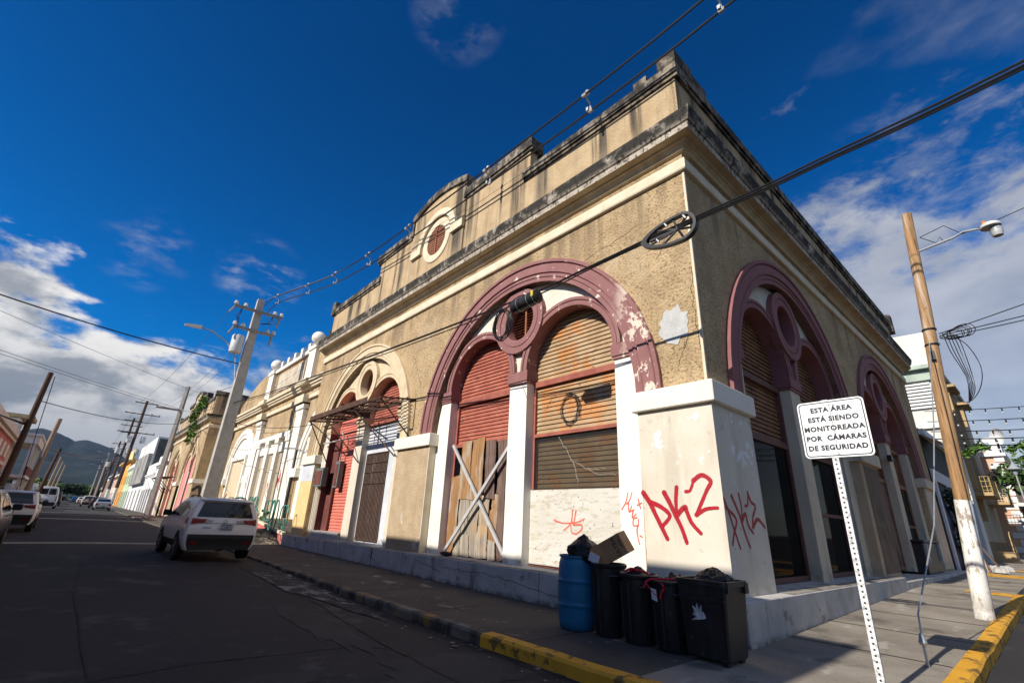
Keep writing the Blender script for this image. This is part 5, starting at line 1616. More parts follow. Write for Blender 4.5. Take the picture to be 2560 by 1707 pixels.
# service wires leaving the wooden pole to the right
top = at(.64)
cable('service_cable', 'bundle of black telephone wires leaving the wooden pole to the right', [sagline(top + Vector((0, -.15, 0)), (6.6, -16, 7.9), .3), sagline(top + Vector((0, -.15, -.05)), (6.6, -16, 7.8), .4), sagline(top + Vector((0, -.15, .05)), (6.6, -16, 9.4), .2)], .011)
coil = MB()
rr = random.Random(4)


def cr0(pts, n=5):
    q = [pts[0]] + list(pts) + [pts[-1]]
    out = []
    for i in range(1, len(q) - 2):
        for j in range(n):
            t = j / n
            out.append(.5 * (2 * q[i] + (q[i + 1] - q[i - 1]) * t + (2 * q[i - 1] - 5 * q[i] + 4 * q[i + 1] - q[i + 2]) * t * t + (3 * q[i] - q[i - 1] - 3 * q[i + 1] + q[i + 2]) * t ** 3))
    out.append(pts[-1])
    return out


for k in range(6):
    c = top + Vector((.05, -.25 - .04 * k, -.02))
    q_ = .17 + .07 * rr.random()
    coil.tube([c + Vector((.05 * math.sin(a * 2), -.08 + q_ * math.cos(a), .09 * math.sin(a) * (1 + .1 * k) + .012 * k)) for a in [2 * math.pi * i / 20 for i in range(21)]], .008, 4)
for k in range(5):
    y0 = -.22 - .05 * k
    coil.tube(cr0([top + Vector((.02 * k, y0, 0)), top + Vector((.02 * k, y0 - .03, -.4)), top + Vector((.03, -.36 - .02 * k, -1.0 - .05 * k)), top + Vector((.05, -.28, -1.5))]), .008, 4)
coil.tube(cr0([top + Vector((0, -.2, .05)), top + Vector((0, -.5, -.25)), top + Vector((.03, -.62, -.8)), top + Vector((.05, -.5, -1.25)), top + Vector((.03, -.25, -1.5)), top + Vector((0, -.02, -1.3))], 6), .008, 4)
tag(coil.build('wire_tangle', M['black_rubber']), 'tangle of black wire loops hanging from the wooden pole', 'wires')
cable('lamp_wire', 'thin wires running along the lamp arm of the wooden pole', [[at(.92) + Vector((0, -.15, 0)), at(.92) + Vector((.02, -.6, .12)), mid + Vector((0, -.1, .02)), tip + Vector((0, -.2, .06)), (6.2, -14, 10.2)], [at(.92) + Vector((0, -.15, 0)), at(.90) + Vector((.0, -.4, -.08)), at(.89) + Vector((0, -.5, .12)), at(.885) + Vector((.0, -.55, .0))]], .009)
# guy wire and its anchor
an = Vector((.72, -2.0, gz(.72, -2)))
gw = thing('guy_wire', 'slack steel guy wire running from the wooden pole down to a pavement anchor', 'guy wire', tuple(an))
MB().tube([at(.62) + Vector((-.15, .02, 0)), at(.62).lerp(an, .35) + Vector((0, 0, -.18)), at(.62).lerp(an, .65) + Vector((-.05, 0, -.25)), an + Vector((.12, 0, .55)), an + Vector((.03, 0, .3))], .011, 6).build('wire', M['steel'], gw)
MB().tube([an + Vector((0, 0, -.05)), an + Vector((.02, 0, .28))], .016, 6).lathe([(.03, 0), (.045, .03), (.03, .09), (.018, .13)], 10, tuple(an + Vector((.015, 0, .22)))).build('anchor_rod', M['steel'], gw)

# concrete pole in front of the hall
cpx, cpy = -1.55, 30.0
g1 = gz(cpx, cpy)
cpl = thing('utility_pole', 'square tapered concrete pole with transformer and curved lamp arm in front of the hall', 'utility pole', (cpx, cpy, g1))
H = 15.0
mb = MB()
v = []
for z, h in ((g1 - .2, .42), (H, .2)):
    v += [(cpx - h, cpy - h, z), (cpx + h, cpy - h, z), (cpx + h, cpy + h, z), (cpx - h, cpy + h, z)]
mb.add(v, [(0, 1, 5, 4), (1, 2, 6, 5), (2, 3, 7, 6), (3, 0, 4, 7), (4, 5, 6, 7)])
mb.build('shaft', M['concrete_pole'], cpl)
for z, hl in ((14.0, 1.5), (12.6, 1.25)):
    ca = MB().box(cpx - hl, cpx + hl, cpy - .42, cpy - .28, z - .08, z + .08).build('crossarm', M['pole_grey'], cpl)
    for s in (-1, -.6, .7, 1):
        mb = MB()
        insul(mb, (cpx + s * hl * .95, cpy - .35, z + .08), 1.7)
        mb.build('insulator', M['porcelain'], ca)
    MB().tube([(cpx - hl * .95, cpy - .35, z), (cpx - hl * 1.15, cpy - .4, z - .6)], .06, 6).build('fuse_cutout', M['pole_grey'], ca)
    MB().tube([(cpx + hl * .9, cpy - .35, z), (cpx + hl * .85, cpy - .4, z - .75)], .07, 6).build('fuse_cutout', M['pole_grey'], ca)
MB().lathe([(.02, 0), (.34, .02), (.36, .1), (.36, 1.1), (.3, 1.2), (.05, 1.24)], 16, (cpx - .75, cpy - .15, 10.9)).build('transformer', mat('pale_grey_transformer', (.58, .6, .6), None, 3, .5), cpl, smooth=True)
ar = MB().tube([(cpx - .3, cpy, 9.3), (cpx - .55, cpy + .1, 10.6), (cpx - 1.2, cpy + .2, 11.5), (cpx - 2.1, cpy + .3, 12.05), (cpx - 2.9, cpy + .4, 12.2)], .045, 8).build('lamp_arm', M['steel'], cpl)
MB().add([(cpx - 3.7, cpy + .25, 12.15), (cpx - 2.8, cpy + .25, 12.3), (cpx - 2.8, cpy + .6, 12.3), (cpx - 3.7, cpy + .6, 12.15), (cpx - 3.7, cpy + .3, 12.08), (cpx - 2.8, cpy + .3, 12.1), (cpx - 2.8, cpy + .55, 12.1), (cpx - 3.7, cpy + .55, 12.08)],
         [(0, 1, 2, 3), (4, 5, 6, 7), (0, 1, 5, 4), (1, 2, 6, 5), (2, 3, 7, 6), (3, 0, 4, 7)]).build('lamp_head', mat('pale_lamp_head', (.7, .71, .7), None, 3, .5), ar)
mb = MB()
for a in (0.2, 1.3, 2.2):
    mb.tube([(cpx - 1.0, cpy - .4, 13.9), (cpx - 1.3 + .1 * a, cpy - .5, 13.3), (cpx - 1.0, cpy - .4, 12.9 - .2 * a)], .02, 4)
    mb.tube([(cpx + .9, cpy - .4, 13.9), (cpx + .6 + .15 * a, cpy - .6, 13.3), (cpx + .2, cpy - .5, 13.1)], .02, 4)
mb.build('jumper_wire', M['black_rubber'], cpl)

# spaced primary lines along the parapet
pr_ = thing('power_line', 'pair of thick black power lines with white spacers passing in front of the parapet', 'power line', (-.65, 2, 11.4))
ws = [(26.8, 13.95), (22.1, 13.15), (18.4, 12.50), (14.4, 11.92), (10.85, 11.62), (5.95, 11.36), (1.95, 11.22), (-1.4, 11.28), (-6, 11.75), (-14, 13.2)]
xk = lambda y: -.65 if y < 20 else -.65 - (y - 20) / 10 * .9


def cr(pts, n=5):
    q = [pts[0]] + list(pts) + [pts[-1]]
    out = []
    for i in range(1, len(q) - 2):
        for j in range(n):
            t = j / n
            out.append(tuple(.5 * (2 * q[i][k] + (-q[i - 1][k] + q[i + 1][k]) * t + (2 * q[i - 1][k] - 5 * q[i][k] + 4 * q[i + 1][k] - q[i + 2][k]) * t * t + (-q[i - 1][k] + 3 * q[i][k] - 3 * q[i + 1][k] + q[i + 2][k]) * t ** 3) for k in range(len(q[0]))))
    out.append(tuple(pts[-1]))
    return out


lo = cr([(cpx + .5, cpy - .4, 14.1)] + [(xk(y) + .12, y, z - .06) for y, z in ws])
hi = cr([(cpx + .2, cpy - .4, 14.5)] + [(xk(y) - .12, y, z + .28) for y, z in ws])
ms = cr([(cpx, cpy, 14.8)] + [(xk(y), y, z + .45) for y, z in ws], 4)
MB().tube(lo, .028, 6).build('lower_line', M['black_rubber'], pr_)
MB().tube(hi, .028, 6).build('upper_line', M['black_rubber'], pr_)
MB().tube(ms, .009, 5).build('messenger_wire', M['steel'], pr_)
M['spacer'] = mat('pale_plastic_spacer', (.62, .62, .62), (.4, .4, .4), 8, .4)
for i, (y, z) in enumerate(ws[:-2]):
    x = xk(y)
    mb = MB()
    insul(mb, (x, y, z + .40), .8)
    mb.tube([(x, y, z + .45), (x - .12, y, z + .30), (x + .1, y, z + .14), (x + .12, y, z - .06)], .022, 5)
    mb.tube([(x - .12, y - .06, z + .28), (x - .12, y + .06, z + .28)], .05, 6).tube([(x + .12, y - .06, z - .06), (x + .12, y + .06, z - .06)], .05, 6)
    mb.box(x - .03, x + .03, y - .03, y + .03, z - .16, z - .06)
    mb.build('spacer', M['spacer'], pr_)

# telephone bundle with snowshoe, coil and splice can
XW = -1.65
tp_ = [(29.5, 7.65), (22, 7.0), (14.6, 6.50), (8.75, 6.13), (3.1, 5.86), (1.2, 5.86), (-.1, 5.88), (-.9, 5.87), (-2.0, 5.86), (-2.65, 5.88), (-4.37, 5.93), (-10, 6.35), (-20, 7.4)]
tl = cr([(XW, y, z) for y, z in tp_])
tl2 = cr([(XW + .015, y, z - .026 - (.05 if y > 1.5 else 0)) for y, z in tp_])
tl3 = cr([(XW - .01, y, z + .022 - .02 * math.sin(y * .4)) for y, z in tp_])
cable('telephone_cable', 'twin black telephone cables crossing the maroon arches towards the upper right corner', [tl, tl2, tl3], .0145, n=6)
sn = thing('cable_snowshoe', 'black teardrop snowshoe rack hung on the telephone cables by the building corner', 'cable rack', (XW, -.5, 5.85))
sb = MB()
oc_ = Vector((XW, -.45, 5.83))
prof = []
for i in range(33):
    a = 2 * math.pi * i / 32
    r = .25
    yy = -.20 + r * math.cos(a + math.pi) * (1.0 if math.cos(a + math.pi) < 0 else 1.0)
    zz = r * math.sin(a)
    if math.cos(a + math.pi) > 0:      # pointed end towards +y
        yy = -.20 + .72 * (math.cos(a + math.pi)) ** 1.0
        zz = r * math.copysign(abs(math.sin(a)) ** 1.15, math.sin(a))
    prof.append((yy, zz))
tilt = Matrix.Rotation(rad(-24), 3, 'Y') if False else Matrix.Identity(3)
for i in range(32):
    (a0, b0), (a1, b1_) = prof[i], prof[i + 1]
    i0 = .84
    vv = []
    for dx in (-.045, .045):
        vv += [oc_ + Vector((dx, a0, b0)), oc_ + Vector((dx, a1, b1_)), oc_ + Vector((dx, -.15 + (a1 + .15) * i0, b1_ * i0)), oc_ + Vector((dx, -.15 + (a0 + .15) * i0, b0 * i0))]
    sb.add([tuple(p) for p in vv], [(0, 1, 2, 3), (4, 5, 6, 7), (0, 1, 5, 4), (3, 2, 6, 7)])
sb.build('rim', M['black_plastic'], sn)
sp = MB()
for a in (0.35, 1.05, 1.9, 2.5, 3.7, 4.3, 5.1, 5.9):
    i = int(a / (2 * math.pi) * 32)
    y1, z1 = prof[i]
    sp.tube([oc_ + Vector((0, -.13, .0)), oc_ + Vector((0, y1 * .92, z1 * .92))], .02, 5)
sp.tube([oc_ + Vector((0, -.13, 0)), oc_ + Vector((0, .36, 0))], .026, 5)
sp.build('spokes', M['black_plastic'], sn)
for y, z in ((.02, .1), (-.3, .1), (.18, -.12)):
    MB().tube([oc_ + Vector((-.05, y, z)), oc_ + Vector((-.05, y + .04, z + .07))], .016, 5).build('clip', M['steel'], sn)
en = thing('splice_can', 'black ribbed splice can with yellow sticker slung under the telephone cables', 'cable splice', (XW, 2.9, 5.7))
ax0, ax1 = Vector((XW - .06, 3.28, 5.66)), Vector((XW - .06, 2.42, 5.70))
pts = [ax0.lerp(ax1, i / 30) for i in range(31)]
rs = [.035, .05, .06, .1] + [.135 + .008 * (i % 2) for i in range(23)] + [.135, .13, .11, .06]
MB().tube(pts, rs, 18).build('can', M['black_plastic'], en, smooth=True)
MB().tube([ax0.lerp(ax1, .925), ax0.lerp(ax1, .96)], [.139, .134], 18).build('band', M['black_rubber'], en)
MB().box(XW - .205, XW - .19, 2.475, 2.53, 5.66, 5.78).build('sticker', mat('yellow_sticker', (.75, .62, .03), None, 3, .5), en)
mb = MB()
for t in (.35, .7, .9):
    c = ax0.lerp(ax1, t)
    mb.tube([c + Vector((.148 * math.cos(a), 0, .148 * math.sin(a))) for a in [2 * math.pi * k / 16 for k in range(17)]], .007, 4)
mb.build('strap', M['steel'], en)
co = MB()
rr = random.Random(9)
for k in range(7):
    cy, cz = 3.62 + rr.uniform(-.05, .05), 5.42 + rr.uniform(-.03, .03)
    ry, rz_ = .27 + rr.uniform(-.05, .03), .34 + rr.uniform(-.05, .03)
    co.tube([(XW - .05 + .012 * k, cy + ry * math.cos(a), cz + rz_ * math.sin(a)) for a in [2 * math.pi * i / 26 for i in range(27)]], .011, 5)
co.tube([(XW, 4.9, 5.9), (XW, 4.75, 5.58), (XW, 4.4, 5.50), (XW, 4.2, 5.75)], .009, 4)
co.tube([(XW - .05, 3.3, 5.64), (XW - .05, 3.4, 5.45), (XW - .05, 3.3, 5.2)], .009, 4)
tag(co.build('cable_coil', M['black_rubber']), 'round coil of slack black cable hanging beside the splice can', 'cable coil')

# thinner drops towards the hall and over the street
cable('service_drop', 'thin black cable sagging from the concrete pole to the white arch', [sagline((cpx, cpy, 6.6), (1.9, 20.5, 6.2), .5), sagline((cpx, cpy, 6.2), (-.3, 47.5, 8.2), .5)], .018)
cable('street_crossing_cable', 'long black cable sagging over the street from the concrete pole to the left', [sagline((cpx - .3, cpy, 10.3), (-26, 21, 11.6), .9, 24)], .035)
poles_far = []


def pole(label, x, y, h, r, mt, foot=None, lean=(0, 0), arms=(), cans=(), lamp=None, square=False, group=None):
    g = gz(x if x < 0 else 0, y)
    o = thing('utility_pole', label, 'utility pole', (x, y, g), group)
    a, b = Vector((x, y, g - .2)), Vector((x + lean[0], y + lean[1], g + h))
    if foot:
        c = a.lerp(b, foot / h)
        MB().tube([a, c], [r * 1.04, r * .99], 10).build('painted_foot', M['limewash'], o, smooth=True)
        MB().tube([c, b], [r * .98, r * .7], 10).build('shaft', mt, o, smooth=True)
    else:
        MB().tube([a, b], [r, r * .68], 4 if square else 10).build('shaft', mt, o, smooth=not square)
    for z, hl in arms:
        c = a.lerp(b, z / h)
        ca = MB().box(c.x - hl, c.x + hl, c.y - r - .1, c.y - r + .02, c.z - .07, c.z + .07).build('crossarm', mt if not square else M['pole_grey'], o)
        for s in (-.95, -.5, .5, .95):
            mb = MB()
            insul(mb, (c.x + s * hl, c.y - r - .04, c.z + .07), 1.6)
            mb.build('insulator', M['porcelain'], ca)
    for z, dx in cans:
        c = a.lerp(b, z / h)
        MB().lathe([(.02, 0), (.38, .02), (.4, .1), (.4, 1.1), (.3, 1.2)], 12, (c.x + dx, c.y - .1, c.z)).build('transformer', M['spacer'], o, smooth=True)
    if lamp:
        z, dx = lamp
        c = a.lerp(b, z / h)
        l = MB().tube([c, c + Vector((dx * .5, 0, .4)), c + Vector((dx, 0, .5))], .05, 6).build('lamp_arm', M['steel'], o)
        MB().box(c.x + dx - .45, c.x + dx + .45, c.y - .18, c.y + .18, c.z + .42, c.z + .6).build('lamp_head', M['spacer'], l)
    return o


G_PR, G_PL = 'utility poles along the right kerb', 'utility poles along the left kerb'
pole('grey square pole with one side crossarm in front of the twin building', -2.05, 52.0, 12.2, .28, M['pole_grey'], arms=((9.6, .1),), square=True, group=G_PR, lean=(.1, -.6))
MB().box(-4.0, -2.0, 50.6, 50.75, 10.0, 10.16).build('side_arm', M['pole_grey'], [o for o in bpy.data.objects if o.name.startswith('utility_pole')][-1])
pole('tall dark brown pole with white foot and three crossarms by the orange house', -2.3, 104, 18.5, .30, M['pole_dark'], foot=3.4, arms=((18.0, 1.7), (16.0, 2.6), (12.7, 2.7)), cans=((10.9, -.7), (11.0, 1.3)), group=G_PR, lean=(.3, 0))
pole('dark pole with crossarms and three white transformers behind the tall brown pole', -2.3, 128, 18.2, .30, M['pole_dark'], foot=3.4, arms=((17.6, 1.6), (16.5, 1.9), (15.0, 1.5)), cans=((10.6, -.9), (10.6, .9), (10.6, 2.4)), group=G_PR, lean=(.3, 0))
pole('dark pole with lamp and transformer in the middle of the far row', -2.3, 156, 15.5, .28, M['pole_dark'], foot=3.0, arms=((14.8, 1.5), (13.6, 1.5)), cans=((9.0, -.8),), lamp=(13.0, 2.6), group=G_PR, lean=(.3, 0))
pole('dark far pole with street lamp pointing over the road', -2.3, 186, 12.5, .26, M['pole_dark'], arms=((11.5, 1.3),), lamp=(11.0, 2.4), group=G_PR)
pole('pale slim far pole with a lamp', -3.0, 172, 13.5, .2, M['concrete_pole'], lamp=(13, -2.2), group=G_PR)
pole('pale slim pole farthest away on the right kerb', -3.2, 214, 12, .2, M['concrete_pole'], lamp=(11.6, -2.4), group=G_PR)
pole('dark pole farthest away on the right kerb', -2.4, 208, 11.5, .25, M['pole_dark'], arms=((10.5, 1.2),), group=G_PR)
pole('tall brown leaning pole in front of the pink house', -10.1, 28.0, 7.1, .155, M['pole_dark'], group=G_PL, lean=(.12, 0))
pole('pale brown pole in front of the white balcony', -10.15, 45.5, 6.9, .2, M['pole_pale'], group=G_PL, lean=(.35, -.2))
pole('short dark leaning pole behind the balcony house', -10.1, 60, 5.8, .18, M['pole_dark'], group=G_PL, lean=(.45, 0))
for y, h, lb in ((78, 6.0, 'pale'), (92, 6.2, 'thin pale'), (110, 6.5, 'thin grey')):
    pole('%s pole standing among the far left poles near the %s' % (lb, {78: 'white van', 92: 'green roofed house', 110: 'dark trees'}[y]), -10.2, y, h, .15, M['pole_pale'], group=G_PL, lean=(.35, 0))
# lines between them
fl = MB
cable('power_line', 'three thin wires from the concrete pole back along the row to the tall brown pole', [sagline((cpx + s, cpy, 14.2), (-2.0 + s * 1.5, 104, 18.2), 1.6, 24) for s in (-1.4, .8, 1.4)], .014, M['wire'], group=G_W)
cable('power_line', 'thin wires strung between the far brown poles', [sagline((-2.0 + s, 104, 17.2), (-2.0 + s, 156, 15.0), 1.0) for s in (-1.5, 0, 1.5)] + [sagline((-2.0 + s, 156, 14.4), (-2.3 + s, 208, 11.2), 1.0) for s in (-1.2, 1.2)], .022, M['wire'], group=G_W)
cable('street_crossing_cable', 'wire crossing from the brown leaning pole to the grey square pole', [sagline((-10.0, 28, 5.9), (-1.95, 51.5, 8.9), .35, 20), sagline((-1.95, 51.5, 8.9), (-.3, 60, 8.5), .1)], .022, M['black_rubber'])
cable('street_crossing_cable', 'two thin parallel wires high over the street left of the square pole', [sagline((-40, 20, 16.5), (-1.95, 51.5, 12.4), .6, 20), sagline((-40, 22, 13.5), (-1.95, 51.5, 10.3), .5, 20), sagline((-40, 22, 13.2), (-1.95, 51.5, 10.1), .5, 20), sagline((-1.95, 51.4, 12.4), (cpx, cpy, 9.0), .5, 14), sagline((-1.95, 51.4, 10.3), (cpx, cpy, 8.0), .5, 14)], .016, M['wire'])
cable('street_crossing_cable', 'thick cable coming from the left edge to the brown leaning pole', [[(-12.6, 18, 5.9), (-11.6, 22.0, 4.9), (-11.4, 22.6, 4.55), (-11.2, 23.2, 4.65), (-10.1, 28, 4.75)], [(-12.6, 20, 4.9), (-10.1, 28, 4.7)]], .03)
cable('hanging_drop', 'frayed cable hanging down from the wires beside the brown leaning pole', [sagline((-9.9, 29.5, 7.4), (-10.0, 37, 2.2), .2, 10)], .02)
cable('street_crossing_cable', 'bundle of wires crossing low between the pale pole and the tall brown pole', [sagline((-9.9, 45.5, 5.0), (-2.2, 104, 10.6 + k), .9 + .2 * k, 18) for k in (0, .5, -.9, -1.5)], .028)

# ---------------------------------------------------------------- the security camera sign
sg = thing('monitoring_sign', 'white sign about security cameras on a perforated steel post', 'sign', (-1.14, -1.94, .0))
SX, SY = -1.14, -1.97
pm_ = bpy.data.materials.new('perforated_post')
pm_.use_nodes = True
N, L = pm_.node_tree.nodes, pm_.node_tree.links
bs = N['Principled BSDF']
ge = N.new('ShaderNodeNewGeometry')
se = N.new('ShaderNodeSeparateXYZ')
L.new(ge.outputs['Position'], se.inputs[0])


def mth(op, a, b=0.0):
    n = N.new('ShaderNodeMath')
    n.operation = op
    for i, q in ((0, a), (1, b)):
        if hasattr(q, 'links'):
            L.new(q, n.inputs[i])
        else:
            n.inputs[i].default_value = q
    return n.outputs[0]


zz = mth('SUBTRACT', mth('FRACT', mth('MULTIPLY', se.outputs[2], 19.2)), .5)
yy = mth('MULTIPLY', mth('SUBTRACT', se.outputs[1], SY + .03), 19.2)
dd = mth('ADD', mth('MULTIPLY', zz, zz), mth('MULTIPLY', yy, yy))
hole = mth('LESS_THAN', dd, .042)
mx_ = N.new('ShaderNodeMix')
mx_.data_type = 'RGBA'
nn = N.new('ShaderNodeTexNoise')
nn.inputs['Scale'].default_value = 22
nn.inputs['Detail'].default_value = 8
m0 = N.new('ShaderNodeMix')
m0.data_type = 'RGBA'
L.new(ge.outputs['Position'], nn.inputs['Vector'])
rg = N.new('ShaderNodeMapRange')
rg.inputs['From Min'].default_value = .5
rg.inputs['From Max'].default_value = .66
L.new(nn.outputs['Fac'], rg.inputs['Value'])
L.new(rg.outputs[0], m0.inputs['Factor'])
m0.inputs[6].default_value = (.68, .69, .69, 1)
m0.inputs[7].default_value = (.33, .34, .35, 1)
L.new(hole, mx_.inputs['Factor'])
L.new(m0.outputs[2], mx_.inputs[6])
mx_.inputs[7].default_value = (.015, .015, .015, 1)
L.new(mx_.outputs[2], bs.inputs['Base Color'])
bs.inputs['Roughness'].default_value = .55
MB().box(SX, SX + .035, SY - .003, SY + .063, -.1, 2.97).build('post', pm_, sg)
M['sign_white'] = mat('white_sign_face', (.80, .82, .82), (.77, .79, .79), 4, .45, layers=[dict(c=(.5, .5, .48), sc=2.2, st=(1, 1, .4), lo=.62, hi=.75, am=.35)])
M['sign_black'] = mat('black_sign_print', (.012, .012, .03), None, 4, .5)
CY, CZ, SWD, SHT = -1.985, 2.625, .345, .335


def rrect(hw, hh, r, n=6):
    out = []
    for cx, cz, a0 in ((hw - r, hh - r, 0), (-hw + r, hh - r, 90), (-hw + r, -hh + r, 180), (hw - r, -hh + r, 270)):
        out += [(cx + r * math.cos(rad(a0 + 90 * k / n)), cz + r * math.sin(rad(a0 + 90 * k / n))) for k in range(n + 1)]
    return out


ms_ = lambda u, w, z: (SX - .003 - w, CY - u, CZ + z)
pln = MB(ms_).prism(rrect(SWD, SHT, .05), 0.0, .004).build('sign_plate', M['sign_white'], sg)
MB(ms_).prism(rrect(SWD - .016, SHT - .016, .04), .0042, .0052, [rrect(SWD - .027, SHT - .027, .032)]).build('border', M['sign_black'], pln)
for i, (tx, dx) in enumerate((('ESTA ÁREA', .005), ('ESTÁ SIENDO', .01), ('MONITOREADA', .0), ('POR  CÁMARAS', .0), ('DE SEGURIDAD', .0))):
    text_mesh(tx, .078, M['sign_black'], 'lettering', pln, (SX - .0085, CY - dx, CZ + .225 - .112 * i), (0, -1, 0), (0, 0, 1), bold=.0036, thick=.0008, space=1.12)
mb = MB(ms_)
for z in (SHT - .05, -SHT + .035):
    mb.add([(.012 * math.cos(a), .011, z + .012 * math.sin(a)) for a in [2 * math.pi * k / 10 for k in range(10)]] + [(.015 * math.cos(a), .004, z + .015 * math.sin(a)) for a in [2 * math.pi * k / 10 for k in range(10)]], [tuple(range(10))] + [(k, (k + 1) % 10, 10 + (k + 1) % 10, 10 + k) for k in range(10)])
mb.build('bolt', M['steel'], pln)
MB(ms_).prism([(-.003, SHT - .06), (.003, SHT - .06), (.0045, -.05), (.002, -SHT + .1), (-.002, -SHT + .1), (-.002, 0.05)], .0054, .0059).build('rust_streak', mat('grey_rust_streak', (.28, .27, .26), None, 4, .8), pln)

# ---------------------------------------------------------------- rubbish at the corner
M['barrel'] = mat('blue_barrel_plastic', (0.008, 0.135, 0.27), (0.008, 0.11, 0.23), 3, .45, .1, 25, .004, [dict(c=(.25, .3, .35), sc=25, lo=.7, hi=.74, am=.6)])
M['bag'] = mat('crinkled_black_bag', (0.007, .007, .008), (.012, .012, .013), 4, .36, .7, 14, .03, spec=.35)
M['bag_tie'] = mat('red_bag_tie', (.62, .02, .04), (.5, .015, .03), 5, .45)
M['card'] = mat('brown_cardboard', (.40, .235, .115), (.35, .2, .095), 3, .85, .1, 30, .004)
M['card_in'] = mat('dark_cardboard_inside', (.2, .115, .06), None, 3, .9)
G_BIN = 'black bins by the corner pier'


def bag(name, label, c, r, seed, cat='rubbish bag', tie=None):
    bm = bmesh.new()
    bmesh.ops.create_icosphere(bm, subdivisions=5, radius=1)
    for v in bm.verts:
        p = v.co.copy()
        d = .16 * noise.noise(p * 1.6 + Vector((seed, 0, 0))) + .10 * abs(noise.noise(p * 3.4 + Vector((0, seed, 0)))) - .14 * abs(noise.noise(p * 5 + Vector((0, 0, seed)))) - .07 * abs(noise.noise(p * 11 + Vector((0, 0, seed))))
        q = p * (1 + d)
        top = max(0, p.z - .55)
        q = Vector((q.x * (1 - top * 1.1), q.y * (1 - top * 1.1), q.z + top * .5))
        v.co = Vector((q.x * r[0], q.y * r[1], q.z * r[2]))
    me = bpy.data.meshes.new(name)
    bm.to_mesh(me)
    bm.free()
    me.materials.append(M['bag'])
    for p in me.polygons:
        p.use_smooth = True
    o = bpy.data.objects.new(name, me)
    S.collection.objects.link(o)
    o.location = c
    return tag(o, label, cat)


def open_bin(label, x, y, r, h, group=G_BIN, tall=False):
    b = thing('rubbish_bin', label, 'bin', (x, y, gz(0, y)), group)
    z = gz(0, y)
    MB().lathe([(r * .8, 0), (r * .82, .01), (r * .97, h - .05), (r * 1.02, h - .05), (r * 1.08, h - .03), (r * 1.08, h), (r * 1.0, h + .012), (r * .95, h - .01), (r * .9, h - .3), (r * .1, h - .32)], 32, (x, y, z)).build('body', M['black_plastic'], b, smooth=True)
    for s in (0, math.pi):
        mb = MB()
        a = s + .9
        p = Vector((x + r * 1.05 * math.cos(a), y + r * 1.05 * math.sin(a), z + h - .14))
        t = Vector((-math.sin(a), math.cos(a), 0))
        n = Vector((math.cos(a), math.sin(a), 0))
        mb.tube([p - t * .09, p - t * .08 + n * .05, p + t * .08 + n * .05, p + t * .09], .018, 6)
        mb.build('handle', M['black_plastic'], b)
    mb = MB()
    for k in range(8):
        a = 2 * math.pi * k / 8
        mb.tube([(x + r * .86 * math.cos(a), y + r * .86 * math.sin(a), z + .05), (x + r * .985 * math.cos(a), y + r * .985 * math.sin(a), z + h - .1)], .02, 5)
    mb.build('rib', M['black_plastic'], b)
    return b


br = thing('blue_barrel', 'dented blue plastic barrel with raised hoops at the end of the row of bins', 'barrel', (-1.42, 1.72, 0))
pf = [(.24, 0), (.265, .02), (.28, .08)]
for k in range(28):
    z = .1 + .78 * k / 27
    bul = .285 + .02 * math.sin(math.pi * (z - .1) / .8)
    if min(abs(z - .34), abs(z - .64)) < .018:
        bul += .012
    pf.append((bul, z))
pf += [(.275, .92), (.262, .965), (.285, .97), (.285, 1.0), (.262, 1.0), (.255, .9), (.02, .88)]
MB().lathe(pf, 36, (-1.42, 1.72, 0)).build('body', M['barrel'], br, smooth=True)
open_bin('black bin beside the blue barrel with a box lying across it', -1.36, 1.17, .245, .92)
open_bin('black round bin with a red tied bag, third along the row', -1.36, .66, .25, .83)
open_bin('black round bin with red ribbon and white label draped over its rim', -1.34, .18, .245, .80)
bag('rubbish_bag', 'crumpled black rubbish bag bulging out of the blue barrel', (-1.38, 1.62, 1.04), (.24, .27, .21), 3.3)
bag('rubbish_bag', 'black bag peeping out of the third bin in the row', (-1.36, .66, .74), (.2, .2, .16), 7.7)
bag('rubbish_bag', 'greyish bag showing in the bin with the red ribbon', (-1.30, .16, .72), (.2, .19, .14), 1.2)
# rectangular wheeled bin
rb_ = thing('wheeled_bin', 'large rectangular black wheeled bin with torn white sticker at the front of the row', 'bin', (-1.3, -.38, 0))


def taper(x0, x1, y0, y1, z0, z1, k):
    cx, cy = (x0 + x1) / 2, (y0 + y1) / 2
    f = lambda x, y: (cx + (x - cx) * k, cy + (y - cy) * k)
    lo = [f(x0, y0), f(x1, y0), f(x1, y1), f(x0, y1)]
    hi = [(x0, y0), (x1, y0), (x1, y1), (x0, y1)]
    return [(a, b, z0) for a, b in lo] + [(a, b, z1) for a, b in hi]


bx = MB()
ox = taper(-1.60, -1.02, -.68, -.06, .04, .86, .84)
ix = taper(-1.57, -1.05, -.65, -.09, .4, .86, .9)
bx.add(ox, [(3, 2, 1, 0), (0, 1, 5, 4), (1, 2, 6, 5), (2, 3, 7, 6), (3, 0, 4, 7)])
bx.add(ix, [(0, 1, 2, 3), (0, 1, 5, 4), (1, 2, 6, 5), (2, 3, 7, 6), (3, 0, 4, 7)])
bo = bx.build('body', M['black_plastic'], rb_, bevel=.02)
rim = rrect(.335, .315, .07)
mr = lambda u, w, z: (-1.31 + z * .96, -.37 + u, .865 + w)
MB(mr).prism([(a, c) for a, c in rim], -.045, .012, [[(a * .9, c * .9) for a, c in rim]]).build('rim', M['black_plastic'], rb_)
MB().box(-1.12, -1.03, -.71, -.675, .74, .86).build('handle', M['black_plastic'], rb_)
MB().box(-1.585, -1.5, -.71, -.68, .76, .86).build('handle', M['black_plastic'], rb_)
for x in (-1.50, -1.14):
    MB().tube([(x, -.60, .06), (x, -.55, .06)], .06, 12).build('wheel', M['black_rubber'], rb_)
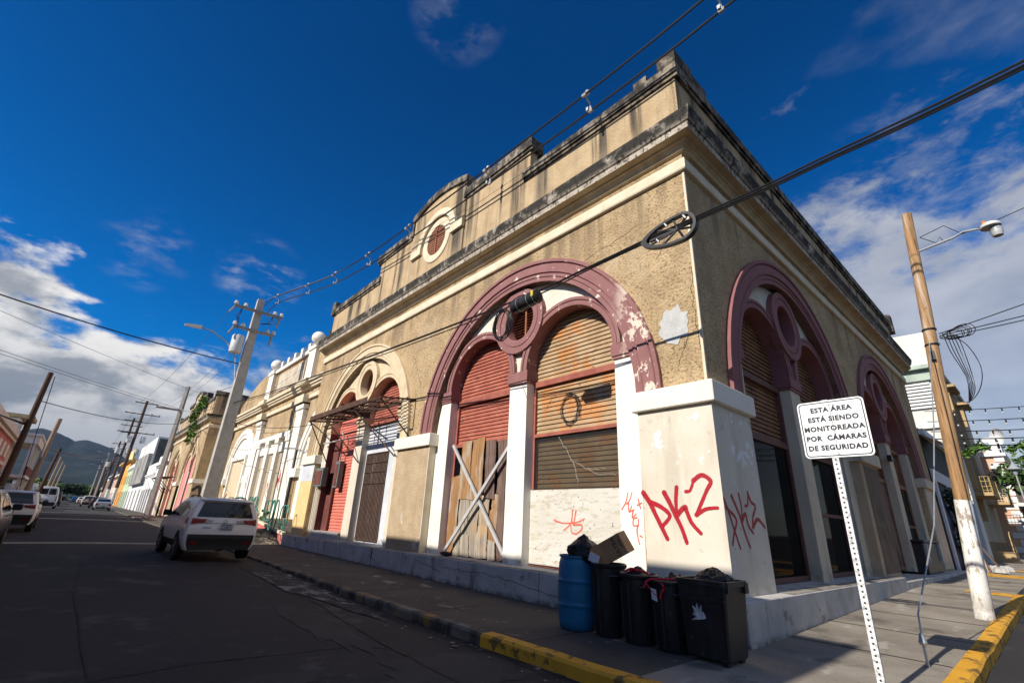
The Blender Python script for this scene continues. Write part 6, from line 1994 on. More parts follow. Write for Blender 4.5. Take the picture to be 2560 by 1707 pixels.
mb = MB()
for y in (-.6, -.38, -.16):
    mb.add([(-1.598 + .03, y - .015, .15), (-1.598 + .03, y + .015, .15), (-1.604, y + .015, .66), (-1.604, y - .015, .66)], [(0, 1, 2, 3)])
mb.box(-1.615, -1.6, -.66, -.08, .66, .685)
mb.build('rib', M['black_plastic'], rb_)
stk = [(-.30, .50), (-.26, .60), (-.235, .55), (-.21, .62), (-.19, .56), (-.15, .585), (-.17, .52), (-.14, .49), (-.19, .47), (-.12, .425), (-.2, .44), (-.28, .455), (-.31, .47)]
MB(lambda u, w, z: (-1.607 + (.86 - z) * .055 - w, -.05 - (-u - .05) * 1.0 - .1, z)).prism(stk, .004, .006).build('sticker', mat('torn_white_sticker', (.7, .71, .72), (.35, .36, .38), 14, .6), bo)
bag('rubbish_bag', 'smooth black bag heaped inside the rectangular wheeled bin', (-1.28, -.40, .83), (.23, .25, .15), 5.1)
# cardboard boxes on top
cb = thing('cardboard_box', 'open brown cardboard box printed ULTRA tipped over on the bins', 'box', (-1.4, 1.1, 1.1))
R3 = Matrix.Rotation(rad(-28), 3, 'X') @ Matrix.Rotation(rad(8), 3, 'Z') @ Matrix.Rotation(rad(-14), 3, 'Y')
cc = Vector((-1.34, 1.03, 1.16))
bw, bd, bh = .26, .36, .30      # x, y, z of the box, open towards +y


def bp_(x, y, z):
    return tuple(cc + R3 @ Vector((x, y, z)))


q = MB(bp_)
hx, hy, hz = bw / 2, bd / 2, bh / 2
q.box(-hx, hx, -hy, -hy + .006, -hz, hz).box(-hx, -hx + .006, -hy, hy, -hz, hz).box(hx - .006, hx, -hy, hy, -hz, hz).box(-hx, hx, -hy, hy, -hz, -hz + .006).box(-hx, hx, -hy, hy, hz - .006, hz)
cbo = q.build('carton', M['card'], cb)
MB(bp_).add([(-hx, hy, -hz), (-hx, hy, hz), (-hx - .03, hy + .16, hz), (-hx - .03, hy + .16, -hz)], [(0, 1, 2, 3)]).add([(hx, hy, -hz), (hx, hy, hz), (hx + .05, hy + .1, hz), (hx + .05, hy + .1, -hz)], [(0, 1, 2, 3)]).build('flap', M['card'], cb)
ux = R3 @ Vector((0, 0, 1))
uz = R3 @ Vector((0, 1, 0))
o_ = Vector(bp_(-hx - .002, -.05, 0))
text_mesh('ULTRA', .085, M['black_spray'], 'lettering', cbo, o_, ux, uz, bold=.001, thick=.0006)
text_mesh('ULTRA', .04, M['black_spray'], 'lettering', cbo, Vector(bp_(-hx - .002, -.14, .02)), ux, uz, bold=.0006, thick=.0006)
sc_ = thing('small_carton', 'small white and orange carton wedged below the tipped cardboard box', 'box', (-1.55, 1.28, 1.0))
Rb = Matrix.Rotation(rad(22), 3, 'X') @ Matrix.Rotation(rad(10), 3, 'Z')
MB().obox((-1.55, 1.27, .99), .05, .17, .13, Rb).build('carton', mat('orange_carton', (.62, .22, .08), None, 4, .7), sc_)
MB().obox((-1.578, 1.268, .99), .006, .168, .125, Rb).build('white_face', mat('white_carton_face', (.72, .73, .76), (.62, .63, .66), 4, .7), sc_)
# red ties
rt_ = MB()
rr = random.Random(6)
rt_.tube(cr([(-1.6, .42, .70), (-1.59, .36, .79), (-1.55, .28, .815), (-1.52, .15, .825), (-1.45, .02, .84), (-1.42, -.02, .9)]), .014, 5)
rt_.tube(cr([(-1.59, .2, .80), (-1.60, .12, .74), (-1.61, .16, .66), (-1.60, .18, .60)]), .014, 5)
rt_.tube(cr([(-1.6, .4, .78), (-1.61, .3, .68), (-1.61, .22, .62)]), .007, 4)
tag(rt_.build('red_ribbon', M['bag_tie']), 'red plastic ribbon knotted over the rim of a black bin', 'ribbon')
rt_ = MB()
rt_.tube(cr([(-1.5, .78, .86), (-1.46, .7, .90), (-1.45, .6, .885), (-1.42, .5, .87), (-1.44, .42, .84)]), .016, 5)
rt_.tube(cr([(-1.5, .72, .87), (-1.44, .66, .88), (-1.5, .58, .87)]), .01, 4)
tag(rt_.build('red_ribbon', M['bag_tie']), 'red tie of the bag in the third bin of the row', 'ribbon')
tag(MB().add([(-1.608, .30, .58), (-1.608, .22, .56), (-1.606, .235, .70), (-1.606, .31, .71), (-1.612, .30, .58), (-1.612, .22, .56), (-1.61, .235, .70), (-1.61, .31, .71)], [(0, 1, 2, 3), (4, 5, 6, 7), (0, 1, 5, 4), (1, 2, 6, 5), (2, 3, 7, 6), (3, 0, 4, 7)]).build('white_tag', mat('white_tag', (.7, .71, .72), None, 5, .6)), 'white tag hanging on the front of a black bin', 'tag')
# far black bin on the side street
fb = thing('wheeled_bin', 'black lidded bin standing in front of the far side street arch', 'bin', (15.6, -.1, .45))
MB().box(14.2, 16.9, -.12, .35, .44, 1.42).build('body', M['black_plastic'], fb, bevel=.03)
MB().box(14.1, 17.0, -.18, .38, 1.42, 1.5).build('lid', M['black_plastic'], fb, bevel=.02)
MB().box(16.7, 16.8, -.2, -.12, .8, 1.4).box(14.3, 14.4, -.2, -.12, .8, 1.4).build('handle', M['steel'], fb)
tag(MB().tube([(7.9, .2, .62), (7.75, .12, .60), (7.62, .15, .6), (7.5, .2, .62)], [.02, .09, .1, .03], 7).build('cloth_bundle', mat('dark_cloth', (.02, .02, .03), None, 9, .95, .8, 8, .05)), 'dark rag', 'rag') if False else None
rg_ = bag('cloth_bundle', 'dark rag bundle lying at the foot of the boarded doorway', (.10, 7.5, .60), (.09, .26, .05), 2.2, 'rag')
rg_.data.materials[0] = mat('dark_cloth', (.03, .032, .05), (.02, .02, .025), 9, .95, .6, 12, .03)


# ---------------------------------------------------------------- vehicles
M['white_car'] = mat('white_car_paint', (.76, .76, .77), (.74, .74, .75), 1, .32, spec=.5, coat=.6, obj=True, layers=[dict(c=(.5, .47, .42), sc=2.5, lo=.55, hi=.75, am=.25)])
M['car_glass'] = mat('tinted_car_glass', (.012, .014, .018), None, 2, .05, spec=.8)
M['trim_black'] = mat('black_trim', (.012, .012, .012), None, 5, .6)
M['tyre'] = mat('tyre_rubber', (.014, .014, .014), (.02, .02, .02), 8, .85)
M['rim'] = mat('alloy_rim', (.42, .43, .44), None, 5, .35, metal=.8)
M['tail_red'] = mat('red_tail_lens', (.30, .007, .009), (.20, .004, .006), 6, .12, spec=.7)
M['tail_clear'] = mat('clear_tail_lens', (.62, .62, .62), (.35, .35, .36), 14, .12, metal=.3)
M['plate'] = mat('number_plate', (.18, .22, .28), None, 4, .5)
M['chrome'] = mat('chrome', (.7, .7, .7), None, 4, .12, metal=1.0)


def car(name, label, cat, x, y, rz, paint, kind='suv', L_=4.57, W_=1.84, H_=1.66, plate=None, group=None, detail=True, smooth=True):
    """vehicle built along +y (nose at +y), tail at the origin side; returns the root"""
    root = thing(name, label, cat, (0, 0, 0), group)
    hwid = W_ / 2
    if kind == 'suv':
        belt, slant = H_ * .655, .5
        st = [(0, .955), (.10, .965), (.3, .985), (1.2, 1.0), (2.05, .99), (2.55, .93), (3.0, .80), (3.42, .655), (4.1, .615), (4.42, .55), (4.57, .42)]
        wheels = (.85, 3.55)
        zl = .30
    elif kind == 'van':
        belt, slant = H_ * .55, .05
        st = [(0, .985), (.06, .99), (.4, 1.0), (3.0, 1.0), (3.7, .97), (4.2, .82), (4.6, .62), (5.0, .50), (5.25, .45), (5.4, .32)]
        wheels = (1.0, 4.4)
        zl = .32
    else:
        belt, slant = H_ * .62, .05
        st = [(0, .66), (.12, .675), (.55, .70), (.95, .80), (1.5, .97), (2.1, 1.0), (2.6, .985), (3.0, .88), (3.45, .72), (4.0, .67), (4.4, .58), (4.55, .44)]
        wheels = (.9, 3.55)
        zl = .24
    f = L_ / st[-1][0]
    st = [(a * f, b * H_) for a, b in st]
    if detail:      # finer, rounder stations
        q_ = [st[0]] + st + [st[-1]]
        ns_ = []
        for i in range(1, len(q_) - 2):
            for j in range(3):
                t = j / 3
                ns_.append(tuple(.5 * (2 * q_[i][k] + (-q_[i - 1][k] + q_[i + 1][k]) * t + (2 * q_[i - 1][k] - 5 * q_[i][k] + 4 * q_[i + 1][k] - q_[i + 2][k]) * t * t + (-q_[i - 1][k] + 3 * q_[i][k] - 3 * q_[i + 1][k] + q_[i + 2][k]) * t ** 3) for k in (0, 1)))
        st = sorted(set(ns_ + [st[-1]]))
    wheels = [w * f for w in wheels]
    nl = 10

    def sect(yy, zt, i):
        bl = min(belt, zt - .03)
        k = max(0.0, min(1.0, (zt - belt) / (H_ - belt)))
        e_ = L_ - yy
        nar = 1.0 - .085 * max(0, 1 - yy / .16) ** 2 - .22 * max(0, 1 - e_ / .42) ** 2
        ht = hwid * (.97 - .20 * k)
        lv = [(hwid * .90, zl), (hwid * .975, zl + .14), (hwid, zl + .36 * (bl - zl)), (hwid * .995, zl + .72 * (bl - zl)), (hwid * .965, bl)]
        for t in (.35, .75, .94):
            a = hwid * .965 + (ht - hwid * .965) * t
            lv.append((a * (1 - .04 * (t > .9)), bl + (zt - bl) * (t if t < .9 else .965)))
        lv += [(ht * .72, zt - .004), (0, zt + .012)]
        out = []
        for a, z in lv:
            yo = yy
            if i == 0:
                if z > belt:
                    yo = yy + (z - belt) * slant
                elif z < zl + .2:
                    yo = yy + .03
                elif kind == 'suv' and z > belt - .35:
                    yo = yy + .02
            elif z > belt and yy < .5:
                yo = max(yy, (z - belt) * slant * .96 + yy * .6)
            out.append((a * nar if a else 0, yo, z))
        return out
    sec = [sect(a, b, i) for i, (a, b) in enumerate(st)]
    v, f_ = [], []
    for s in sec:
        v += s + [(-p[0], p[1], p[2]) for p in s[:-1]]
    m = nl * 2 - 1

    def ix(i, k, side):
        return i * m + (k if side > 0 or k == nl - 1 else nl + k)
    for i in range(len(sec) - 1):
        for k in range(nl - 1):
            for sd in (1, -1):
                f_.append((ix(i, k, sd), ix(i, k + 1, sd), ix(i + 1, k + 1, sd), ix(i + 1, k, sd)))
        f_.append((ix(i, 0, 1), ix(i + 1, 0, 1), ix(i + 1, 0, -1), ix(i, 0, -1)))
    for i in (0, len(sec) - 1):
        for k in range(nl - 1):
            f_.append((ix(i, k, 1), ix(i, k + 1, 1), ix(i, k + 1, -1), ix(i, k, -1)))
    MB().add(v, f_).build('body', paint, root, smooth=smooth)

    def surf(yy, z, sd, off):
        for i in range(len(sec) - 1):
            y0 = sec[i][4][1]
            y1 = sec[i + 1][4][1]
            if y0 <= yy <= y1 or i == len(sec) - 2:
                t = (yy - y0) / max(1e-6, y1 - y0)
                t = max(0, min(1, t))

                def wz(s):
                    for k in range(nl - 1):
                        if s[k][2] <= z <= s[k + 1][2]:
                            q = (z - s[k][2]) / max(1e-6, s[k + 1][2] - s[k][2])
                            return s[k][0] + (s[k + 1][0] - s[k][0]) * q
                    return s[0][0] if z < s[0][2] else 0.0
                w = wz(sec[i]) * (1 - t) + wz(sec[i + 1]) * t
                return (sd * (w + off), yy, z)

    def topz(yy):
        for i in range(len(st) - 1):
            if st[i][0] <= yy <= st[i + 1][0]:
                t = (yy - st[i][0]) / (st[i + 1][0] - st[i][0])
                return st[i][1] * (1 - t) + st[i + 1][1] * t
        return st[-1][1]
    # side windows
    ylist = {'suv': [(.62, 1.28), (1.36, 2.22), (2.30, 3.18)], 'van': [(3.2, 4.15)], 'sedan': [(1.25, 1.55), (1.6, 2.3), (2.38, 3.1)]}[kind]
    for sd in (1, -1):
        for a, b in ylist:
            a, b = a * f, b * f
            mb = MB()
            g = []
            for q in range(5):
                yy = a + (b - a) * q / 4
                z0 = belt + .035
                z1 = max(z0 + .02, topz(yy) - .13)
                if kind == 'suv' and a < 1.0:
                    z1 = z0 + (z1 - z0) * (.35 + .65 * q / 4)
                g.append([surf(yy, z0 + (z1 - z0) * h / 3, sd, .009) for h in range(4)])
            for q in range(4):
                for h in range(3):
                    mb.add([g[q][h], g[q + 1][h], g[q + 1][h + 1], g[q][h + 1]], [(0, 1, 2, 3)])
            mb.build('side_window', M['car_glass'], root)

    def rear(u, z, off=.012):      # point on the tail face, u = -1..1 across
        s = sec[0]
        for k in range(nl - 1):
            if s[k][2] <= z <= s[k + 1][2]:
                q = (z - s[k][2]) / max(1e-6, s[k + 1][2] - s[k][2])
                w = s[k][0] + (s[k + 1][0] - s[k][0]) * q
                yy = s[k][1] + (s[k + 1][1] - s[k][1]) * q
                return (u * w, yy - off, z)
        return (u * s[0][0], s[0][1] - off, z)

    def rpatch(name, pts, mt, par=root, off=.012, n=4):      # quad patch by (u, z) corners on the tail
        mb = MB()
        for i in range(n):
            for j in range(n):
                c = []
                for a, b in ((i, j), (i + 1, j), (i + 1, j + 1), (i, j + 1)):
                    s_, t_ = a / n, b / n
                    u = (pts[0][0] * (1 - s_) + pts[1][0] * s_) * (1 - t_) + (pts[3][0] * (1 - s_) + pts[2][0] * s_) * t_
                    z = (pts[0][1] * (1 - s_) + pts[1][1] * s_) * (1 - t_) + (pts[3][1] * (1 - s_) + pts[2][1] * s_) * t_
                    c.append(rear(u, z, off))
                mb.add(c, [(0, 1, 2, 3)])
        return mb.build(name, mt, par)
    zt = sec[0][-1][2]
    if kind == 'suv':
        rpatch('rear_window', [(-.90, belt + .05), (.90, belt + .05), (.86, zt - .07), (-.86, zt - .07)], M['car_glass'])
        MB().add([(-hwid * .72, sec[0][-2][1] - .10, zt - .02), (hwid * .72, sec[0][-2][1] - .10, zt - .02), (hwid * .74, .55, zt + .035), (-hwid * .74, .55, zt + .035), (-hwid * .7, sec[0][-2][1] - .02, zt - .07), (hwid * .7, sec[0][-2][1] - .02, zt - .07)],
                 [(0, 1, 2, 3), (0, 1, 5, 4)]).build('spoiler', paint, root)
        for sd in (-1, 1):
            tl_ = rpatch('tail_light', [(sd * .55, belt - .085), (sd * 1.0, belt - .15), (sd * 1.0, belt + .02), (sd * .52, belt - .01)], M['tail_red'], off=.02)
            rpatch('clear_lens', [(sd * .40, belt - .085), (sd * .60, belt - .10), (sd * .58, belt - .02), (sd * .34, belt - .03)], M['tail_clear'], tl_, off=.024)
            mb = MB()
            g = [[surf(yy, belt - .15 + (.17 if q < 3 else .07) * h / 2 + (.05 if q == 3 else 0), sd, .012) for h in range(3)] for q, yy in enumerate((.02, .15, .28, .40))]
            for q in range(3):
                for h in range(2):
                    mb.add([g[q][h], g[q + 1][h], g[q + 1][h + 1], g[q][h + 1]], [(0, 1, 2, 3)])
            mb.build('lens_side', M['tail_red'], tl_)
            rpatch('reflector', [(sd * .70, zl + .16), (sd * .95, zl + .17), (sd * .95, zl + .21), (sd * .70, zl + .22)], M['tail_red'], off=.035)
        # black lower bumper and sill cladding
        rpatch('lower_bumper', [(-.99, zl - .0), (.99, zl - .0), (.99, zl + .40), (-.99, zl + .40)], M['trim_black'], off=.022)
        rpatch('tailgate_seam', [(-.78, belt - .115), (.78, belt - .115), (.78, belt - .105), (-.78, belt - .105)], M['trim_black'], off=.015)
        for sd in (1, -1):
            mb = MB()
            g = [[surf(q * L_ * .96 / 10 + .02, zl + h * .095, sd, .012) for h in range(3)] for q in range(11)]
            for q in range(10):
                for h in range(2):
                    mb.add([g[q][h], g[q + 1][h], g[q + 1][h + 1], g[q][h + 1]], [(0, 1, 2, 3)])
            mb.build('sill_cladding', M['trim_black'], root)
            if detail:
                rl = MB().tube([(sd * hwid * .66, .7, H_ - .05), (sd * hwid * .66, .9, H_ + .025), (sd * hwid * .66, 2.0, H_ + .045), (sd * hwid * .65, 2.4, H_ - .04)], .017, 6)
                rl.build('roof_rail', M['trim_black'], root)
                mb = MB()
                for yy in (1.75, 2.62):
                    c = surf(yy * f, belt - .12, sd, .02)
                    mb.box(c[0] - .02, c[0] + .02, c[1] - .09, c[1] + .09, c[2] - .015, c[2] + .015)
                mb.build('door_handle', paint, root)
        if detail:
            MB().tube([(0, .75, H_ - .01), (0, .62, H_ + .12)], .012, 5).build('aerial', M['trim_black'], root)
            MB().tube([rear(.02 + .07 * math.cos(a), belt - .055 + .045 * math.sin(a), .02) for a in [2 * math.pi * k / 14 for k in range(15)]], .006, 4).tube([rear(.02 - .045, belt - .045, .02), rear(.02 + .045, belt - .045, .02)], .005, 4).build('badge', M['chrome'], root)
            MB().tube([rear(-.62 + .05 * k, belt - .225, .02) for k in range(6)], .008, 4).build('badge', M['chrome'], root)
    elif kind == 'van':
        for sd in (-1, 1):
            rpatch('rear_window', [(sd * .06, belt + .22), (sd * .88, belt + .22), (sd * .86, zt - .22), (sd * .06, zt - .22)], M['car_glass'])
            rpatch('tail_light', [(sd * .90, belt - .55), (sd * .995, belt - .55), (sd * .995, belt + .1), (sd * .90, belt + .1)], M['tail_red'])
        rpatch('lower_bumper', [(-.99, zl), (.99, zl), (.99, zl + .42), (-.99, zl + .42)], M['trim_black'], off=.03)
    else:
        MB().add([(-hwid * .66, 1.38 * f, H_ * .955), (hwid * .66, 1.38 * f, H_ * .955), (hwid * .76, .62 * f, H_ * .725), (-hwid * .76, .62 * f, H_ * .725)], [(0, 1, 2, 3)]).build('rear_window', M['car_glass'], root)
        for sd in (-1, 1):
            rpatch('tail_light', [(sd * .58, belt - .30), (sd * .99, belt - .30), (sd * .99, belt - .10), (sd * .62, belt - .10)], M['tail_red'])
        rpatch('lower_bumper', [(-.9, zl), (.9, zl), (.9, zl + .14), (-.9, zl + .14)], M['trim_black'])
    # windscreen
    ws_ = {'suv': (2.42, .955, 3.36, .68), 'van': (3.95, .90, 4.75, .60), 'sedan': (2.68, .965, 3.4, .74)}[kind]
    MB().add([(-hwid * .70, ws_[0] * f, ws_[1] * H_ + .005), (hwid * .70, ws_[0] * f, ws_[1] * H_ + .005), (hwid * .86, ws_[2] * f, ws_[3] * H_ + .02), (-hwid * .86, ws_[2] * f, ws_[3] * H_ + .02)], [(0, 1, 2, 3)]).build('windscreen', M['car_glass'], root)
    zp = belt - (.20 if kind == 'suv' else .42)
    pl_ = rpatch('number_plate', [(-.15 + .06, zp - .085), (.20 + .06, zp - .085), (.20 + .06, zp + .07), (-.15 + .06, zp + .07)], M['plate'], off=.028)
    if plate:
        c = rear(.085, zp - .008, .031)
        text_mesh(plate, .115, mat('plate_lettering', (.62, .64, .66), None, 4, .5), 'lettering', pl_, c, (1, 0, 0), (0, 0, 1), bold=.001, thick=.0006)
    # mirrors
    for sd in (-1, 1):
        yy = {'suv': 3.02, 'van': 4.3, 'sedan': 2.95}[kind] * f
        c = surf(yy, belt + .02, sd, .0)
        MB().box(c[0] + (0 if sd > 0 else -.22), c[0] + (.22 if sd > 0 else 0), yy - .06, yy + .06, belt + .0, belt + .17).build('mirror', M['trim_black'], root, bevel=.025)
    # wheels
    r = .345 if kind != 'sedan' else .315
    for wy in wheels:
        for sd in (-1, 1):
            xo = sd * (hwid + .004)
            well = MB()
            cx = [(xo, wy + (r + .075) * math.cos(a), max(.12, r + (r + .075) * math.sin(a))) for a in [2 * math.pi * k / 26 for k in range(26)]]
            well.add(cx + [(p[0] - sd * .06, p[1], p[2]) for p in cx], [tuple(range(26))] + [(k, (k + 1) % 26, 26 + (k + 1) % 26, 26 + k) for k in range(26)])
            well.build('wheel_arch', M['trim_black'], root)
            x1 = sd * (hwid + .016)
            x0 = sd * (hwid - .2)
            t = MB()
            n = 24
            pr = [(x0, r * .6), (x0, r * .96), (x0 + sd * .03, r), (x1 - sd * .03, r), (x1, r * .95), (x1, r * .70), (x1 - sd * .02, r * .68)]
            vv = [(px_, wy + rr_ * math.cos(2 * math.pi * k / n), r + rr_ * math.sin(2 * math.pi * k / n)) for px_, rr_ in pr for k in range(n)]
            t.add(vv, [(i * n + k, i * n + (k + 1) % n, (i + 1) * n + (k + 1) % n, (i + 1) * n + k) for i in range(len(pr) - 1) for k in range(n)])
            wo = t.build('wheel', M['tyre'], root, smooth=True)
            rm = MB()
            for k in range(5):
                a = 2 * math.pi * k / 5
                pp = []
                for da, q in ((-.13, .2), (.13, .2), (.16, .67), (-.16, .67)):
                    pp.append((x1 - sd * .004, wy + r * q * math.cos(a + da), r + r * q * math.sin(a + da)))
                rm.add(pp, [(0, 1, 2, 3)])
            rm.add([(x1 - sd * .003, wy + r * .22 * math.cos(2 * math.pi * k / 12), r + r * .22 * math.sin(2 * math.pi * k / 12)) for k in range(12)], [tuple(range(12))])
            ring = [(x1 - sd * .004, wy + q * r * math.cos(2 * math.pi * k / 24), r + q * r * math.sin(2 * math.pi * k / 24)) for q in (.62, .70) for k in range(24)]
            rm.add(ring, [(k, (k + 1) % 24, 24 + (k + 1) % 24, 24 + k) for k in range(24)])
            rm.build('rim', M['rim'], wo)
            MB().add([(x1 - sd * .05, wy + r * .68 * math.cos(2 * math.pi * k / 16), r + r * .68 * math.sin(2 * math.pi * k / 16)) for k in range(16)], [tuple(range(16))]).build('hub_shadow', M['trim_black'], wo)
    root.location = (x, y, gs(x, y + L_ / 2) + .0)
    dz = gs(x, y + L_ * .8) - gs(x, y + L_ * .2)
    root.rotation_euler = (math.atan2(dz, L_ * .6), 0, rz)
    return root


car('parked_car', 'white SUV with black sills and red tail lights parked at the kerb', 'car', -4.12, 12.55, rad(1.0), M['white_car'], 'suv', 4.57, 1.85, 1.68, 'JNT 528')
G_C = 'cars parked along the street'
car('parked_car', 'white crossover with wide dark rear window parked on the left side', 'car', -9.42, 25.6, 0, M['white_car'], 'suv', 4.48, 1.85, 1.65, None, detail=True)
car('parked_car', 'black car cut off by the left edge of the picture', 'car', -9.66, 13.9, 0, mat('black_car_paint', (.012, .012, .014), None, 2, .25, coat=.7), 'suv', 4.5, 1.85, 1.62)
car('parked_van', 'white van with high roof parked beyond the white crossover', 'van', -9.75, 77, 0, mat('white_van_paint', (.74, .75, .78), None, 1, .4, coat=.4), 'van', 5.6, 2.0, 2.5)
car('parked_car', 'silver sedan parked at the far right kerb', 'car', -4.2, 80, 0, mat('silver_paint', (.48, .52, .55), None, 1, .35, metal=.4), 'sedan', 4.6, 1.8, 1.46, group=G_C)
car('parked_car', 'dark maroon car parked just beyond the silver sedan', 'car', -4.4, 92, 0, mat('maroon_car_paint', (.07, .015, .025), None, 1, .3, coat=.4), 'suv', 4.4, 1.8, 1.6, group=G_C)
car('parked_car', 'pale beige SUV parked beyond the dark maroon car', 'car', -5.2, 106, 0, mat('beige_paint', (.50, .47, .42), None, 1, .4), 'suv', 4.6, 1.85, 1.75, group=G_C)
car('parked_car', 'white car parked past the beige SUV', 'car', -5.6, 142, 0, mat('white_far_paint', (.74, .75, .76), None, 1, .4), 'sedan', 4.5, 1.8, 1.46, group=G_C)
car('parked_car', 'blue car parked farthest down the street', 'car', -6.6, 165, 0, mat('blue_paint', (.03, .12, .35), None, 1, .35), 'sedan', 4.5, 1.8, 1.46, group=G_C)
car('parked_van', 'dark van behind the white van on the left', 'van', -9.6, 100, 0, mat('dark_van_paint', (.03, .035, .04), None, 1, .4), 'van', 5.2, 1.9, 2.2)

# ---------------------------------------------------------------- greenery
M['leaf'] = mat('leaf_green', (.065, .125, .022), (.03, .065, .014), .9, .65, layers=[dict(c=(.12, .18, .03), sc=2.0, lo=.55, hi=.7, am=.7)])
M['leaf_bright'] = mat('bright_leaf', (.10, .20, .022), (.05, .11, .015), 1.2, .6, layers=[dict(c=(.17, .27, .04), sc=3.0, lo=.55, hi=.7, am=.7)])
M['leaf_dark'] = mat('dark_leaf', (.022, .045, .014), (.012, .026, .009), .4, .7, layers=[dict(c=(.06, .11, .02), sc=.5, lo=.55, hi=.68, am=.8)])
M['bark'] = mat('bark', (.10, .075, .055), (.06, .045, .035), 3, .95, .5, 8, .03)


def leaves(mb, rnd, c, rad_, n, size, squash=.8):
    for _ in range(n):
        d = Vector((rnd.gauss(0, 1), rnd.gauss(0, 1), rnd.gauss(0, 1)))
        if d.length < 1e-4:
            continue
        d = d.normalized() * (rnd.random() ** .45)
        p = Vector(c) + Vector((d.x * rad_[0], d.y * rad_[1], d.z * rad_[2]))
        a = Vector((rnd.gauss(0, 1), rnd.gauss(0, 1), rnd.gauss(0, .6))).normalized()
        b = a.cross(Vector((rnd.gauss(0, 1), rnd.gauss(0, 1), rnd.gauss(0, 1)))).normalized()
        s = size * (.6 + .8 * rnd.random())
        mb.add([p - a * s, p + b * s * .45, p + a * s, p - b * s * .45], [(0, 1, 2, 3)])


def tree(label, x, y, z, h, r, mt, seed, n=420, size=.32, trunk=True, name='street_tree', group=None):
    rnd = random.Random(seed)
    t = thing(name, label, 'tree', (x, y, z), group)
    tk = MB()
    top = Vector((x + rnd.uniform(-.3, .3), y, z + h * .6))
    tk.tube([(x, y, z - .2), Vector((x, y, z)).lerp(top, .5) + Vector((.1, 0, 0)), top], [h * .035, h * .026, h * .012], 8)
    cl = []
    for k in range(9):
        a = 2 * math.pi * k / 9 + rnd.uniform(-.3, .3)
        q = rnd.uniform(.35, .8) * r
        e = Vector((x + q * math.cos(a), y + q * math.sin(a), z + h * rnd.uniform(.5, .92)))
        tk.tube([top.lerp(Vector((x, y, z)), rnd.uniform(.1, .5)), e], [h * .012, h * .005], 5)
        cl.append(e)
    tk.build('trunk', M['bark'], t)
    cr_ = MB()
    for e in cl + [Vector((x, y, z + h * .9)), Vector((x, y, z + h * .7))]:
        leaves(cr_, rnd, e, (r * .45, r * .45, h * .16), n // 10, size)
    cr_.build('crown', mt, t)
    return t


rr = random.Random(5)
G_T = 'trees closing the end of the long street'
kinds = ['tall dark tree behind the far poles', 'broad dark tree at the end of the road', 'mid green bushy tree at the road end', 'low bright green tree nearest the van']
for i, (x, y, h, r, kd) in enumerate(((-13.5, 160, 4.5, 3.2, 3), (-9.0, 238, 5.5, 5, 1), (-3.5, 244, 5.5, 5, 2), (-14, 232, 6, 5, 0), (-15.5, 190, 5.5, 4, 2), (3, 250, 5.5, 5, 1), (-20, 255, 7, 6, 0), (-5.5, 262, 6, 6, 0), (10, 262, 6, 6, 1), (-26, 270, 7, 6, 0), (18, 275, 6, 6, 0), (-13, 176, 4.5, 3, 2))):
    tree(kinds[kd], x, y, gz(-1, y), h, r, M['leaf_dark'] if kd < 2 else M['leaf'], i + 40, 900, .62 if y > 200 else .5, name='street_tree', group=G_T)
ft = MB()
rnd = random.Random(77)
for k in range(320):
    x = rnd.uniform(-330, 300)
    y = rnd.uniform(290, 620)
    leaves(ft, rnd, (x, y, 1.5 + rnd.uniform(0, 2)), (6, 6, 3.0), 26, 1.8)
tag(ft.build('far_woodland', M['leaf_dark']), 'dark band of woodland between the street end and the hills', 'woodland', kind='stuff')
# ivy on the parapet of the twin building
rnd = random.Random(11)
iv = MB()
for k in range(22):
    t = k / 21
    y = 50.2 + 6.0 * t + rnd.uniform(-.5, .5)
    z = 9.7 + 1.9 * (1 - abs(t - .3) * 1.1) + rnd.uniform(-.4, .4)
    leaves(iv, rnd, (-.35, y, z), (.3, .5, .45), 42, .15)
for k in range(16):
    leaves(iv, rnd, (-.5, 51.5 + rnd.uniform(-1.3, 2.5), 9.3 - k * .12), (.2, .4, .35), 30, .15)
tag(iv.build('ivy_patch', M['leaf_bright']), 'bright green creeper spilling over the parapet of the twin building', 'creeper')
wd = MB()
for y, z in ((25.0, 12.3), (24.8, 12.45), (23.3, 1.2), (26.9, 1.3)):
    leaves(wd, rnd, (2.0 if z > 5 else -.1, y, z), (.3, .4, .35), 40, .12)
tag(wd.build('weed_tufts', M['leaf']), 'weeds sprouting from the attic and terrace of the columned hall', 'weeds', kind='stuff')
# vine on the dark house, weeds at its foot
vn = MB()
for k in range(26):
    z = .5 + k * .125
    leaves(vn, rnd, (23.0 + .5 * math.sin(k * .5) - .02 * k, -.3, z), (.35, .2, .25), 26, .14)
tag(vn.build('climbing_vine', M['leaf_dark']), 'dark vine climbing the front of the black house', 'vine')
tree('leafy tree in front of the pink quoined house at the right edge', 52.0, -3.9, gz(50, -3), 9.3, 3.6, M['leaf'], 99, 1500, .3, group=None)
tree('darker tree behind the street lamp at the right edge', 62.0, -6.5, gz(60, -3), 9.0, 4.5, M['leaf_dark'], 98, 1200, .34)
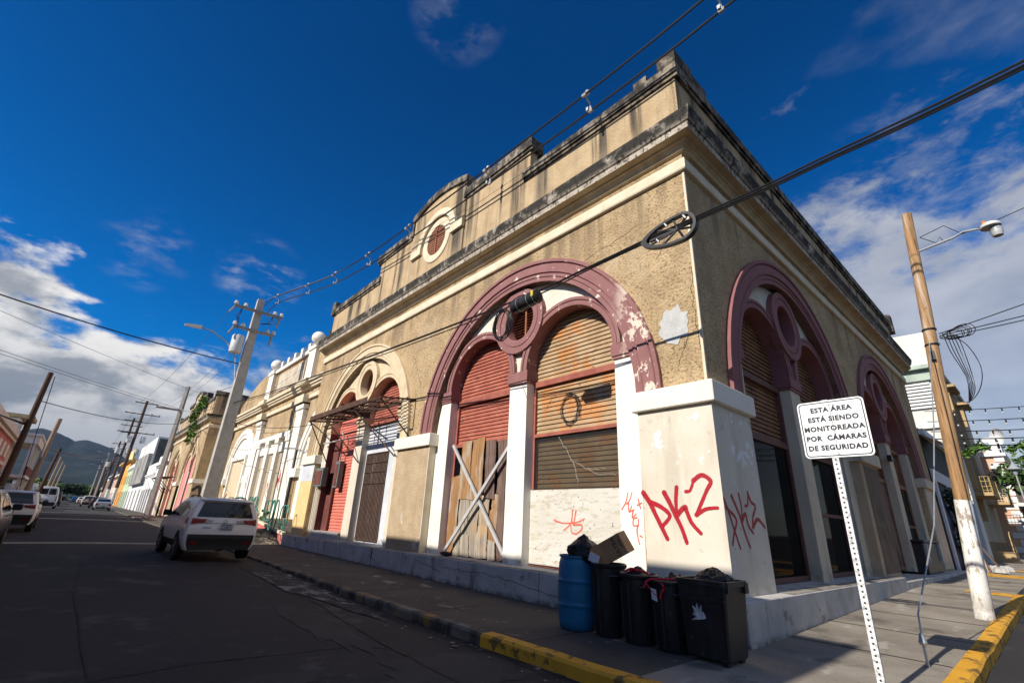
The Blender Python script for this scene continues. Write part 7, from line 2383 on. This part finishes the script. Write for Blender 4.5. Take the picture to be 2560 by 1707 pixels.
# street lamp at the right
sl_ = thing('street_lamp', 'grey street lamp with bell shaped head among the leaves at the right edge', 'street lamp', (45, -1.85, gz(45, -2)))
lz = gz(45, -2)
MB().tube([(45, -1.85, lz), (45, -1.85, lz + 5.9)], [.09, .055], 10).build('post', M['steel'], sl_, smooth=True)
MB().lathe([(.10, 0), (.14, .1), (.16, .3), (.42, .42), (.40, .46), (.2, .66), (.1, .8), (.03, .95)], 16, (45, -1.85, lz + 5.85)).build('lamp_head', mat('grey_lamp_bell', (.32, .35, .37), None, 3, .4), sl_, smooth=True)
MB().tube([(45, -1.85, lz + 6.8), (45, -1.8, lz + 7.9)], .02, 5).build('spike', M['steel'], sl_)

# string lights over the side street
G_S = 'strings of festoon bulbs over the side street'
M['bulb'] = mat('glass_bulb', (.6, .6, .58), None, 4, .2)
for k, (x, zc) in enumerate(((26.6, 8.05), (26.8, 7.5), (27.0, 6.98), (27.2, 6.6), (27.4, 6.28))):
    s_ = thing('string_lights', 'festoon string of hanging bulbs over the side street, %s' % ['the highest of the five', 'the second from the top', 'the middle one', 'just above the leafy string', 'the lowest, wound with leaves'][k], 'string lights', (x, -3, zc), G_S)
    ln = sagline((x, .3, zc + .2), (x + .6, -13, zc + .35), .35, 22)
    MB().tube(ln, .02 + .003 * k, 5).build('cord', M['black_rubber'], s_)
    for i in range(1, 22):
        p = ln[i]
        bb = MB().tube([p, p - Vector((0, 0, .18))], .03 + .004 * k, 5).build('socket', M['black_rubber'], s_)
        MB().lathe([(.02, 0), (.034 + .004 * k, -.05), (.036 + .004 * k, -.08), (.015, -.11)], 8, tuple(p - Vector((0, 0, .17)))).build('bulb', M['bulb'], bb)
gv = MB()
for i in range(64):
    p = ln[0].lerp(ln[-1], i / 110) + Vector((0, 0, -.25 - .45 * abs(math.sin(i * .23))))
    if i % 23 < 17:
        leaves(gv, rnd, tuple(p + Vector((0, 0, .18 * rnd.random()))), (.18, .22, .2), 12, .15)
tag(gv.build('hanging_vine', M['leaf_bright']), 'bright green vine trailing along the lowest string of bulbs', 'vine')
# junk leaning at the dark house
jk = thing('rubbish_pile', 'heap of broken boards and rubble against the black house', 'rubbish', (21.8, -.7, .4))
rnd = random.Random(2)
for i in range(7):
    Rm = Matrix.Rotation(rnd.uniform(-.6, .6), 3, 'Y') @ Matrix.Rotation(rnd.uniform(-.5, .1), 3, 'X')
    MB().obox((21.4 + rnd.random() * 1.6, -.5 - rnd.random() * .5, .75 + .35 * rnd.random()), .18, .05, 1.3, Rm).build('board', M['wood_gr' if i % 2 else 'wood_br'], jk)
mb = MB()
for i in range(12):
    mb.lathe([(.05, 0), (.2, .05), (.16, .2), (.03, .27)], 7, (21.0 + rnd.random() * 2.4, -.6 - rnd.random() * .8, gz(22, 0) - .02))
mb.build('rubble', M['plinth'], jk)

# yellow markings on the side street
mb = MB()
for x0 in (11.5, 13.5, 19):
    mb.add([(x0, -2.6, gs(x0, -2.6) + .005), (x0 + 1.2, -2.6, gs(x0 + 1.2, -2.6) + .005), (x0 + 1.2, -6.5, gs(x0 + 1.2, -6.5) + .005), (x0, -6.5, gs(x0, -6.5) + .005)], [(0, 1, 2, 3)])
struct(mb.build('road_marking', M['yellow']))

# ---------------------------------------------------------------- hills
ridge = [(-900, 120), (-700, 170), (-480, 150), (-380, 200), (-270, 222), (-206, 256), (-170, 268), (-120, 259), (-85, 246), (-55, 232), (-40, 240), (-24, 243), (13, 234), (61, 221), (105, 193), (160, 165), (240, 140), (400, 110), (700, 80), (1000, 50)]


def rz_(x):
    for i in range(len(ridge) - 1):
        if ridge[i][0] <= x <= ridge[i + 1][0]:
            t = (x - ridge[i][0]) / (ridge[i + 1][0] - ridge[i][0])
            t = t * t * (3 - 2 * t) * .4 + t * .6
            return ridge[i][1] * (1 - t) + ridge[i + 1][1] * t
    return 40


hx_ = frange(-900, 1000, 12)
hy_ = frange(800, 2600, 45) + [2900]


def hz(x, y):
    t = max(0, (y - 800) / 1800)
    if t > 1:
        return rz_(x) * .6
    base = rz_(x * (.75 + .25 * t)) * (t ** 1.35)
    ns = 26 * noise.fractal((x / 130, y / 200, .3), 1, 2, 5) * math.sin(math.pi * min(1, t)) + 4 * noise.fractal((x / 30, y / 60, 3), 1, 2, 3) * min(1, t * 4) * (1 - .7 * t)
    return base + ns - 6 * (1 - t)


M['hill'] = mat('wooded_hillside', (.004, .012, .016), (.009, .020, .020), .012, 1.0, .6, .06, 6.0, [dict(c=(.008, .018, .010), sc=.03, lo=.5, hi=.66, am=.8), dict(c=(.03, .04, .03), sc=.02, lo=.62, hi=.7, am=.5)])  # base colour darkened to stand in for cloud shadow on the hills
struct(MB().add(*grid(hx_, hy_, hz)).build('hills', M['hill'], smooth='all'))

# ---------------------------------------------------------------- air
HAZE = 0.4e-4
hm = bpy.data.materials.new('haze')
hm.use_nodes = True
N, L = hm.node_tree.nodes, hm.node_tree.links
for n in list(N):
    N.remove(n)
ho = N.new('ShaderNodeOutputMaterial')
hv = N.new('ShaderNodeVolumePrincipled')
hv.inputs['Color'].default_value = (.30, .56, 1.0, 1)
hv.inputs['Density'].default_value = HAZE
hv.inputs['Anisotropy'].default_value = 0.2
L.new(hv.outputs[0], ho.inputs['Volume'])
hb = MB().box(-905, 1005, -320, 2905, -10, 300).build('haze', hm)
hb['kind'] = 'stuff'
hb.display_type = 'WIRE'
